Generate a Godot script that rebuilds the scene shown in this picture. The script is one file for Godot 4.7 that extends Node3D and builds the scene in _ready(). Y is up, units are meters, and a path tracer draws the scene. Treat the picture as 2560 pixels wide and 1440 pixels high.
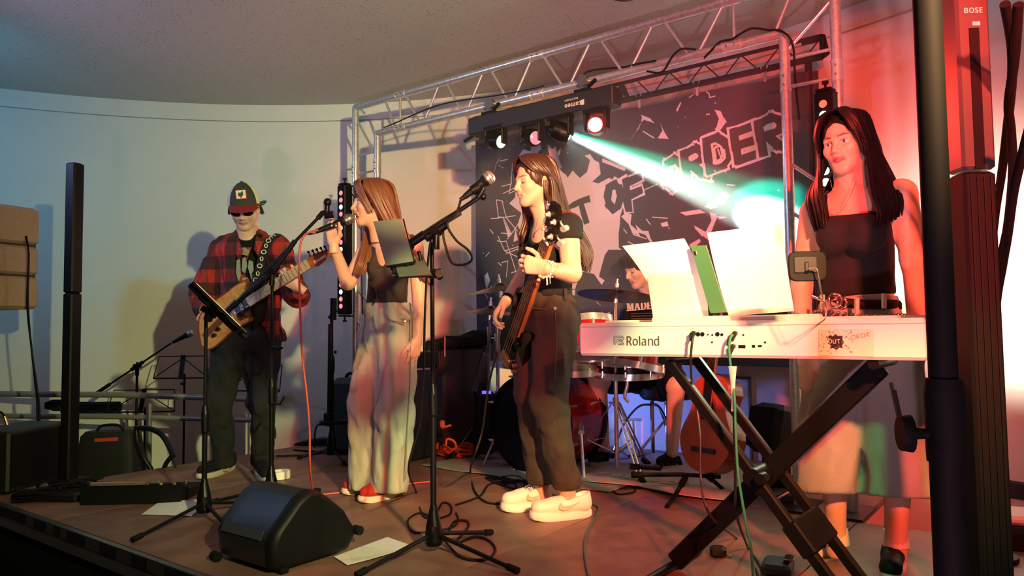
extends Node3D
# A band on a small stage in a round hall. Metres, y up, stage top at y = 0, x along the stage front, z towards the audience.

class G:
	# mesh builder: collects shapes, smooth where vertices are shared
	var v := PackedVector3Array()
	var c := PackedColorArray()
	var t := PackedVector2Array()
	var ix := PackedInt32Array()
	var col := Color.WHITE
	var V0 := Vector3.ZERO
	func p(a: Vector3, uv := Vector2.ZERO) -> int:
		v.append(a); c.append(col); t.append(uv)
		return v.size() - 1
	func tri(a: int, b: int, d: int) -> void:
		ix.append(a); ix.append(b); ix.append(d)
	func quad(a: int, b: int, d: int, e: int) -> void:
		tri(a, b, d); tri(a, d, e)
	func fix(from: int) -> void:
		# turn a closed piece so that its faces look outwards (clockwise fronts)
		if from >= ix.size(): return
		var o := v[ix[from]]
		var vol := 0.0
		for k in range(from, ix.size(), 3):
			vol += (v[ix[k]] - o).dot((v[ix[k + 1]] - o).cross(v[ix[k + 2]] - o))
		if vol > 0.0:
			for k in range(from, ix.size(), 3):
				var q := ix[k + 1]
				ix[k + 1] = ix[k + 2]; ix[k + 2] = q
	func rings(rs: Array, closed := true, cap0 := true, cap1 := true, uvs := 1.0) -> void:
		# skin over a list of rings of equal count
		var from := ix.size()
		var n: int = rs[0].size()
		var at := []
		var m := n if not closed else n + 1
		for i in rs.size():
			var row := []
			for j in m:
				row.append(p(rs[i][j % n], Vector2(float(j) / (m - 1), float(i) / maxf(1, rs.size() - 1) * uvs)))
			at.append(row)
		for i in rs.size() - 1:
			for j in m - 1:
				quad(at[i][j], at[i][j + 1], at[i + 1][j + 1], at[i + 1][j])
		for e in 2:
			if not [cap0, cap1][e] or not closed: continue
			var ring: Array = rs[0] if e == 0 else rs[-1]
			var mid := V0
			for q in ring: mid += q
			mid /= n
			var k := p(mid)
			var f := []
			for q in ring: f.append(p(q))
			for j in n:
				if e == 0: tri(k, f[(j + 1) % n], f[j])
				else: tri(k, f[j], f[(j + 1) % n])
		if closed: fix(from)
	func box(mid: Vector3, s: Vector3, b := Basis.IDENTITY, bev := 0.0) -> void:
		# a box with chamfered edges along its length y
		var h := s / 2.0
		if bev <= 0.0:
			var from := ix.size()
			for ax in 3:
				for sg in [-1.0, 1.0]:
					var n := V0; n[ax] = sg * h[ax]
					var q := V0; q[(ax + 1) % 3] = h[(ax + 1) % 3]
					var w := V0; w[(ax + 2) % 3] = h[(ax + 2) % 3]
					var a := p(mid + b * (n - q - w), Vector2(0, 1)); var e := p(mid + b * (n + q - w), Vector2(1, 1))
					var f := p(mid + b * (n + q + w), Vector2(1, 0)); var g := p(mid + b * (n - q + w), Vector2(0, 0))
					if sg > 0.0: quad(a, g, f, e)
					else: quad(a, e, f, g)
			fix(from)
			return
		var rs := []
		for k in [[-1.0, bev], [-1.0, 0.0], [1.0, 0.0], [1.0, bev]]:
			var ins: float = k[1]
			var y: float = k[0] * (h.y - (0.0 if ins > 0.0 else bev))
			var ring := []
			var x := h.x - ins; var z := h.z - ins; var d := bev
			for q in [[x - d, z], [x, z - d], [x, -z + d], [x - d, -z], [-x + d, -z], [-x, -z + d], [-x, z - d], [-x + d, z]]:
				ring.append(mid + b * Vector3(q[0], y, q[1]))
			rs.append(ring)
		hard(rs)
	func hard(rs: Array) -> void:
		# like rings, but every face keeps its own corners
		var from := ix.size()
		var n: int = rs[0].size()
		for i in rs.size() - 1:
			for j in n:
				var k := (j + 1) % n
				quad(p(rs[i][j]), p(rs[i][k]), p(rs[i + 1][k]), p(rs[i + 1][j]))
		for e in 2:
			var ring: Array = rs[0] if e == 0 else rs[-1]
			var mid := V0
			for q in ring: mid += q
			mid /= n
			for j in n:
				var a: Vector3 = ring[j]; var d: Vector3 = ring[(j + 1) % n]
				if e == 0: tri(p(mid), p(d), p(a))
				else: tri(p(mid), p(a), p(d))
		fix(from)
	func prism(poly: Array, depth: float, x: Transform3D, bev := 0.0) -> void:
		# a flat outline (Vector2 list) given a thickness along z
		var from := ix.size()
		var pts := PackedVector2Array(poly)
		var id := Geometry2D.triangulate_polygon(pts)
		var n := pts.size()
		for e in 2:
			var z := depth / 2.0 * (1 if e == 0 else -1)
			var base := v.size()
			for q in pts: p(x * Vector3(q.x, q.y, z), q)
			for k in range(0, id.size(), 3):
				if e == 0: tri(base + id[k], base + id[k + 1], base + id[k + 2])
				else: tri(base + id[k], base + id[k + 2], base + id[k + 1])
		var ccw := 0.0
		for j in n: ccw += pts[j].cross(pts[(j + 1) % n])
		var tri_ccw := 0.0
		if id.size() > 2: tri_ccw = (pts[id[1]] - pts[id[0]]).cross(pts[id[2]] - pts[id[0]])
		for j in n:
			var a := pts[j]; var d := pts[(j + 1) % n]
			if ccw * tri_ccw < 0.0:
				var sw := a; a = d; d = sw
			var h := depth / 2.0
			quad(p(x * Vector3(a.x, a.y, h)), p(x * Vector3(a.x, a.y, -h)), p(x * Vector3(d.x, d.y, -h)), p(x * Vector3(d.x, d.y, h)))
		fix(from)
	func tube(pts: Array, r, n := 8, caps := true, flat := 1.0, side := Vector3.UP) -> void:
		# a round bar through points; r is one radius or a list; flat squeezes it along side
		var rs := []
		var m := pts.size()
		var up := side
		for i in m:
			var d: Vector3 = (pts[mini(i + 1, m - 1)] - pts[maxi(i - 1, 0)])
			if d.length() < 1e-6: d = Vector3.UP
			d = d.normalized()
			if absf(d.dot(up)) > 0.98: up = Vector3.RIGHT if absf(d.x) < 0.9 else Vector3.FORWARD
			var a := up.cross(d).normalized()
			var b := d.cross(a).normalized()
			if flat == 1.0: up = b
			var rad: float = r if not r is Array else r[mini(i, r.size() - 1)]
			var ring := []
			for j in n:
				var w := TAU * j / n
				ring.append(pts[i] + a * cos(w) * rad + b * sin(w) * rad * flat)
			rs.append(ring)
		rings(rs, true, caps, caps)
	func lathe(prof: Array, x := Transform3D.IDENTITY, n := 24, a0 := 0.0, a1 := TAU) -> void:
		# profile of Vector2(radius, height) turned about y
		var whole := a1 - a0 > TAU - 0.001
		var from := ix.size()
		for i in prof.size() - 1:
			# break smoothing at sharp profile corners by giving each band its own rings
			var ids := []
			for e in 2:
				var q: Vector2 = prof[i + e]
				var row := []
				for j in n + 1:
					var w := a0 + (a1 - a0) * j / n
					row.append(p(x * Vector3(q.x * cos(w), q.y, q.x * sin(w)), Vector2(float(j) / n, float(i + e) / (prof.size() - 1))))
				ids.append(row)
			for j in n:
				quad(ids[0][j], ids[0][j + 1], ids[1][j + 1], ids[1][j])
		if whole: fix(from)
	func ball(mid: Vector3, r: Vector3, b := Basis.IDENTITY, n := 12, m := 8) -> void:
		var from := ix.size()
		var at := []
		for i in m + 1:
			var row := []
			var th := PI * i / m
			for j in n + 1:
				var w := TAU * j / n
				row.append(p(mid + b * Vector3(r.x * sin(th) * cos(w), r.y * cos(th), r.z * sin(th) * sin(w)), Vector2(float(j) / n, float(i) / m)))
			at.append(row)
		for i in m:
			for j in n:
				quad(at[i][j], at[i][j + 1], at[i + 1][j + 1], at[i + 1][j])
		fix(from)
	func sheet(f: Callable, nu: int, nv: int, thick := 0.0) -> void:
		# a surface f(u, v), with a back face thick behind it
		var from := ix.size()
		var lay := []
		for e in (2 if thick > 0.0 else 1):
			var at := []
			for i in nv + 1:
				var row := []
				for j in nu + 1:
					var a := float(j) / nu; var b := float(i) / nv
					var q: Vector3 = f.call(a, b)
					if e == 1:
						var du: Vector3 = f.call(minf(a + 0.01, 1.0), b) - f.call(maxf(a - 0.01, 0.0), b)
						var dv: Vector3 = f.call(a, minf(b + 0.01, 1.0)) - f.call(a, maxf(b - 0.01, 0.0))
						q -= du.cross(dv).normalized() * thick
					row.append(p(q, Vector2(a, b)))
				at.append(row)
			for i in nv:
				for j in nu:
					if e == 0: quad(at[i][j], at[i][j + 1], at[i + 1][j + 1], at[i + 1][j])
					else: quad(at[i][j], at[i + 1][j], at[i + 1][j + 1], at[i][j + 1])
			lay.append(at)
		if thick > 0.0:
			for i in nv:
				for k in [0, nu]: quad(p(v[lay[0][i][k]]), p(v[lay[0][i + 1][k]]), p(v[lay[1][i + 1][k]]), p(v[lay[1][i][k]]))
			for j in nu:
				for k in [0, nv]: quad(p(v[lay[0][k][j]]), p(v[lay[0][k][j + 1]]), p(v[lay[1][k][j + 1]]), p(v[lay[1][k][j]]))
	func mesh() -> ArrayMesh:
		var nn := PackedVector3Array()
		nn.resize(v.size())
		for k in range(0, ix.size(), 3):
			var a := ix[k]; var b := ix[k + 1]; var d := ix[k + 2]
			var n := (v[d] - v[a]).cross(v[b] - v[a])
			nn[a] += n; nn[b] += n; nn[d] += n
		for k in nn.size(): nn[k] = nn[k].normalized() if nn[k].length_squared() > 1e-20 else Vector3.UP
		var ar := []
		ar.resize(Mesh.ARRAY_MAX)
		ar[Mesh.ARRAY_VERTEX] = v; ar[Mesh.ARRAY_NORMAL] = nn; ar[Mesh.ARRAY_TEX_UV] = t; ar[Mesh.ARRAY_COLOR] = c; ar[Mesh.ARRAY_INDEX] = ix
		var m := ArrayMesh.new()
		m.add_surface_from_arrays(Mesh.PRIMITIVE_TRIANGLES, ar)
		return m

class F:
	# a distance field on a grid, meshed as surface nets; shapes are given in its own frame and set down by x
	var lo: Vector3
	var nx: int
	var ny: int
	var nz: int
	var h: float
	var d := PackedFloat32Array()
	var x := Transform3D.IDENTITY
	func _init(a: Vector3, b: Vector3, cell: float) -> void:
		lo = a; h = cell
		nx = int((b.x - a.x) / h) + 2; ny = int((b.y - a.y) / h) + 2; nz = int((b.z - a.z) / h) + 2
		d.resize(nx * ny * nz)
		d.fill(1.0)
	func span(a: Vector3, b: Vector3) -> Array:
		var i := (a - lo) / h; var j := (b - lo) / h
		return [clampi(int(i.x), 0, nx), clampi(int(j.x) + 2, 0, nx), clampi(int(i.y), 0, ny), clampi(int(j.y) + 2, 0, ny), clampi(int(i.z), 0, nz), clampi(int(j.z) + 2, 0, nz)]
	func cap(a: Vector3, b: Vector3, ra: float, rb: float, k := 0.02, fx := Vector3.ZERO, s := 1.0) -> void:
		# a tapered limb from a to b; across fx it is s times as thick
		var grow := maxf(ra, rb) * maxf(1.0, s) + k + 2.0 * h
		var e := Vector3(grow, grow, grow)
		var w := span(a.min(b) - e, a.max(b) + e)
		var ba := b - a
		var bb := maxf(ba.dot(ba), 1e-9)
		var dr := rb - ra
		var flat := fx != Vector3.ZERO
		var f := 1.0 / s - 1.0
		var corr := minf(1.0, s)
		for iz in range(w[4], w[5]):
			for iy in range(w[2], w[3]):
				var at := (iz * ny + iy) * nx
				var q := lo + Vector3(w[0], iy, iz) * h - a
				for ixx in range(w[0], w[1]):
					var tt := clampf(q.dot(ba) / bb, 0.0, 1.0)
					var g := q - ba * tt
					if flat: g += fx * (g.dot(fx) * f)
					var n := (g.length() - ra - dr * tt) * corr
					var o := d[at + ixx]
					var u := k - absf(n - o)
					if u > 0.0 and k > 0.0: d[at + ixx] = minf(n, o) - u * u / (4.0 * k)
					elif n < o: d[at + ixx] = n
					q.x += h
	func ell(mid: Vector3, r: Vector3, k := 0.01, b := Basis.IDENTITY, cut := false) -> void:
		# an ellipsoid, joined or (cut) taken away
		var g := maxf(r.x, maxf(r.y, r.z)) + k + 2.0 * h
		var e := Vector3(g, g, g)
		var w := span(mid - e, mid + e)
		var inv := b.inverse()
		for iz in range(w[4], w[5]):
			for iy in range(w[2], w[3]):
				var at := (iz * ny + iy) * nx
				for ixx in range(w[0], w[1]):
					var q := inv * (lo + Vector3(ixx, iy, iz) * h - mid)
					var k0 := (q / r).length()
					var k1 := (q / (r * r)).length()
					var n := k0 * (k0 - 1.0) / k1 if k1 > 1e-6 else -r.x
					var o := d[at + ixx]
					if cut:
						n = -n
						var u := k - absf(n - o)
						if u > 0.0 and k > 0.0: d[at + ixx] = maxf(n, o) + u * u / (4.0 * k)
						elif n > o: d[at + ixx] = n
					else:
						var u := k - absf(n - o)
						if u > 0.0 and k > 0.0: d[at + ixx] = minf(n, o) - u * u / (4.0 * k)
						elif n < o: d[at + ixx] = n
	func cutoff(pt: Vector3, n: Vector3, keep_r := 9.0) -> void:
		# away with everything on the side n points to, within keep_r of pt
		for iz in nz:
			for iy in ny:
				var at := (iz * ny + iy) * nx
				for ixx in nx:
					var q := lo + Vector3(ixx, iy, iz) * h - pt
					if d[at + ixx] < 0.1 and q.length_squared() < keep_r * keep_r: d[at + ixx] = maxf(d[at + ixx], q.dot(n))
	func rough(amp: float, sc: Vector3, sd: int, f = null) -> void:
		# folds: noise stretched by sc pushes the surface in and out
		var no := FastNoiseLite.new()
		no.seed = sd; no.frequency = 1.0; no.noise_type = FastNoiseLite.TYPE_SIMPLEX_SMOOTH; no.fractal_octaves = 2
		for iz in nz:
			for iy in ny:
				var at := (iz * ny + iy) * nx
				for ixx in nx:
					var o := d[at + ixx]
					if absf(o) < 0.04:
						var q := lo + Vector3(ixx, iy, iz) * h
						var a := amp if f == null else amp * float(f.call(q))
						var w := q * sc
						d[at + ixx] = o + a * no.get_noise_3d(w.x, w.y, w.z)
	func net(g: G, paint = null) -> void:
		var id := {}
		var from := g.ix.size()
		var st := [1, nx, nx * ny]
		var off := PackedInt32Array([0, 1, nx, nx + 1, nx * ny, nx * ny + 1, nx * ny + nx, nx * ny + nx + 1])
		for iz in nz - 1:
			for iy in ny - 1:
				var row := (iz * ny + iy) * nx
				for ixx in nx - 1:
					var at := row + ixx
					var a := d[at]
					if absf(a) > 3.0 * h: continue
					var neg := 0
					for k in 8:
						if d[at + off[k]] < 0.0: neg += 1
					if neg == 0 or neg == 8: continue
					var sum := Vector3.ZERO
					var cnt := 0
					for k in 8:
						for ax in 3:
							if k & (1 << ax): continue
							var k2 := k | (1 << ax)
							var da := d[at + off[k]]; var db := d[at + off[k2]]
							if (da < 0.0) != (db < 0.0):
								var q := Vector3(k & 1, (k >> 1) & 1, k >> 2)
								q[ax] = da / (da - db)
								sum += q; cnt += 1
					var pos := lo + (Vector3(ixx, iy, iz) + sum / cnt) * h
					if paint != null: g.col = paint.call(pos)
					id[at] = g.p(x * pos, Vector2(pos.x, pos.y))
		for at in id:
			var a := d[at]
			for ax in 3:
				var b := d[at + st[ax]]
				if (a < 0.0) == (b < 0.0): continue
				var s1: int = st[(ax + 1) % 3]; var s2: int = st[(ax + 2) % 3]
				if not (id.has(at - s1) and id.has(at - s2) and id.has(at - s1 - s2)): continue
				if a < 0.0: g.quad(id[at], id[at - s2], id[at - s1 - s2], id[at - s1])
				else: g.quad(id[at], id[at - s1], id[at - s1 - s2], id[at - s2])
		g.col = Color.WHITE
		g.fix(from)

var used := {}
var mats := {}
const V0 := Vector3.ZERO

func numbered(n: String) -> String:
	var k: int = used.get(n, 0)
	used[n] = k + 1
	return n if k == 0 else "%s_%03d" % [n, k]
func tag(o: Node3D, label: String, category: String, group := "", kind := "") -> Node3D:
	if label: o.set_meta("label", label)
	if category: o.set_meta("category", category)
	if group: o.set_meta("group", group)
	if kind: o.set_meta("kind", kind)
	return o
func thing(n: String, label: String, category: String, at := V0, group := "") -> Node3D:
	var o := Node3D.new()
	o.name = numbered(n)
	add_child(o)
	o.position = at
	tag(o, label, category, group)
	return o
func put(n: String, g, m: Material, par: Node3D = null) -> MeshInstance3D:
	# one named mesh; shapes are given in stage coordinates and moved into the parent's frame
	var o := MeshInstance3D.new()
	if g is G and par:
		var sh := V0
		var q: Node = par
		while q is Node3D and q != self:
			sh += q.position
			q = q.get_parent()
		if sh != V0:
			for k in g.v.size(): g.v[k] -= sh
	o.mesh = g.mesh() if g is G else g
	o.material_override = m
	if par:
		o.name = n
		par.add_child(o, true)
	else:
		o.name = numbered(n)
		add_child(o)
	return o
func solo(n: String, g, m: Material, label: String, category: String, group := "") -> MeshInstance3D:
	var o := put(n, g, m)
	tag(o, label, category, group)
	return o
func struct(n: String, g, m: Material, label := "", par: Node3D = null) -> MeshInstance3D:
	var o := put(n, g, m, par)
	if not par: o.set_meta("kind", "structure")
	if label: o.set_meta("label", label)
	if label and not par: o.set_meta("category", n.split("_")[0])
	return o
func mat(hex: String, rough := 0.6, metal := 0.0, key := "") -> StandardMaterial3D:
	var id := "%s %s %s %s" % [hex, rough, metal, key]
	if not mats.has(id):
		var m := StandardMaterial3D.new()
		m.albedo_color = Color(hex)
		m.roughness = rough
		m.metallic = metal
		if m.albedo_color.v < 0.13: m.metallic_specular = 0.3
		mats[id] = m
	return mats[id]
func glow(hex: String, e: float) -> StandardMaterial3D:
	var m := mat("0a0a0a", 0.3, 0.0, "glow%s%s" % [hex, e])
	m.emission_enabled = true
	m.emission = Color(hex)
	m.emission_energy_multiplier = e
	return m
func noise_tex(lo: Color, hi: Color, freq: float, sd: int, size := 256, oct := 4, mid := 0.5) -> NoiseTexture2D:
	var n := FastNoiseLite.new()
	n.seed = sd; n.frequency = freq; n.fractal_octaves = oct
	var t := NoiseTexture2D.new()
	t.width = size; t.height = size; t.seamless = true; t.noise = n
	var r := Gradient.new()
	r.offsets = PackedFloat32Array([mid - 0.35, mid + 0.35])
	r.colors = PackedColorArray([lo, hi])
	t.color_ramp = r
	return t
func grain(lo: String, hi: String, scale: float, rough := 0.7, freq := 0.03, sd := 1, bump := 0.0, metal := 0.0) -> StandardMaterial3D:
	var id := "grain %s %s %s %s %s %s %s" % [lo, hi, scale, rough, freq, sd, bump]
	if mats.has(id): return mats[id]
	var m := StandardMaterial3D.new()
	m.albedo_texture = noise_tex(Color(lo), Color(hi), freq, sd)
	m.uv1_triplanar = true
	m.uv1_scale = Vector3.ONE * scale
	m.roughness = rough
	m.metallic = metal
	if bump > 0.0:
		m.heightmap_enabled = true
		m.heightmap_texture = noise_tex(Color.BLACK, Color.WHITE, freq * 2.0, sd + 7)
		m.heightmap_scale = bump
	mats[id] = m
	return m
func spline(pts: Array, n := 6) -> Array:
	# a smooth curve through points
	var out := []
	var m := pts.size()
	for i in m - 1:
		for k in n:
			out.append(pts[i].cubic_interpolate(pts[i + 1], pts[maxi(i - 1, 0)], pts[mini(i + 2, m - 1)], float(k) / n))
	out.append(pts[-1])
	return out
func frame(a: Vector3, b: Vector3, side := Vector3.UP) -> Transform3D:
	# y runs from a to b, origin at a
	var y := (b - a).normalized()
	if absf(y.dot(side)) > 0.98: side = Vector3.RIGHT
	var x := side.cross(y).normalized()
	return Transform3D(Basis(x, y, x.cross(y)), a)
func look(at: Vector3, face: Vector3, up := Vector3.UP) -> Transform3D:
	# z points along face
	var z := face.normalized()
	var x := up.cross(z).normalized()
	return Transform3D(Basis(x, z.cross(x), z), at)
func lettering(s: String, size: float, x: Transform3D, m: Material, par: Node3D, font := "Droid Sans", depth := 0.001, bold := 400, nm := "lettering") -> MeshInstance3D:
	var f := SystemFont.new()
	f.font_names = PackedStringArray([font])
	f.font_weight = bold
	var t := TextMesh.new()
	t.text = s; t.font = f; t.font_size = 32; t.pixel_size = size / 32.0; t.depth = depth
	var o := MeshInstance3D.new()
	o.mesh = t; o.material_override = m; o.name = nm
	par.add_child(o, true)
	o.global_transform = x
	return o
func spot(par: Node3D, at: Vector3, to: Vector3, hex: String, e: float, ang: float, size := 0.03, soft := 0.6) -> SpotLight3D:
	var l := SpotLight3D.new()
	l.name = "spot_light"
	l.light_color = Color(hex); l.light_energy = e
	l.spot_angle = ang; l.spot_angle_attenuation = soft; l.spot_range = 15.0; l.spot_attenuation = 2.0
	l.light_size = size; l.shadow_enabled = true
	par.add_child(l, true)
	l.global_transform = Transform3D(Basis.looking_at(to - at, Vector3.UP if absf((to - at).normalized().y) < 0.95 else Vector3.RIGHT), at)
	return l

func _ready() -> void:
	var cam := Camera3D.new()
	cam.name = "camera"
	cam.transform = Transform3D(Basis(Vector3(0.79502, -0.01198, -0.60646), Vector3(0.04225, 0.99847, 0.03566), Vector3(0.60511, -0.05398, 0.79431)), Vector3(0, 0.866, 0))
	cam.fov = 42.53
	cam.near = 0.05
	add_child(cam)
	cam.current = true
	var we := WorldEnvironment.new()
	we.name = "surroundings"
	var en := Environment.new()
	en.background_mode = Environment.BG_COLOR
	en.background_color = Color(0.01, 0.01, 0.012)
	en.ambient_light_source = Environment.AMBIENT_SOURCE_DISABLED
	en.tonemap_mode = Environment.TONE_MAPPER_LINEAR
	en.tonemap_exposure = 1.08
	en.sdfgi_enabled = true; en.ssao_enabled = true; en.ssil_enabled = true
	en.volumetric_fog_enabled = true; en.volumetric_fog_density = 0.0
	we.environment = en
	add_child(we)
	setting()
	truss()
	fixtures()
	backdrop()
	speakers()
	left_corner()
	stands()
	backline()
	drums()
	keys()
	floor_bits()
	people()

func circle_wall(prof: Array, a0: float, a1: float, n: int) -> G:
	var g := G.new()
	g.lathe(prof, Transform3D(Basis.IDENTITY, Vector3(-2.15, 0, 0.05)), n, a0, a1)
	return g

func setting() -> void:
	var plaster := grain("cac6bd", "cec9c0", 0.7, 0.85, 0.02, 3)
	# the round end of the hall: an arc of wall with a shadow groove under a frieze
	var prof := [Vector2(5.1, -0.75), Vector2(4.88, -0.75), Vector2(4.88, 2.612), Vector2(4.895, 2.614), Vector2(4.895, 2.622), Vector2(4.87, 2.624), Vector2(4.87, 2.76), Vector2(5.1, 2.76), Vector2(5.1, -0.75)]
	struct("wall_back", circle_wall(prof, PI, TAU, 96), plaster, "curved pale plaster wall of the round end behind the stage")
	var g := G.new()
	g.box(Vector3(-7.14, 1.0, 3.05), Vector3(0.22, 3.52, 6.0))
	struct("wall_left", g, plaster)
	g = G.new()
	g.box(Vector3(2.84, 1.0, 3.05), Vector3(0.22, 3.52, 6.0))
	struct("wall_right", g, plaster)
	g = G.new()
	g.box(Vector3(-2.15, 1.0, 6.15), Vector3(10.2, 3.52, 0.2))
	struct("wall_front", g, plaster)
	# perforated acoustic ceiling: little dark slots pressed into the plaster
	var im := Image.create(1024, 1024, false, Image.FORMAT_RGB8)
	im.fill(Color("b9b4ac"))
	var rn := RandomNumberGenerator.new()
	rn.seed = 5
	for k in 640:
		var x := rn.randi_range(0, 1015); var y := rn.randi_range(0, 1015)
		var w := rn.randi_range(5, 12)
		im.fill_rect(Rect2i(x, y, w, rn.randi_range(3, 5)), Color("5b564f") if rn.randf() < 0.6 else Color("8a857c"))
	var cm := StandardMaterial3D.new()
	cm.albedo_texture = ImageTexture.create_from_image(im)
	cm.uv1_triplanar = true; cm.uv1_world_triplanar = true
	cm.uv1_scale = Vector3.ONE * 1.15
	cm.roughness = 0.9
	g = G.new()
	g.box(Vector3(-2.15, 2.86, 0.6), Vector3(10.2, 0.2, 11.2))
	struct("ceiling", g, cm, "pale acoustic ceiling with small dark pits")
	g = G.new()
	g.box(Vector3(-2.15, -0.85, 0.6), Vector3(10.2, 0.2, 11.2))
	struct("floor", g, grain("2c2522", "3a302a", 0.8, 0.6, 0.03, 9))
	# recessed downlight
	var at: Vector3 = Vector3(-3.096, 2.398, -2.448)
	at.y = 2.76
	var dl := thing("ceiling_light", "round recessed ceiling downlight, switched off, left of the truss", "ceiling light", at)
	g = G.new()
	g.lathe([Vector2(0.062, -0.004), Vector2(0.075, -0.007), Vector2(0.08, -0.002), Vector2(0.08, 0.0), Vector2(0.06, 0.0)], Transform3D(Basis.IDENTITY, at), 32)
	put("trim_ring", g, mat("d9d4c8", 0.4), dl)
	g = G.new()
	g.lathe([Vector2(0.062, -0.003), Vector2(0.052, -0.0005), Vector2(0.03, -0.0002), Vector2(0.0, -0.0001)], Transform3D(Basis.IDENTITY, at), 32)
	put("reflector", g, mat("e6e2d8", 0.15, 1.0), dl)
	# the wall hatch behind the drums
	var hc: Vector3 = Vector3(-1.84, 0.371, -4.82)
	var hd := (Vector3(-2.15, hc.y, 0.05) - hc).normalized()
	var hx := look(hc + hd * 0.012, hd)
	var dr := thing("door", "flush grey hatch door in the wall behind the acoustic guitar", "door", hc)
	dr.set_meta("kind", "structure"); dr.name = "door_1"
	g = G.new()
	g.box(hx * Vector3(0, -0.25, -0.004), Vector3(0.23, 0.78, 0.02), hx.basis)
	put("leaf", g, plaster, dr)
	g = G.new()
	for e in [[-0.126, -0.25, 0.012, 0.82], [0.126, -0.25, 0.012, 0.82], [0, 0.152, 0.264, 0.012], [0, -0.652, 0.264, 0.012]]:
		g.box(hx * Vector3(e[0], e[1], 0), Vector3(e[2], e[3], 0.03), hx.basis)
	put("frame", g, mat("5d5a58", 0.5), dr)
	# the stage: decks with a dark joint between them, an aluminium edge profile and tape
	var st := thing("stage", "low stage of reddish brown plywood decks with aluminium front edge", "stage", Vector3(-2.3, -0.75, -3))
	var ply := grain("6a4b40", "84614f", 0.9, 0.55, 0.012, 21)
	var ply2 := grain("644539", "7c5a4a", 1.1, 0.5, 0.02, 33)
	var xs := [-4.7, -3.82, -2.82, -1.8, -0.8, 0.2]
	for i in 5:
		for row in [[-1.475, -3.53], [-3.53, -5.3]]:
			if i == 4 and row[0] < -3: continue
			g = G.new()
			var a: float = xs[i] + 0.003; var b: float = xs[i + 1] - 0.003
			var out := [Vector2(a, row[0] - 0.003), Vector2(b, row[0] - 0.003)]
			if row[0] > -3: out.append_array([Vector2(b, row[1] + 0.003), Vector2(a, row[1] + 0.003)])
			else:
				for k in 7:
					var x: float = lerpf(b, a, k / 6.0)
					out.append(Vector2(x, 0.05 - sqrt(4.83 * 4.83 - (x + 2.15) * (x + 2.15))))
			g.prism(out, 0.03, Transform3D(Basis(Vector3.RIGHT, Vector3(0, 0, 1), Vector3(0, -1, 0)), Vector3(0, -0.015, 0)))
			put("deck_panel", g, ply if (i + int(row[0] < -3)) % 2 == 0 else ply2, st)
	g = G.new()
	for i in 5: g.box(Vector3((xs[i] + xs[i + 1]) / 2.0, -0.028, -1.461), Vector3(xs[i + 1] - xs[i] - 0.004, 0.052, 0.024))
	put("edge_profile", g, mat("6c747c", 0.35, 0.9), st)
	g = G.new()
	for i in 5: g.box(Vector3((xs[i] + xs[i + 1]) / 2.0, -0.082, -1.464), Vector3(xs[i + 1] - xs[i] - 0.004, 0.05, 0.02))
	put("lower_profile", g, mat("7d858c", 0.4, 0.9), st)
	rn.seed = 12
	var ex := -4.69
	while ex < 0.1:
		var l := rn.randf_range(0.05, 0.16)
		if rn.randf() < 0.6:
			g = G.new()
			g.box(Vector3(ex + l / 2, -0.028, -1.4475), Vector3(l, 0.044, 0.003))
			put("edge_tape", g, mat("17191c", 0.5), st)
		ex += l
	g = G.new()
	g.box(Vector3(-2.25, -0.43, -1.5), Vector3(4.9, 0.64, 0.02))
	g.box(Vector3(-4.69, -0.4, -3.4), Vector3(0.02, 0.7, 3.8))
	g.box(Vector3(0.19, -0.4, -2.5), Vector3(0.02, 0.7, 2.0))
	put("skirt", g, mat("0c0c0e", 0.9), st)
	# skirting along the foot of the wall
	struct("baseboard_back", circle_wall([Vector2(4.88, 0.0), Vector2(4.862, 0.0), Vector2(4.862, 0.07), Vector2(4.88, 0.08)], 5.0, 5.9, 40), mat("2a2523", 0.6))

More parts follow.
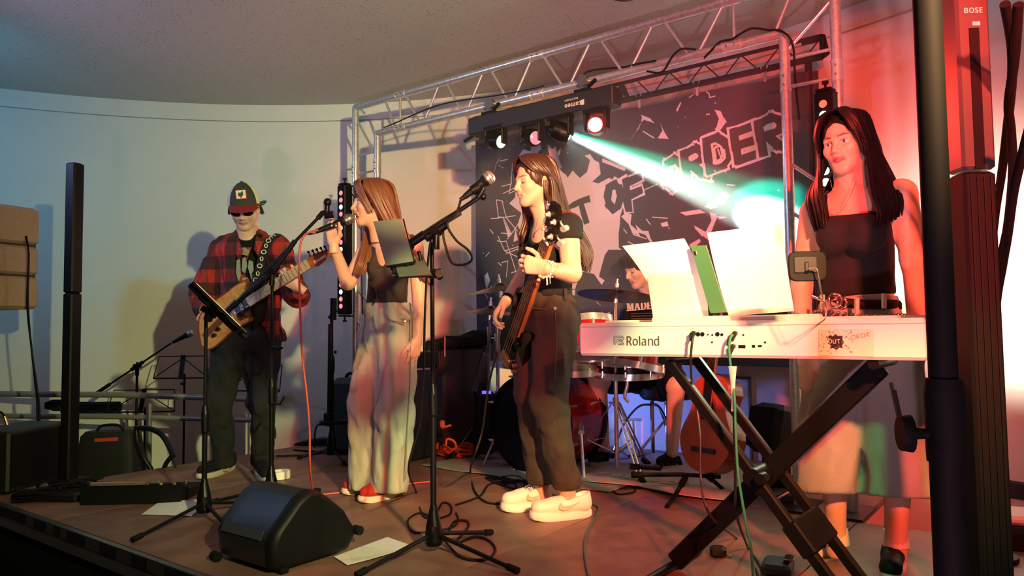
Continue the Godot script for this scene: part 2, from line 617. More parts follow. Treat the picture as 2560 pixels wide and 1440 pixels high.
func truss() -> void:
	var alu := grain("b4b5b6", "d8d9da", 3.0, 0.3, 0.05, 41, 0.0, 0.72)
	var at := Vector3(-2.57, 0, -3.67)
	var tr := thing("lighting_truss", "shiny aluminium goalpost truss of ladder sections standing across the stage", "truss", at)
	var z := -3.67
	var xl := -4.02; var xr := -1.09; var yb := 2.30; var w := 0.24
	# chords with their corner blocks
	for c in [["lower_chord", xl, xr, yb], ["upper_chord", xl - w, xr + w, yb + w]]:
		var g := G.new()
		g.tube([Vector3(c[1], c[3], z), Vector3(c[2], c[3], z)], 0.025, 16)
		put(c[0], g, alu, tr)
	for c in [["leg_tube", xl, yb], ["leg_tube", xl - w, yb + w], ["leg_tube", xr, yb], ["leg_tube", xr + w, yb + w]]:
		var g := G.new()
		g.tube([Vector3(c[1], 0.01, z), Vector3(c[1], c[2], z)], 0.025, 16)
		put(c[0], g, alu, tr)
	# zigzag braces of the beam
	var sec := [[xl + 0.26, -2.59], [-2.57, xr - 0.27]]
	for s in sec:
		var n := 3
		var p: float = (s[1] - s[0]) / n
		for k in n:
			var x0: float = s[0] + p * k
			for e in [[x0 + 0.03, yb + w, x0 + p * 0.5 - 0.02, yb], [x0 + p * 0.5 + 0.02, yb, x0 + p - 0.03, yb + w]]:
				var g := G.new()
				g.tube([Vector3(e[0], e[1], z), Vector3(e[2], e[3], z)], 0.0085, 8)
				put("brace", g, alu, tr)
	for e in [[xl + 0.24, yb, xl + 0.24, yb + w], [xl + 0.08, yb + w, xl + 0.2, yb], [xl - w + 0.02, yb + w - 0.1, xl, yb - 0.18], [xl - w + 0.03, yb + w, xl - w + 0.1, yb + w - 0.06],
			[xr - 0.25, yb, xr - 0.25, yb + w], [xr - 0.05, yb, xr + 0.06, yb + w], [xr + w, yb + 0.12, xr, yb - 0.1]]:
		var g := G.new()
		g.tube([Vector3(e[0], e[1], z), Vector3(e[2], e[3], z)], 0.0085, 8)
		put("brace", g, alu, tr)
	for x in [xl - w, xr]:
		for y in [2.17, 2.03, 1.66, 1.42, 1.18, 0.94, 0.66, 0.42, 0.1]:
			var g := G.new()
			var up: float = 0.0 if y > 1.9 or y < 0.2 else (0.2 if int(y * 50.0) % 2 == 0 else -0.2)
			g.tube([Vector3(x, y, z), Vector3(x + w, y + up, z)], 0.0085, 8)
			put("rung", g, alu, tr)
	# couplers: sleeves and pin rings at each joint
	for c in [[xl + 0.25, yb, 0], [xl + 0.25, yb + w, 0], [-2.58, yb, 0], [-2.58, yb + w, 0], [xr - 0.26, yb, 0], [xr - 0.26, yb + w, 0], [xl, yb - 0.24, 1], [xl - w, yb - 0.24, 1], [xr, yb - 0.24, 1], [xr + w, yb - 0.24, 1]]:
		var a := Vector3(c[0], c[1], z)
		var dv := Vector3.RIGHT if c[2] == 0 else Vector3.UP
		var g := G.new()
		for k in [-0.045, 0.045]: g.tube([a + dv * (k - 0.006), a + dv * (k + 0.006)], 0.029, 16)
		g.tube([a + dv * -0.04, a + dv * 0.04], 0.0265, 16)
		var o := put("coupler", g, mat("d9d9d6", 0.25, 0.7), tr)
		g = G.new()
		for k in [-0.022, 0.022]: g.tube([a + dv * k + Vector3(0, 0, -0.036), a + dv * k + Vector3(0, 0, 0.036)], 0.005, 6)
		put("pin", g, mat("aaaaaa", 0.3, 1.0), o)
	for x in [xl, xl - w, xr, xr + w]:
		var g := G.new()
		g.box(Vector3(x, 0.006, z), Vector3(0.14, 0.012, 0.3))
		put("base_plate", g, mat("3a3a3c", 0.4, 0.8), tr)
	# cables slung along the beam
	var blk := mat("0d0d0e", 0.6)
	for c in [[[Vector3(-2.242, 2.214, -3.64), Vector3(-2.254, 2.37, -3.7), Vector3(-1.996, 2.346, -3.7), Vector3(-1.883, 2.321, -3.64), Vector3(-1.757, 2.305, -3.62)], 0.006, "looping over the truss's lower chord right of the second clamp"], [[Vector3(-1.818, 2.264, -3.63), Vector3(-1.723, 2.235, -3.62), Vector3(-1.658, 2.308, -3.62), Vector3(-1.618, 2.346, -3.65), Vector3(-1.561, 2.343, -3.7)], 0.006, "in a short loop on the lower chord near the truss's right corner"],
			[[Vector3(-1.484, 2.256, -3.62), Vector3(-1.451, 2.28, -3.62), Vector3(-1.42, 2.343, -3.68), Vector3(-1.341, 2.326, -3.64), Vector3(-1.291, 2.334, -3.62), Vector3(-1.233, 2.351, -3.63), Vector3(-1.177, 2.351, -3.7), Vector3(-1.084, 2.295, -3.62), Vector3(-1.038, 2.219, -3.63), Vector3(-1.052, 2.067, -3.7), Vector3(-1.039, 1.866, -3.7)], 0.006, "wound round the upper right corner of the truss and down its leg"], [[Vector3(-3.916, 2.324, -3.64), Vector3(-3.875, 2.335, -3.66), Vector3(-3.367, 2.381, -3.64), Vector3(-2.882, 2.353, -3.66), Vector3(-2.614, 2.339, -3.66), Vector3(-2.51, 2.33, -3.64)], 0.005, "lying along the truss's lower chord left of the first clamp"]]:
		var g := G.new()
		g.tube(spline(c[0]), c[1], 6)
		solo("cable", g, blk, "black cable " + c[2], "cable", "cables slung along the truss beam")

func par_can(par: Node3D, at: Vector3, aim: Vector3, lens: Material, r := 0.062, l := 0.13) -> void:
	# a lamp of drum, front ring, lens and yoke
	var d := (aim - at).normalized()
	var x := frame(at, at + d)
	var blk := mat("101011", 0.5)
	var g := G.new()
	g.lathe([Vector2(0, -l), Vector2(r * 0.5, -l), Vector2(r * 0.8, -l * 0.8), Vector2(r, -l * 0.45), Vector2(r, 0.0), Vector2(r * 0.94, 0.012), Vector2(r * 0.88, 0.0), Vector2(0, -0.004)], x, 24)
	var o := put("lamp_body", g, blk, par)
	g = G.new()
	g.lathe([Vector2(0, 0.007), Vector2(r * 0.5, 0.006), Vector2(r * 0.86, 0.001), Vector2(r * 0.86, -0.003), Vector2(0, -0.003)], x, 24)
	put("lens", g, lens, o)
	g = G.new()
	var pts := []
	for k in 13:
		var a := PI * k / 12.0
		pts.append(at - d * l * 0.4 + x.basis.x * cos(a) * (r + 0.018) + Vector3.UP * sin(a) * (r + 0.035))
	g.tube(pts, 0.009, 6, true, 0.35, d)
	put("yoke", g, blk, o)

func fixtures() -> void:
	var blk := mat("0e0e10", 0.45)
	# lamp stand in the right foreground: tripod post with a crossbar of dark cans, just above the picture
	var at := Vector3(-0.139, -0.75, -1.09)
	var mt := mat("070707", 0.75, 0.0, "matt")
	mt.metallic_specular = 0.25
	var st := thing("lamp_stand", "thick black telescopic lamp stand post in the right foreground", "lamp stand", at)
	var g := G.new()
	g.lathe([Vector2(0, 0.55), Vector2(0.0172, 0.55), Vector2(0.0172, 2.3), Vector2(0, 2.3)], Transform3D(Basis.IDENTITY, at), 20)
	put("upper_tube", g, mt, st)
	g = G.new()
	g.lathe([Vector2(0, 0.06), Vector2(0.0205, 0.06), Vector2(0.0205, 1.46), Vector2(0, 1.46)], Transform3D(Basis.IDENTITY, at), 20)
	put("lower_tube", g, mt, st)
	g = G.new()
	g.lathe([Vector2(0, 1.44), Vector2(0.023, 1.44), Vector2(0.0235, 1.455), Vector2(0.0235, 1.53), Vector2(0.0215, 1.545), Vector2(0, 1.545)], Transform3D(Basis.IDENTITY, at), 20)
	put("clutch", g, mt, st)
	g = G.new()
	g.tube([at + Vector3(-0.018, 1.475, 0.012), at + Vector3(-0.034, 1.475, 0.02), at + Vector3(-0.036, 1.475, 0.021), at + Vector3(-0.048, 1.475, 0.027)], [0.006, 0.008, 0.024, 0.022], 16)
	put("knob", g, mt, st)
	for a in [0.4, 2.5, 4.6]:
		g = G.new()
		g.tube([at + Vector3(0, 0.62, 0), at + Vector3(cos(a) * 0.5, 0.02, sin(a) * 0.5)], 0.014, 8)
		put("leg", g, blk, st)
	g = G.new()
	g.box(at + Vector3(-0.13, 2.29, 0), Vector3(0.78, 0.03, 0.03), Basis.IDENTITY)
	put("crossbar", g, blk, st)
	var cans := [[-0.46, "", Vector3(-3.0, 0.9, -3.1)], [-0.165, "", Vector3(-2.7, 0.9, -3.6)], [0.19, "", Vector3(-2.2, 0.9, -3.2)], [0.46, "ff1a0a", Vector3(-0.3, 1.78, -2.4)], [0.66, "58ff78", Vector3(-0.72, 0.1, -2.75)]]  # the can right of the post is unseen, placed to shade the bassist
	var nm := ["dark lamp can at the left end of the lamp stand crossbar", "dark lamp can beside the post on the lamp stand crossbar", "unseen dark lamp can just right of the post on the lamp stand crossbar", "unseen red lamp can at the left end of the stand right of the viewer", "unseen green lamp can second from left on the stand right of the viewer"]
	for k in 5:
		var c: Array = cans[k]
		var p := Vector3(c[0] - 0.13, [1.475, 1.40, 1.47][k], -1.09) if k < 3 else Vector3(c[0], 1.85, -0.28)
		var o := thing("par_can", nm[k], "stage light", p, "")
		par_can(o, p, c[2], glow(c[1], 3.0) if c[1] else mat("20211f", 0.1))
		if c[1]: spot(o, p + (c[2] - p).normalized() * 0.02, c[2], c[1], [0.0, 0.0, 0.0, 17.0, 5.0][k], [0.0, 0.0, 0.0, 14.0, 9.0][k], 0.05)  # red for the keyboard player's arm and column, green for her legs; both unseen
	# front lamps on a second stand, out of view right of the viewer, placed to light the band: warm key and red
	var fo := thing("lamp_stand", "unseen lamp stand with two cans, out of view to the right of the viewer", "lamp stand", Vector3(1.3, -0.75, -0.25))
	g = G.new()
	g.tube([Vector3(1.3, -0.7, -0.2), Vector3(1.3, 1.9, -0.2)], 0.018, 12)
	g.tube([Vector3(0.4, 1.94, -0.2), Vector3(1.42, 1.94, -0.2)], 0.014, 8)
	put("upper_tube", g, blk, fo)
	for a in [0.4, 2.5, 4.6]:
		g = G.new()
		g.tube([Vector3(1.3, -0.1, -0.2), Vector3(1.3 + cos(a) * 0.5, -0.73, -0.2 + sin(a) * 0.5)], 0.014, 8)
		put("leg", g, blk, fo)
	for c in [[Vector3(1.06, 1.86, -0.27), Vector3(-3.25, 1.2, -2.75), "f8ffac", 31.0, 26.0], [Vector3(0.86, 1.86, -0.30), Vector3(-1.7, 0.95, -3.6), "ff5644", 32.0, 28.0]]:
		par_can(fo, c[0], c[1], glow(c[2], 3.0))
		spot(fo, c[0] + (c[1] - c[0]).normalized() * 0.02, c[1], c[2], c[3], c[4], 0.05, 0.8)
	# unseen blue wash lamps off to the left, placed to light wall and truss
	var bp := Vector3(-5.2, 2.1, -0.5)
	var bo := thing("lamp_stand", "unseen blue wash lamp on a stand beyond the left edge of the stage", "lamp stand", Vector3(-5.2, -0.75, -0.5))
	g = G.new()
	g.tube([Vector3(-5.2, -0.7, -0.42), Vector3(-5.2, 2.3, -0.42)], 0.018, 12)
	put("upper_tube", g, blk, bo)
	for a in [0.4, 2.5, 4.6]:
		g = G.new()
		g.tube([Vector3(-5.2, -0.1, -0.42), Vector3(-5.2 + cos(a) * 0.5, -0.73, -0.42 + sin(a) * 0.5)], 0.014, 8)
		put("leg", g, blk, bo)
	par_can(bo, bp, Vector3(-6.4, 2.3, -2.2), glow("3aa8ff", 3.0))
	spot(bo, bp + Vector3(-0.02, 0.01, -0.03), Vector3(-6.4, 2.4, -2.3), "38a8dc", 2.3, 62.0, 0.05, 1.0)
	par_can(bo, bp + Vector3(0.2, 0.15, 0), Vector3(-3.0, 1.6, -3.8), glow("5ec0ee", 3.0))
	spot(bo, bp + Vector3(0.22, 0.15, -0.04), Vector3(-3.0, 1.5, -4.0), "90a8e0", 3.4, 52.0, 0.05, 1.0)
	# unseen uplight behind the viewer, placed to wash the ceiling
	var up := thing("unseen_lamp", "unseen pinkish uplight on the hall floor behind the viewer, lighting the ceiling", "lamp", Vector3(0.9, -0.75, 1.6))
	par_can(up, Vector3(0.9, -0.5, 1.6), Vector3(-1.6, 2.8, -1.4), glow("ffcabf", 3.0))
	spot(up, Vector3(0.88, -0.46, 1.57), Vector3(-1.0, 2.8, -1.8), "ffc0dc", 12.5, 40.0, 0.06, 1.0)
	# unseen blue lamp behind the bass drum, placed to light the wall below the banner
	up = thing("unseen_lamp", "unseen blue lamp behind the bass drum, lighting the wall below the banner", "lamp", Vector3(-2.95, 0, -3.95))
	par_can(up, Vector3(-2.95, 0.16, -3.95), Vector3(-2.2, 1.0, -4.4), glow("5a78ff", 2.0), 0.05, 0.1)
	spot(up, Vector3(-2.93, 0.19, -3.98), Vector3(-1.7, 0.65, -4.75), "7088ff", 3.0, 62.0, 0.05, 1.0)
	# bar of four moving heads under the truss
	var bz := -3.62
	var b0 := Vector3(-2.53, 2.16, bz)
	var ba := thing("light_bar", "long black lighting bar with four moving heads clamped under the truss beam", "light bar", b0)
	g = G.new()
	g.box(b0, Vector3(0.105, 1.06, 0.11), Basis(Vector3(0, 0, 1), Vector3(1, 0, 0), Vector3(0, 1, 0)), 0.006)
	var hs := put("housing", g, grain("151514", "1f1e1c", 6.0, 0.5), ba)
	var cm := mat("b9b4a8", 0.5)
	for tx in [["ocemac", 0.028, 0.125, -0.018]]:
		var lt := lettering("cameo", 0.036, Transform3D(Basis(Vector3(-1, 0, 0), Vector3(0, -1, 0), Vector3(0, 0, 1)), b0 + Vector3(0.27, -0.012, 0.053)), cm, hs, "Droid Sans", 0.001, 700)
		lt = lettering("MULTI BEAM 4", 0.014, Transform3D(Basis(Vector3(-1, 0, 0), Vector3(0, -1, 0), Vector3(0, 0, 1)), b0 + Vector3(0.26, 0.022, 0.053)), cm, hs)
	g = G.new()
	g.box(b0 + Vector3(0.335, -0.01, 0.053), Vector3(0.022, 0.03, 0.001))
	put("logo_tile", g, cm, hs)
	for x in [-2.93, -2.23]:
		g = G.new()
		g.tube([Vector3(x, 2.30, bz - 0.056), Vector3(x, 2.30, bz + 0.0)], 0.034, 14)
		g.box(Vector3(x, 2.245, bz - 0.03), Vector3(0.05, 0.08, 0.03))
		var o := put("clamp", g, mat("8d8a84", 0.3, 0.9), ba)
		g = G.new()
		g.box(Vector3(x + 0.01, 2.225, bz + 0.0), Vector3(0.1, 0.035, 0.05))
		g.tube([Vector3(x + 0.05, 2.25, bz + 0.01), Vector3(x + 0.11, 2.27, bz + 0.03)], 0.012, 8)
		put("clamp_knob", g, blk, o)
	# the heads hang below: left one turned right, second turned right, third throws the green-white beam, last glows red
	var hp := [Vector3(-2.855, 2.042, -3.6), Vector3(-2.577, 2.013, -3.6), Vector3(-2.355, 2.008, -3.58), Vector3(-2.135, 2.015, -3.62)]
	var aim := [Vector3(-1.2, 1.5, -3.3), Vector3(-1.4, 1.7, -3.0), Vector3(-1.40, 1.47, -4.35), Vector3(-1.2, 1.6, -1.2)]
	var lens := [glow("d8fff4", 1.6), glow("ff8a98", 1.2), glow("e8fff2", 80.0), glow("ff5048", 60.0)]
	for k in 4:
		g = G.new()
		for s in [-0.066, 0.066]: g.box(hp[k] + Vector3(s, 0.03, 0), Vector3(0.014, 0.12, 0.06), Basis.IDENTITY, 0.005)
		g.box(hp[k] + Vector3(0, 0.082, 0), Vector3(0.145, 0.02, 0.07))
		var y := put("head_yoke", g, mat("0c0c0d", 0.5), ba)
		var d: Vector3 = (aim[k] - hp[k]).normalized()
		var x := frame(hp[k], hp[k] + d)
		g = G.new()
		g.lathe([Vector2(0, -0.075), Vector2(0.035, -0.07), Vector2(0.054, -0.045), Vector2(0.058, 0.0), Vector2(0.05, 0.05), Vector2(0.044, 0.058), Vector2(0.038, 0.05), Vector2(0, 0.048)], x, 20)
		put("moving_head", g, mat("0c0c0d", 0.35), y)
		g = G.new()
		g.lathe([Vector2(0, 0.062), Vector2(0.02, 0.06), Vector2(0.04, 0.052), Vector2(0, 0.049)], x, 20)
		put("head_lens", g, lens[k], y)
		if k == 2:
			spot(ba, hp[k] + d * 0.07, aim[k] + Vector3(-0.04, 0.02, 0), "f4fff0", 120.0, 6.5, 0.02, 0.4)
			spot(ba, hp[k] + d * 0.07 + Vector3(0, 0.012, 0), aim[k] + Vector3(0.0, 0.07, 0), "10ffc0", 40.0, 9.0, 0.02, 0.5)
		if k == 3: spot(ba, hp[k] + d * 0.07, aim[k], "ff2a20", 6.0, 50.0, 0.03)
	# unseen white lamp behind the column loudspeaker, placed to throw a pool on the wall
	var wp: Vector3 = Vector3(-0.29, 0.726, -3.25)
	up = thing("unseen_lamp", "unseen white lamp on a short stand behind the right column loudspeaker, lighting the wall", "lamp", Vector3(wp.x, 0, wp.z))
	g = G.new()
	g.tube([Vector3(wp.x, 0.01, wp.z), wp], 0.012, 8)
	g.tube([Vector3(wp.x, 0.0, wp.z), Vector3(wp.x, 0.02, wp.z)], 0.09, 16)
	put("pole", g, blk, up)
	par_can(up, wp, Vector3(-0.223, 1.093, -4.433), glow("f4ffe8", 4.0), 0.05, 0.1)
	spot(up, wp + (Vector3(-0.223, 1.093, -4.433) - wp).normalized() * 0.02, Vector3(-0.223, 1.093, -4.433), "fff0dc", 9.0, 34.0, 0.05, 1.0)
	# machine haze hanging under the truss in front of the backdrop
	var fv := FogVolume.new()
	fv.name = "stage_haze"
	fv.size = Vector3(3.0, 1.5, 0.8)
	fv.position = Vector3(-2.45, 1.72, -3.9)
	var fm := FogMaterial.new()
	fm.density = 0.17
	fm.albedo = Color(0.92, 0.92, 0.94)
	fv.material = fm
	add_child(fv)
	tag(fv, "thin machine haze under the truss in front of the banner", "haze", "", "stuff")
	# LED bars upright on the truss legs
	led_bar("led_bar", "upright black LED bar of red and white lamps on the left truss leg", Vector3(-4.239, 1.926, -3.55), Vector3(-4.212, 0.979, -3.55), Vector3(0.05, 0, 1), -4.26, ["ff7a86", "ff7a86", "f0fff6"], 1.7, 0.3)
	led_bar("led_bar", "upright LED bar on the right truss leg behind the keyboard player, red lamp on top", Vector3(-0.881, 1.936, -3.57), Vector3(-0.881, 1.936, -3.57) + Vector3(0, -0.95, 0), Vector3(-0.1, 0.0, 1), -0.85, ["ff3020", "e8ffd0", "e8fff4"], 40.0, 1.5)

func led_bar(n: String, label: String, a: Vector3, b: Vector3, face: Vector3, legx: float, cols: Array, e: float, power: float) -> void:
	b.x = a.x; b.z = a.z
	var o := thing(n, label, "LED bar", (a + b) / 2.0, "")
	var x := look((a + b) / 2.0, face)
	var blk := mat("0c0c0d", 0.4)
	var len := a.y - b.y
	var g := G.new()
	g.box(x.origin, Vector3(0.085, len, 0.075), x.basis, 0.006)
	var h := put("housing", g, blk, o)
	var n_led := 17
	for k in n_led:
		var p := x * Vector3(0, len / 2.0 - 0.06 - k * (len - 0.12) / (n_led - 1), 0.038)
		g = G.new()
		g.lathe([Vector2(0, 0.006), Vector2(0.013, 0.005), Vector2(0.018, 0.0), Vector2(0, 0.0)], frame(p, p + face.normalized()), 16)
		var c: String = cols[k % 3] if cols[0] == "ff7a86" else (cols[0] if k == 0 else cols[1 + k % 2])
		put("led_lens", g, glow(c, e if c != "ff3020" else 7.0), h)
	for y in [len / 2.0 + 0.012, -len / 2.0 - 0.012]:
		g = G.new()
		var p := x * Vector3(0, y, 0)
		g.box(x * Vector3(0, y * 0.995, 0), Vector3(0.07, 0.012, 0.06), x.basis)
		g.tube([p, Vector3(legx, p.y, -3.66)], 0.01, 8, true, 0.5)
		g.tube([p, p + Vector3(0, 0.04 * signf(y), 0)], 0.006, 8)
		g.tube([p + Vector3(0, 0.03 * signf(y), 0), p + Vector3(0, 0.042 * signf(y), 0)], 0.015, 10)
		put("bracket", g, blk, o)
	g = G.new()
	g.tube(spline([x * Vector3(0.02, len * 0.45, -0.04), x * Vector3(0.1, len * 0.3, -0.06), x * Vector3(0.09, -0.1, -0.08), x * Vector3(0.1, -len * 0.5, -0.08)]), 0.005, 6)
	put("cord", g, blk, o)
	var l := AreaLight3D.new()
	l.name = "area_light"
	l.area_size = Vector2(0.04, len - 0.1)
	l.light_color = Color(cols[1] if cols[0] != "ff7a86" else "ffb8b0"); l.light_energy = power
	l.shadow_enabled = true
	o.add_child(l, true)
	l.global_transform = Transform3D(x.basis.rotated(Vector3.UP, PI), x * Vector3(0, 0, 0.05))
	l.global_transform = Transform3D(Basis.looking_at(face, Vector3.UP), x * Vector3(0, 0, 0.05))

func fill_poly(im: Image, q: PackedVector2Array, c: Color) -> void:
	var y0 := 1e9; var y1 := -1e9
	for a in q:
		y0 = minf(y0, a.y); y1 = maxf(y1, a.y)
	for y in range(maxi(0, int(y0)), mini(im.get_height() - 1, int(y1)) + 1):
		var xs := []
		for k in q.size():
			var a := q[k]; var b := q[(k + 1) % q.size()]
			if (a.y <= y + 0.5) != (b.y <= y + 0.5): xs.append(a.x + (y + 0.5 - a.y) / (b.y - a.y) * (b.x - a.x))
		xs.sort()
		for k in range(0, xs.size() - 1, 2):
			im.fill_rect(Rect2i(int(xs[k]), y, maxi(1, int(xs[k + 1]) - int(xs[k])), 1), c)
func poly2(l: Array, s: float) -> PackedVector2Array:
	var q := PackedVector2Array()
	for k in range(0, l.size(), 2): q.append(Vector2(l[k], l[k + 1]) * s)
	return q
func stroke(im: Image, q: PackedVector2Array, w: float, c: Color, rough := 0.0, sd := 1) -> void:
	var rn := RandomNumberGenerator.new()
	rn.seed = sd
	for k in q.size() - 1:
		var d := (q[k + 1] - q[k]).normalized() * w / 2.0
		var n := Vector2(-d.y, d.x)
		var a := q[k] - d * 0.8; var b := q[k + 1] + d * 0.8
		var j := func() -> Vector2: return Vector2(rn.randf_range(-rough, rough), rn.randf_range(-rough, rough))
		fill_poly(im, PackedVector2Array([a + n + j.call(), (a + b) / 2 + n + j.call(), b + n + j.call(), b - n + j.call(), (a + b) / 2 - n + j.call(), a - n + j.call()]), c)

func banner_print() -> ImageTexture:
	# flat print on the cloth: pale burst, splinters and lettering; lists are millimetres on the cloth
	var s := 0.6
	var im := Image.create(int(2540 * s), int(1710 * s), false, Image.FORMAT_RGB8)
	var dk := Color("30313f"); var li := Color("c8bccb")
	im.fill(dk)
	var bursts := [
		[390, 426, 442, 379, 507, 441, 552, 358, 660, 256, 749, 159, 782, 274, 814, 350, 847, 398, 881, 360, 932, 319, 972, 260, 1031, 255, 1062, 302, 1100, 327, 1111, 411, 1043, 452, 1091, 472, 1191, 444, 1215, 507, 1137, 519, 1259, 562, 1278, 672, 1259, 718, 1255, 775, 1244, 841, 1245, 933, 1269, 951, 1162, 940, 1133, 973, 1110, 1037, 1083, 1117, 1130, 1147, 1104, 1176, 1043, 1096, 953, 1074, 920, 1109, 888, 1191, 781, 1215, 538, 1234, 431, 1113, 397, 933, 472, 821, 401, 696, 439, 611, 328, 524, 385, 485],
		[677, 142, 704, 152, 780, 331, 729, 338], [1126, 303, 1308, 406, 1296, 421, 1125, 330], [1209, 479, 1314, 439, 1341, 545, 1276, 515, 1229, 558],
		[556, 128, 610, 87, 627, 169, 576, 199], [416, 190, 465, 137, 526, 165, 549, 127, 584, 180, 562, 212, 511, 192, 445, 224], [704, 169, 745, 188, 765, 214, 794, 178, 786, 231, 738, 233],
	]
	for b in bursts: fill_poly(im, poly2(b, s), li)
	# dark holes in the burst
	for b in [[852, 141, 934, 212, 1030, 297, 1003, 377, 946, 411, 898, 362, 849, 270], [784, 326, 835, 328, 824, 372, 797, 348], [918, 345, 971, 330, 957, 356], [1125, 339, 1248, 411, 1231, 477, 1154, 439], [766, 1101, 868, 1050, 890, 1107, 809, 1165]]: fill_poly(im, poly2(b, s), dk)
	# splinters and cracks
	var sh := [
		[1427, 54, 1493, 88, 1527, 126, 1443, 90], [1428, 103, 1438, 62, 1446, 98], [1343, 223, 1398, 151, 1434, 96, 1410, 148, 1373, 179], [1566, 128, 1593, 191, 1625, 248, 1547, 230, 1582, 183], [1442, 164, 1524, 221, 1518, 228, 1439, 172],
		[1939, 126, 1980, 144, 2008, 221, 1977, 258, 1952, 228, 1966, 188], [1936, 251, 1983, 204, 1993, 221, 1964, 265], [1999, 182, 2018, 223, 2003, 213], [1680, 71, 1711, 25, 1719, 32, 1690, 83], [1885, 143, 1908, 143, 1908, 153, 1884, 151],
		[1974, 637, 2021, 672, 1994, 725, 1951, 725, 1899, 739, 1861, 723, 1908, 691, 1952, 671], [1853, 722, 1887, 713, 1943, 739, 1899, 744], [1891, 763, 1937, 780, 1941, 806, 1881, 936, 1851, 909, 1905, 819], [1936, 793, 2007, 805, 1961, 815], [1787, 833, 1867, 885, 1845, 913, 1792, 854],
		[1754, 951, 1824, 922, 1834, 940, 1802, 965, 1759, 972], [1690, 737, 1824, 736, 1865, 763, 1733, 764], [2054, 712, 2098, 713, 2093, 741, 2058, 740], [1556, 793, 1603, 785, 1611, 816, 1566, 817], [2023, 601, 2047, 614, 2037, 617], [1899, 562, 1925, 563, 1922, 583, 1901, 583],
		[1715, 592, 1744, 621, 1785, 588, 1798, 615, 1762, 648, 1747, 621], [1739, 531, 1761, 496, 1776, 528, 1800, 557, 1780, 600, 1752, 647, 1737, 607, 1705, 596], [1265, 724, 1308, 702, 1346, 719, 1336, 785, 1388, 830, 1410, 871, 1358, 846, 1324, 784],
		[1374, 789, 1423, 833, 1469, 837, 1495, 931, 1473, 903, 1445, 861, 1393, 843], [1488, 891, 1528, 990, 1511, 979, 1479, 903], [81, 1065, 113, 1036, 136, 1098, 104, 1164, 88, 1133], [111, 1173, 151, 1135, 134, 1205], [126, 1280, 203, 1306, 288, 1240, 203, 1312],
		[1042, 1280, 1073, 1297, 1104, 1322, 1079, 1308], [1097, 1349, 1118, 1379, 1181, 1359, 1118, 1390], [262, 622, 296, 686, 344, 765, 309, 778, 295, 716], [382, 724, 406, 810, 361, 818], [848, 1203, 888, 1197, 881, 1241, 861, 1232],
	]
	for b in sh: fill_poly(im, poly2(b, s), li)
	var ln := [
		[206, 486, 260, 495, 297, 626], [206, 486, 224, 618, 270, 623], [154, 627, 383, 623], [270, 623, 344, 757, 305, 792], [297, 626, 400, 741], [249, 742, 344, 757, 401, 696, 481, 692], [218, 764, 278, 880, 397, 933], [278, 880, 435, 853], [293, 902, 398, 874, 441, 966],
		[210, 799, 256, 809, 294, 806], [141, 708, 172, 741], [186, 278, 210, 204, 242, 169], [249, 189, 318, 187], [233, 223, 279, 248], [349, 376, 363, 227, 445, 218], [362, 272, 414, 324], [350, 361, 329, 449, 405, 428], [273, 442, 386, 411], [262, 386, 353, 379],
		[294, 806, 395, 1081, 451, 996], [339, 1049, 432, 1030, 453, 1084, 394, 1140, 437, 1172], [246, 968, 303, 957], [290, 1076, 307, 957], [99, 913, 131, 885], [215, 966, 246, 989], [1753, -10, 1828, -15, 1850, -29], [1850, -36, 1906, 19, 1911, 45, 1944, 42], [1833, -12, 1774, 12],
		[1307, 742, 1358, 854, 1451, 888], [1500, 748, 1604, 764], [1454, 757, 1482, 794], [1315, 898, 1356, 920], [1284, 812, 1307, 841], [1441, 563, 1539, 533], [1455, 480, 1519, 449], [1363, -12, 1402, -15], [2161, 720, 2221, 717], [1221, -50, 1294, -47], [2007, 604, 2055, 612], [2096, 445, 2126, 437], [87, 1203, 111, 1234],
	]
	for b in ln: stroke(im, poly2(b, s), 7.0 * s, li)
	# OUT (mostly hidden behind the singers) and OF: dark on the burst
	for b in [[819, 622, 893, 596, 1009, 568], [953, 597, 983, 724]]: stroke(im, poly2(b, s), 44.0 * s, dk, 4.0, 3)
	for b in [[443, 789, 474, 703, 547, 681, 599, 744, 580, 830, 508, 868, 443, 789], [625, 688, 651, 807, 713, 835, 755, 773, 737, 656]]: stroke(im, poly2(b, s), 40.0 * s, dk, 4.0, 4)
	var of := [[1161, 577, 1174, 513, 1218, 497, 1254, 529, 1265, 590, 1242, 646, 1202, 664, 1172, 633, 1161, 577], [1320, 677, 1311, 568, 1300, 491], [1306, 500, 1402, 473], [1316, 590, 1406, 564]]
	for b in of: stroke(im, poly2(b, s), 80.0 * s, li, 3.0, 5)
	for b in of: stroke(im, poly2(b, s), 54.0 * s, dk, 4.0, 6)
	# ORDER: pale outlines on the dark cloth
	var w := [
		[1600, 474, 1618, 409, 1661, 389, 1704, 421, 1715, 490, 1689, 553, 1645, 568, 1610, 537, 1600, 474], [1749, 545, 1741, 462, 1727, 358], [1732, 374, 1805, 345, 1850, 367, 1853, 418, 1757, 449], [1779, 447, 1846, 513, 1887, 528],
		[1898, 500, 1890, 426, 1880, 316, 1950, 303, 2010, 348, 2023, 421, 1986, 478, 1898, 500], [2081, 467, 2069, 379, 2057, 279], [2061, 292, 2175, 263], [2074, 373, 2177, 351], [2086, 463, 2199, 436], [2232, 437, 2220, 344, 2207, 250],
		[2213, 260, 2283, 235, 2331, 258, 2334, 311, 2235, 341], [2263, 341, 2317, 403, 2358, 419],
	]
	for lt in [[0], [1, 2, 3], [4], [5, 6, 7, 8], [9, 10, 11]]:
		for k in lt: stroke(im, poly2(w[k], s), 84.0 * s, li, 2.0, 7)
		for k in lt: stroke(im, poly2(w[k], s), 54.0 * s, Color("35333d"), 1.5, 8)
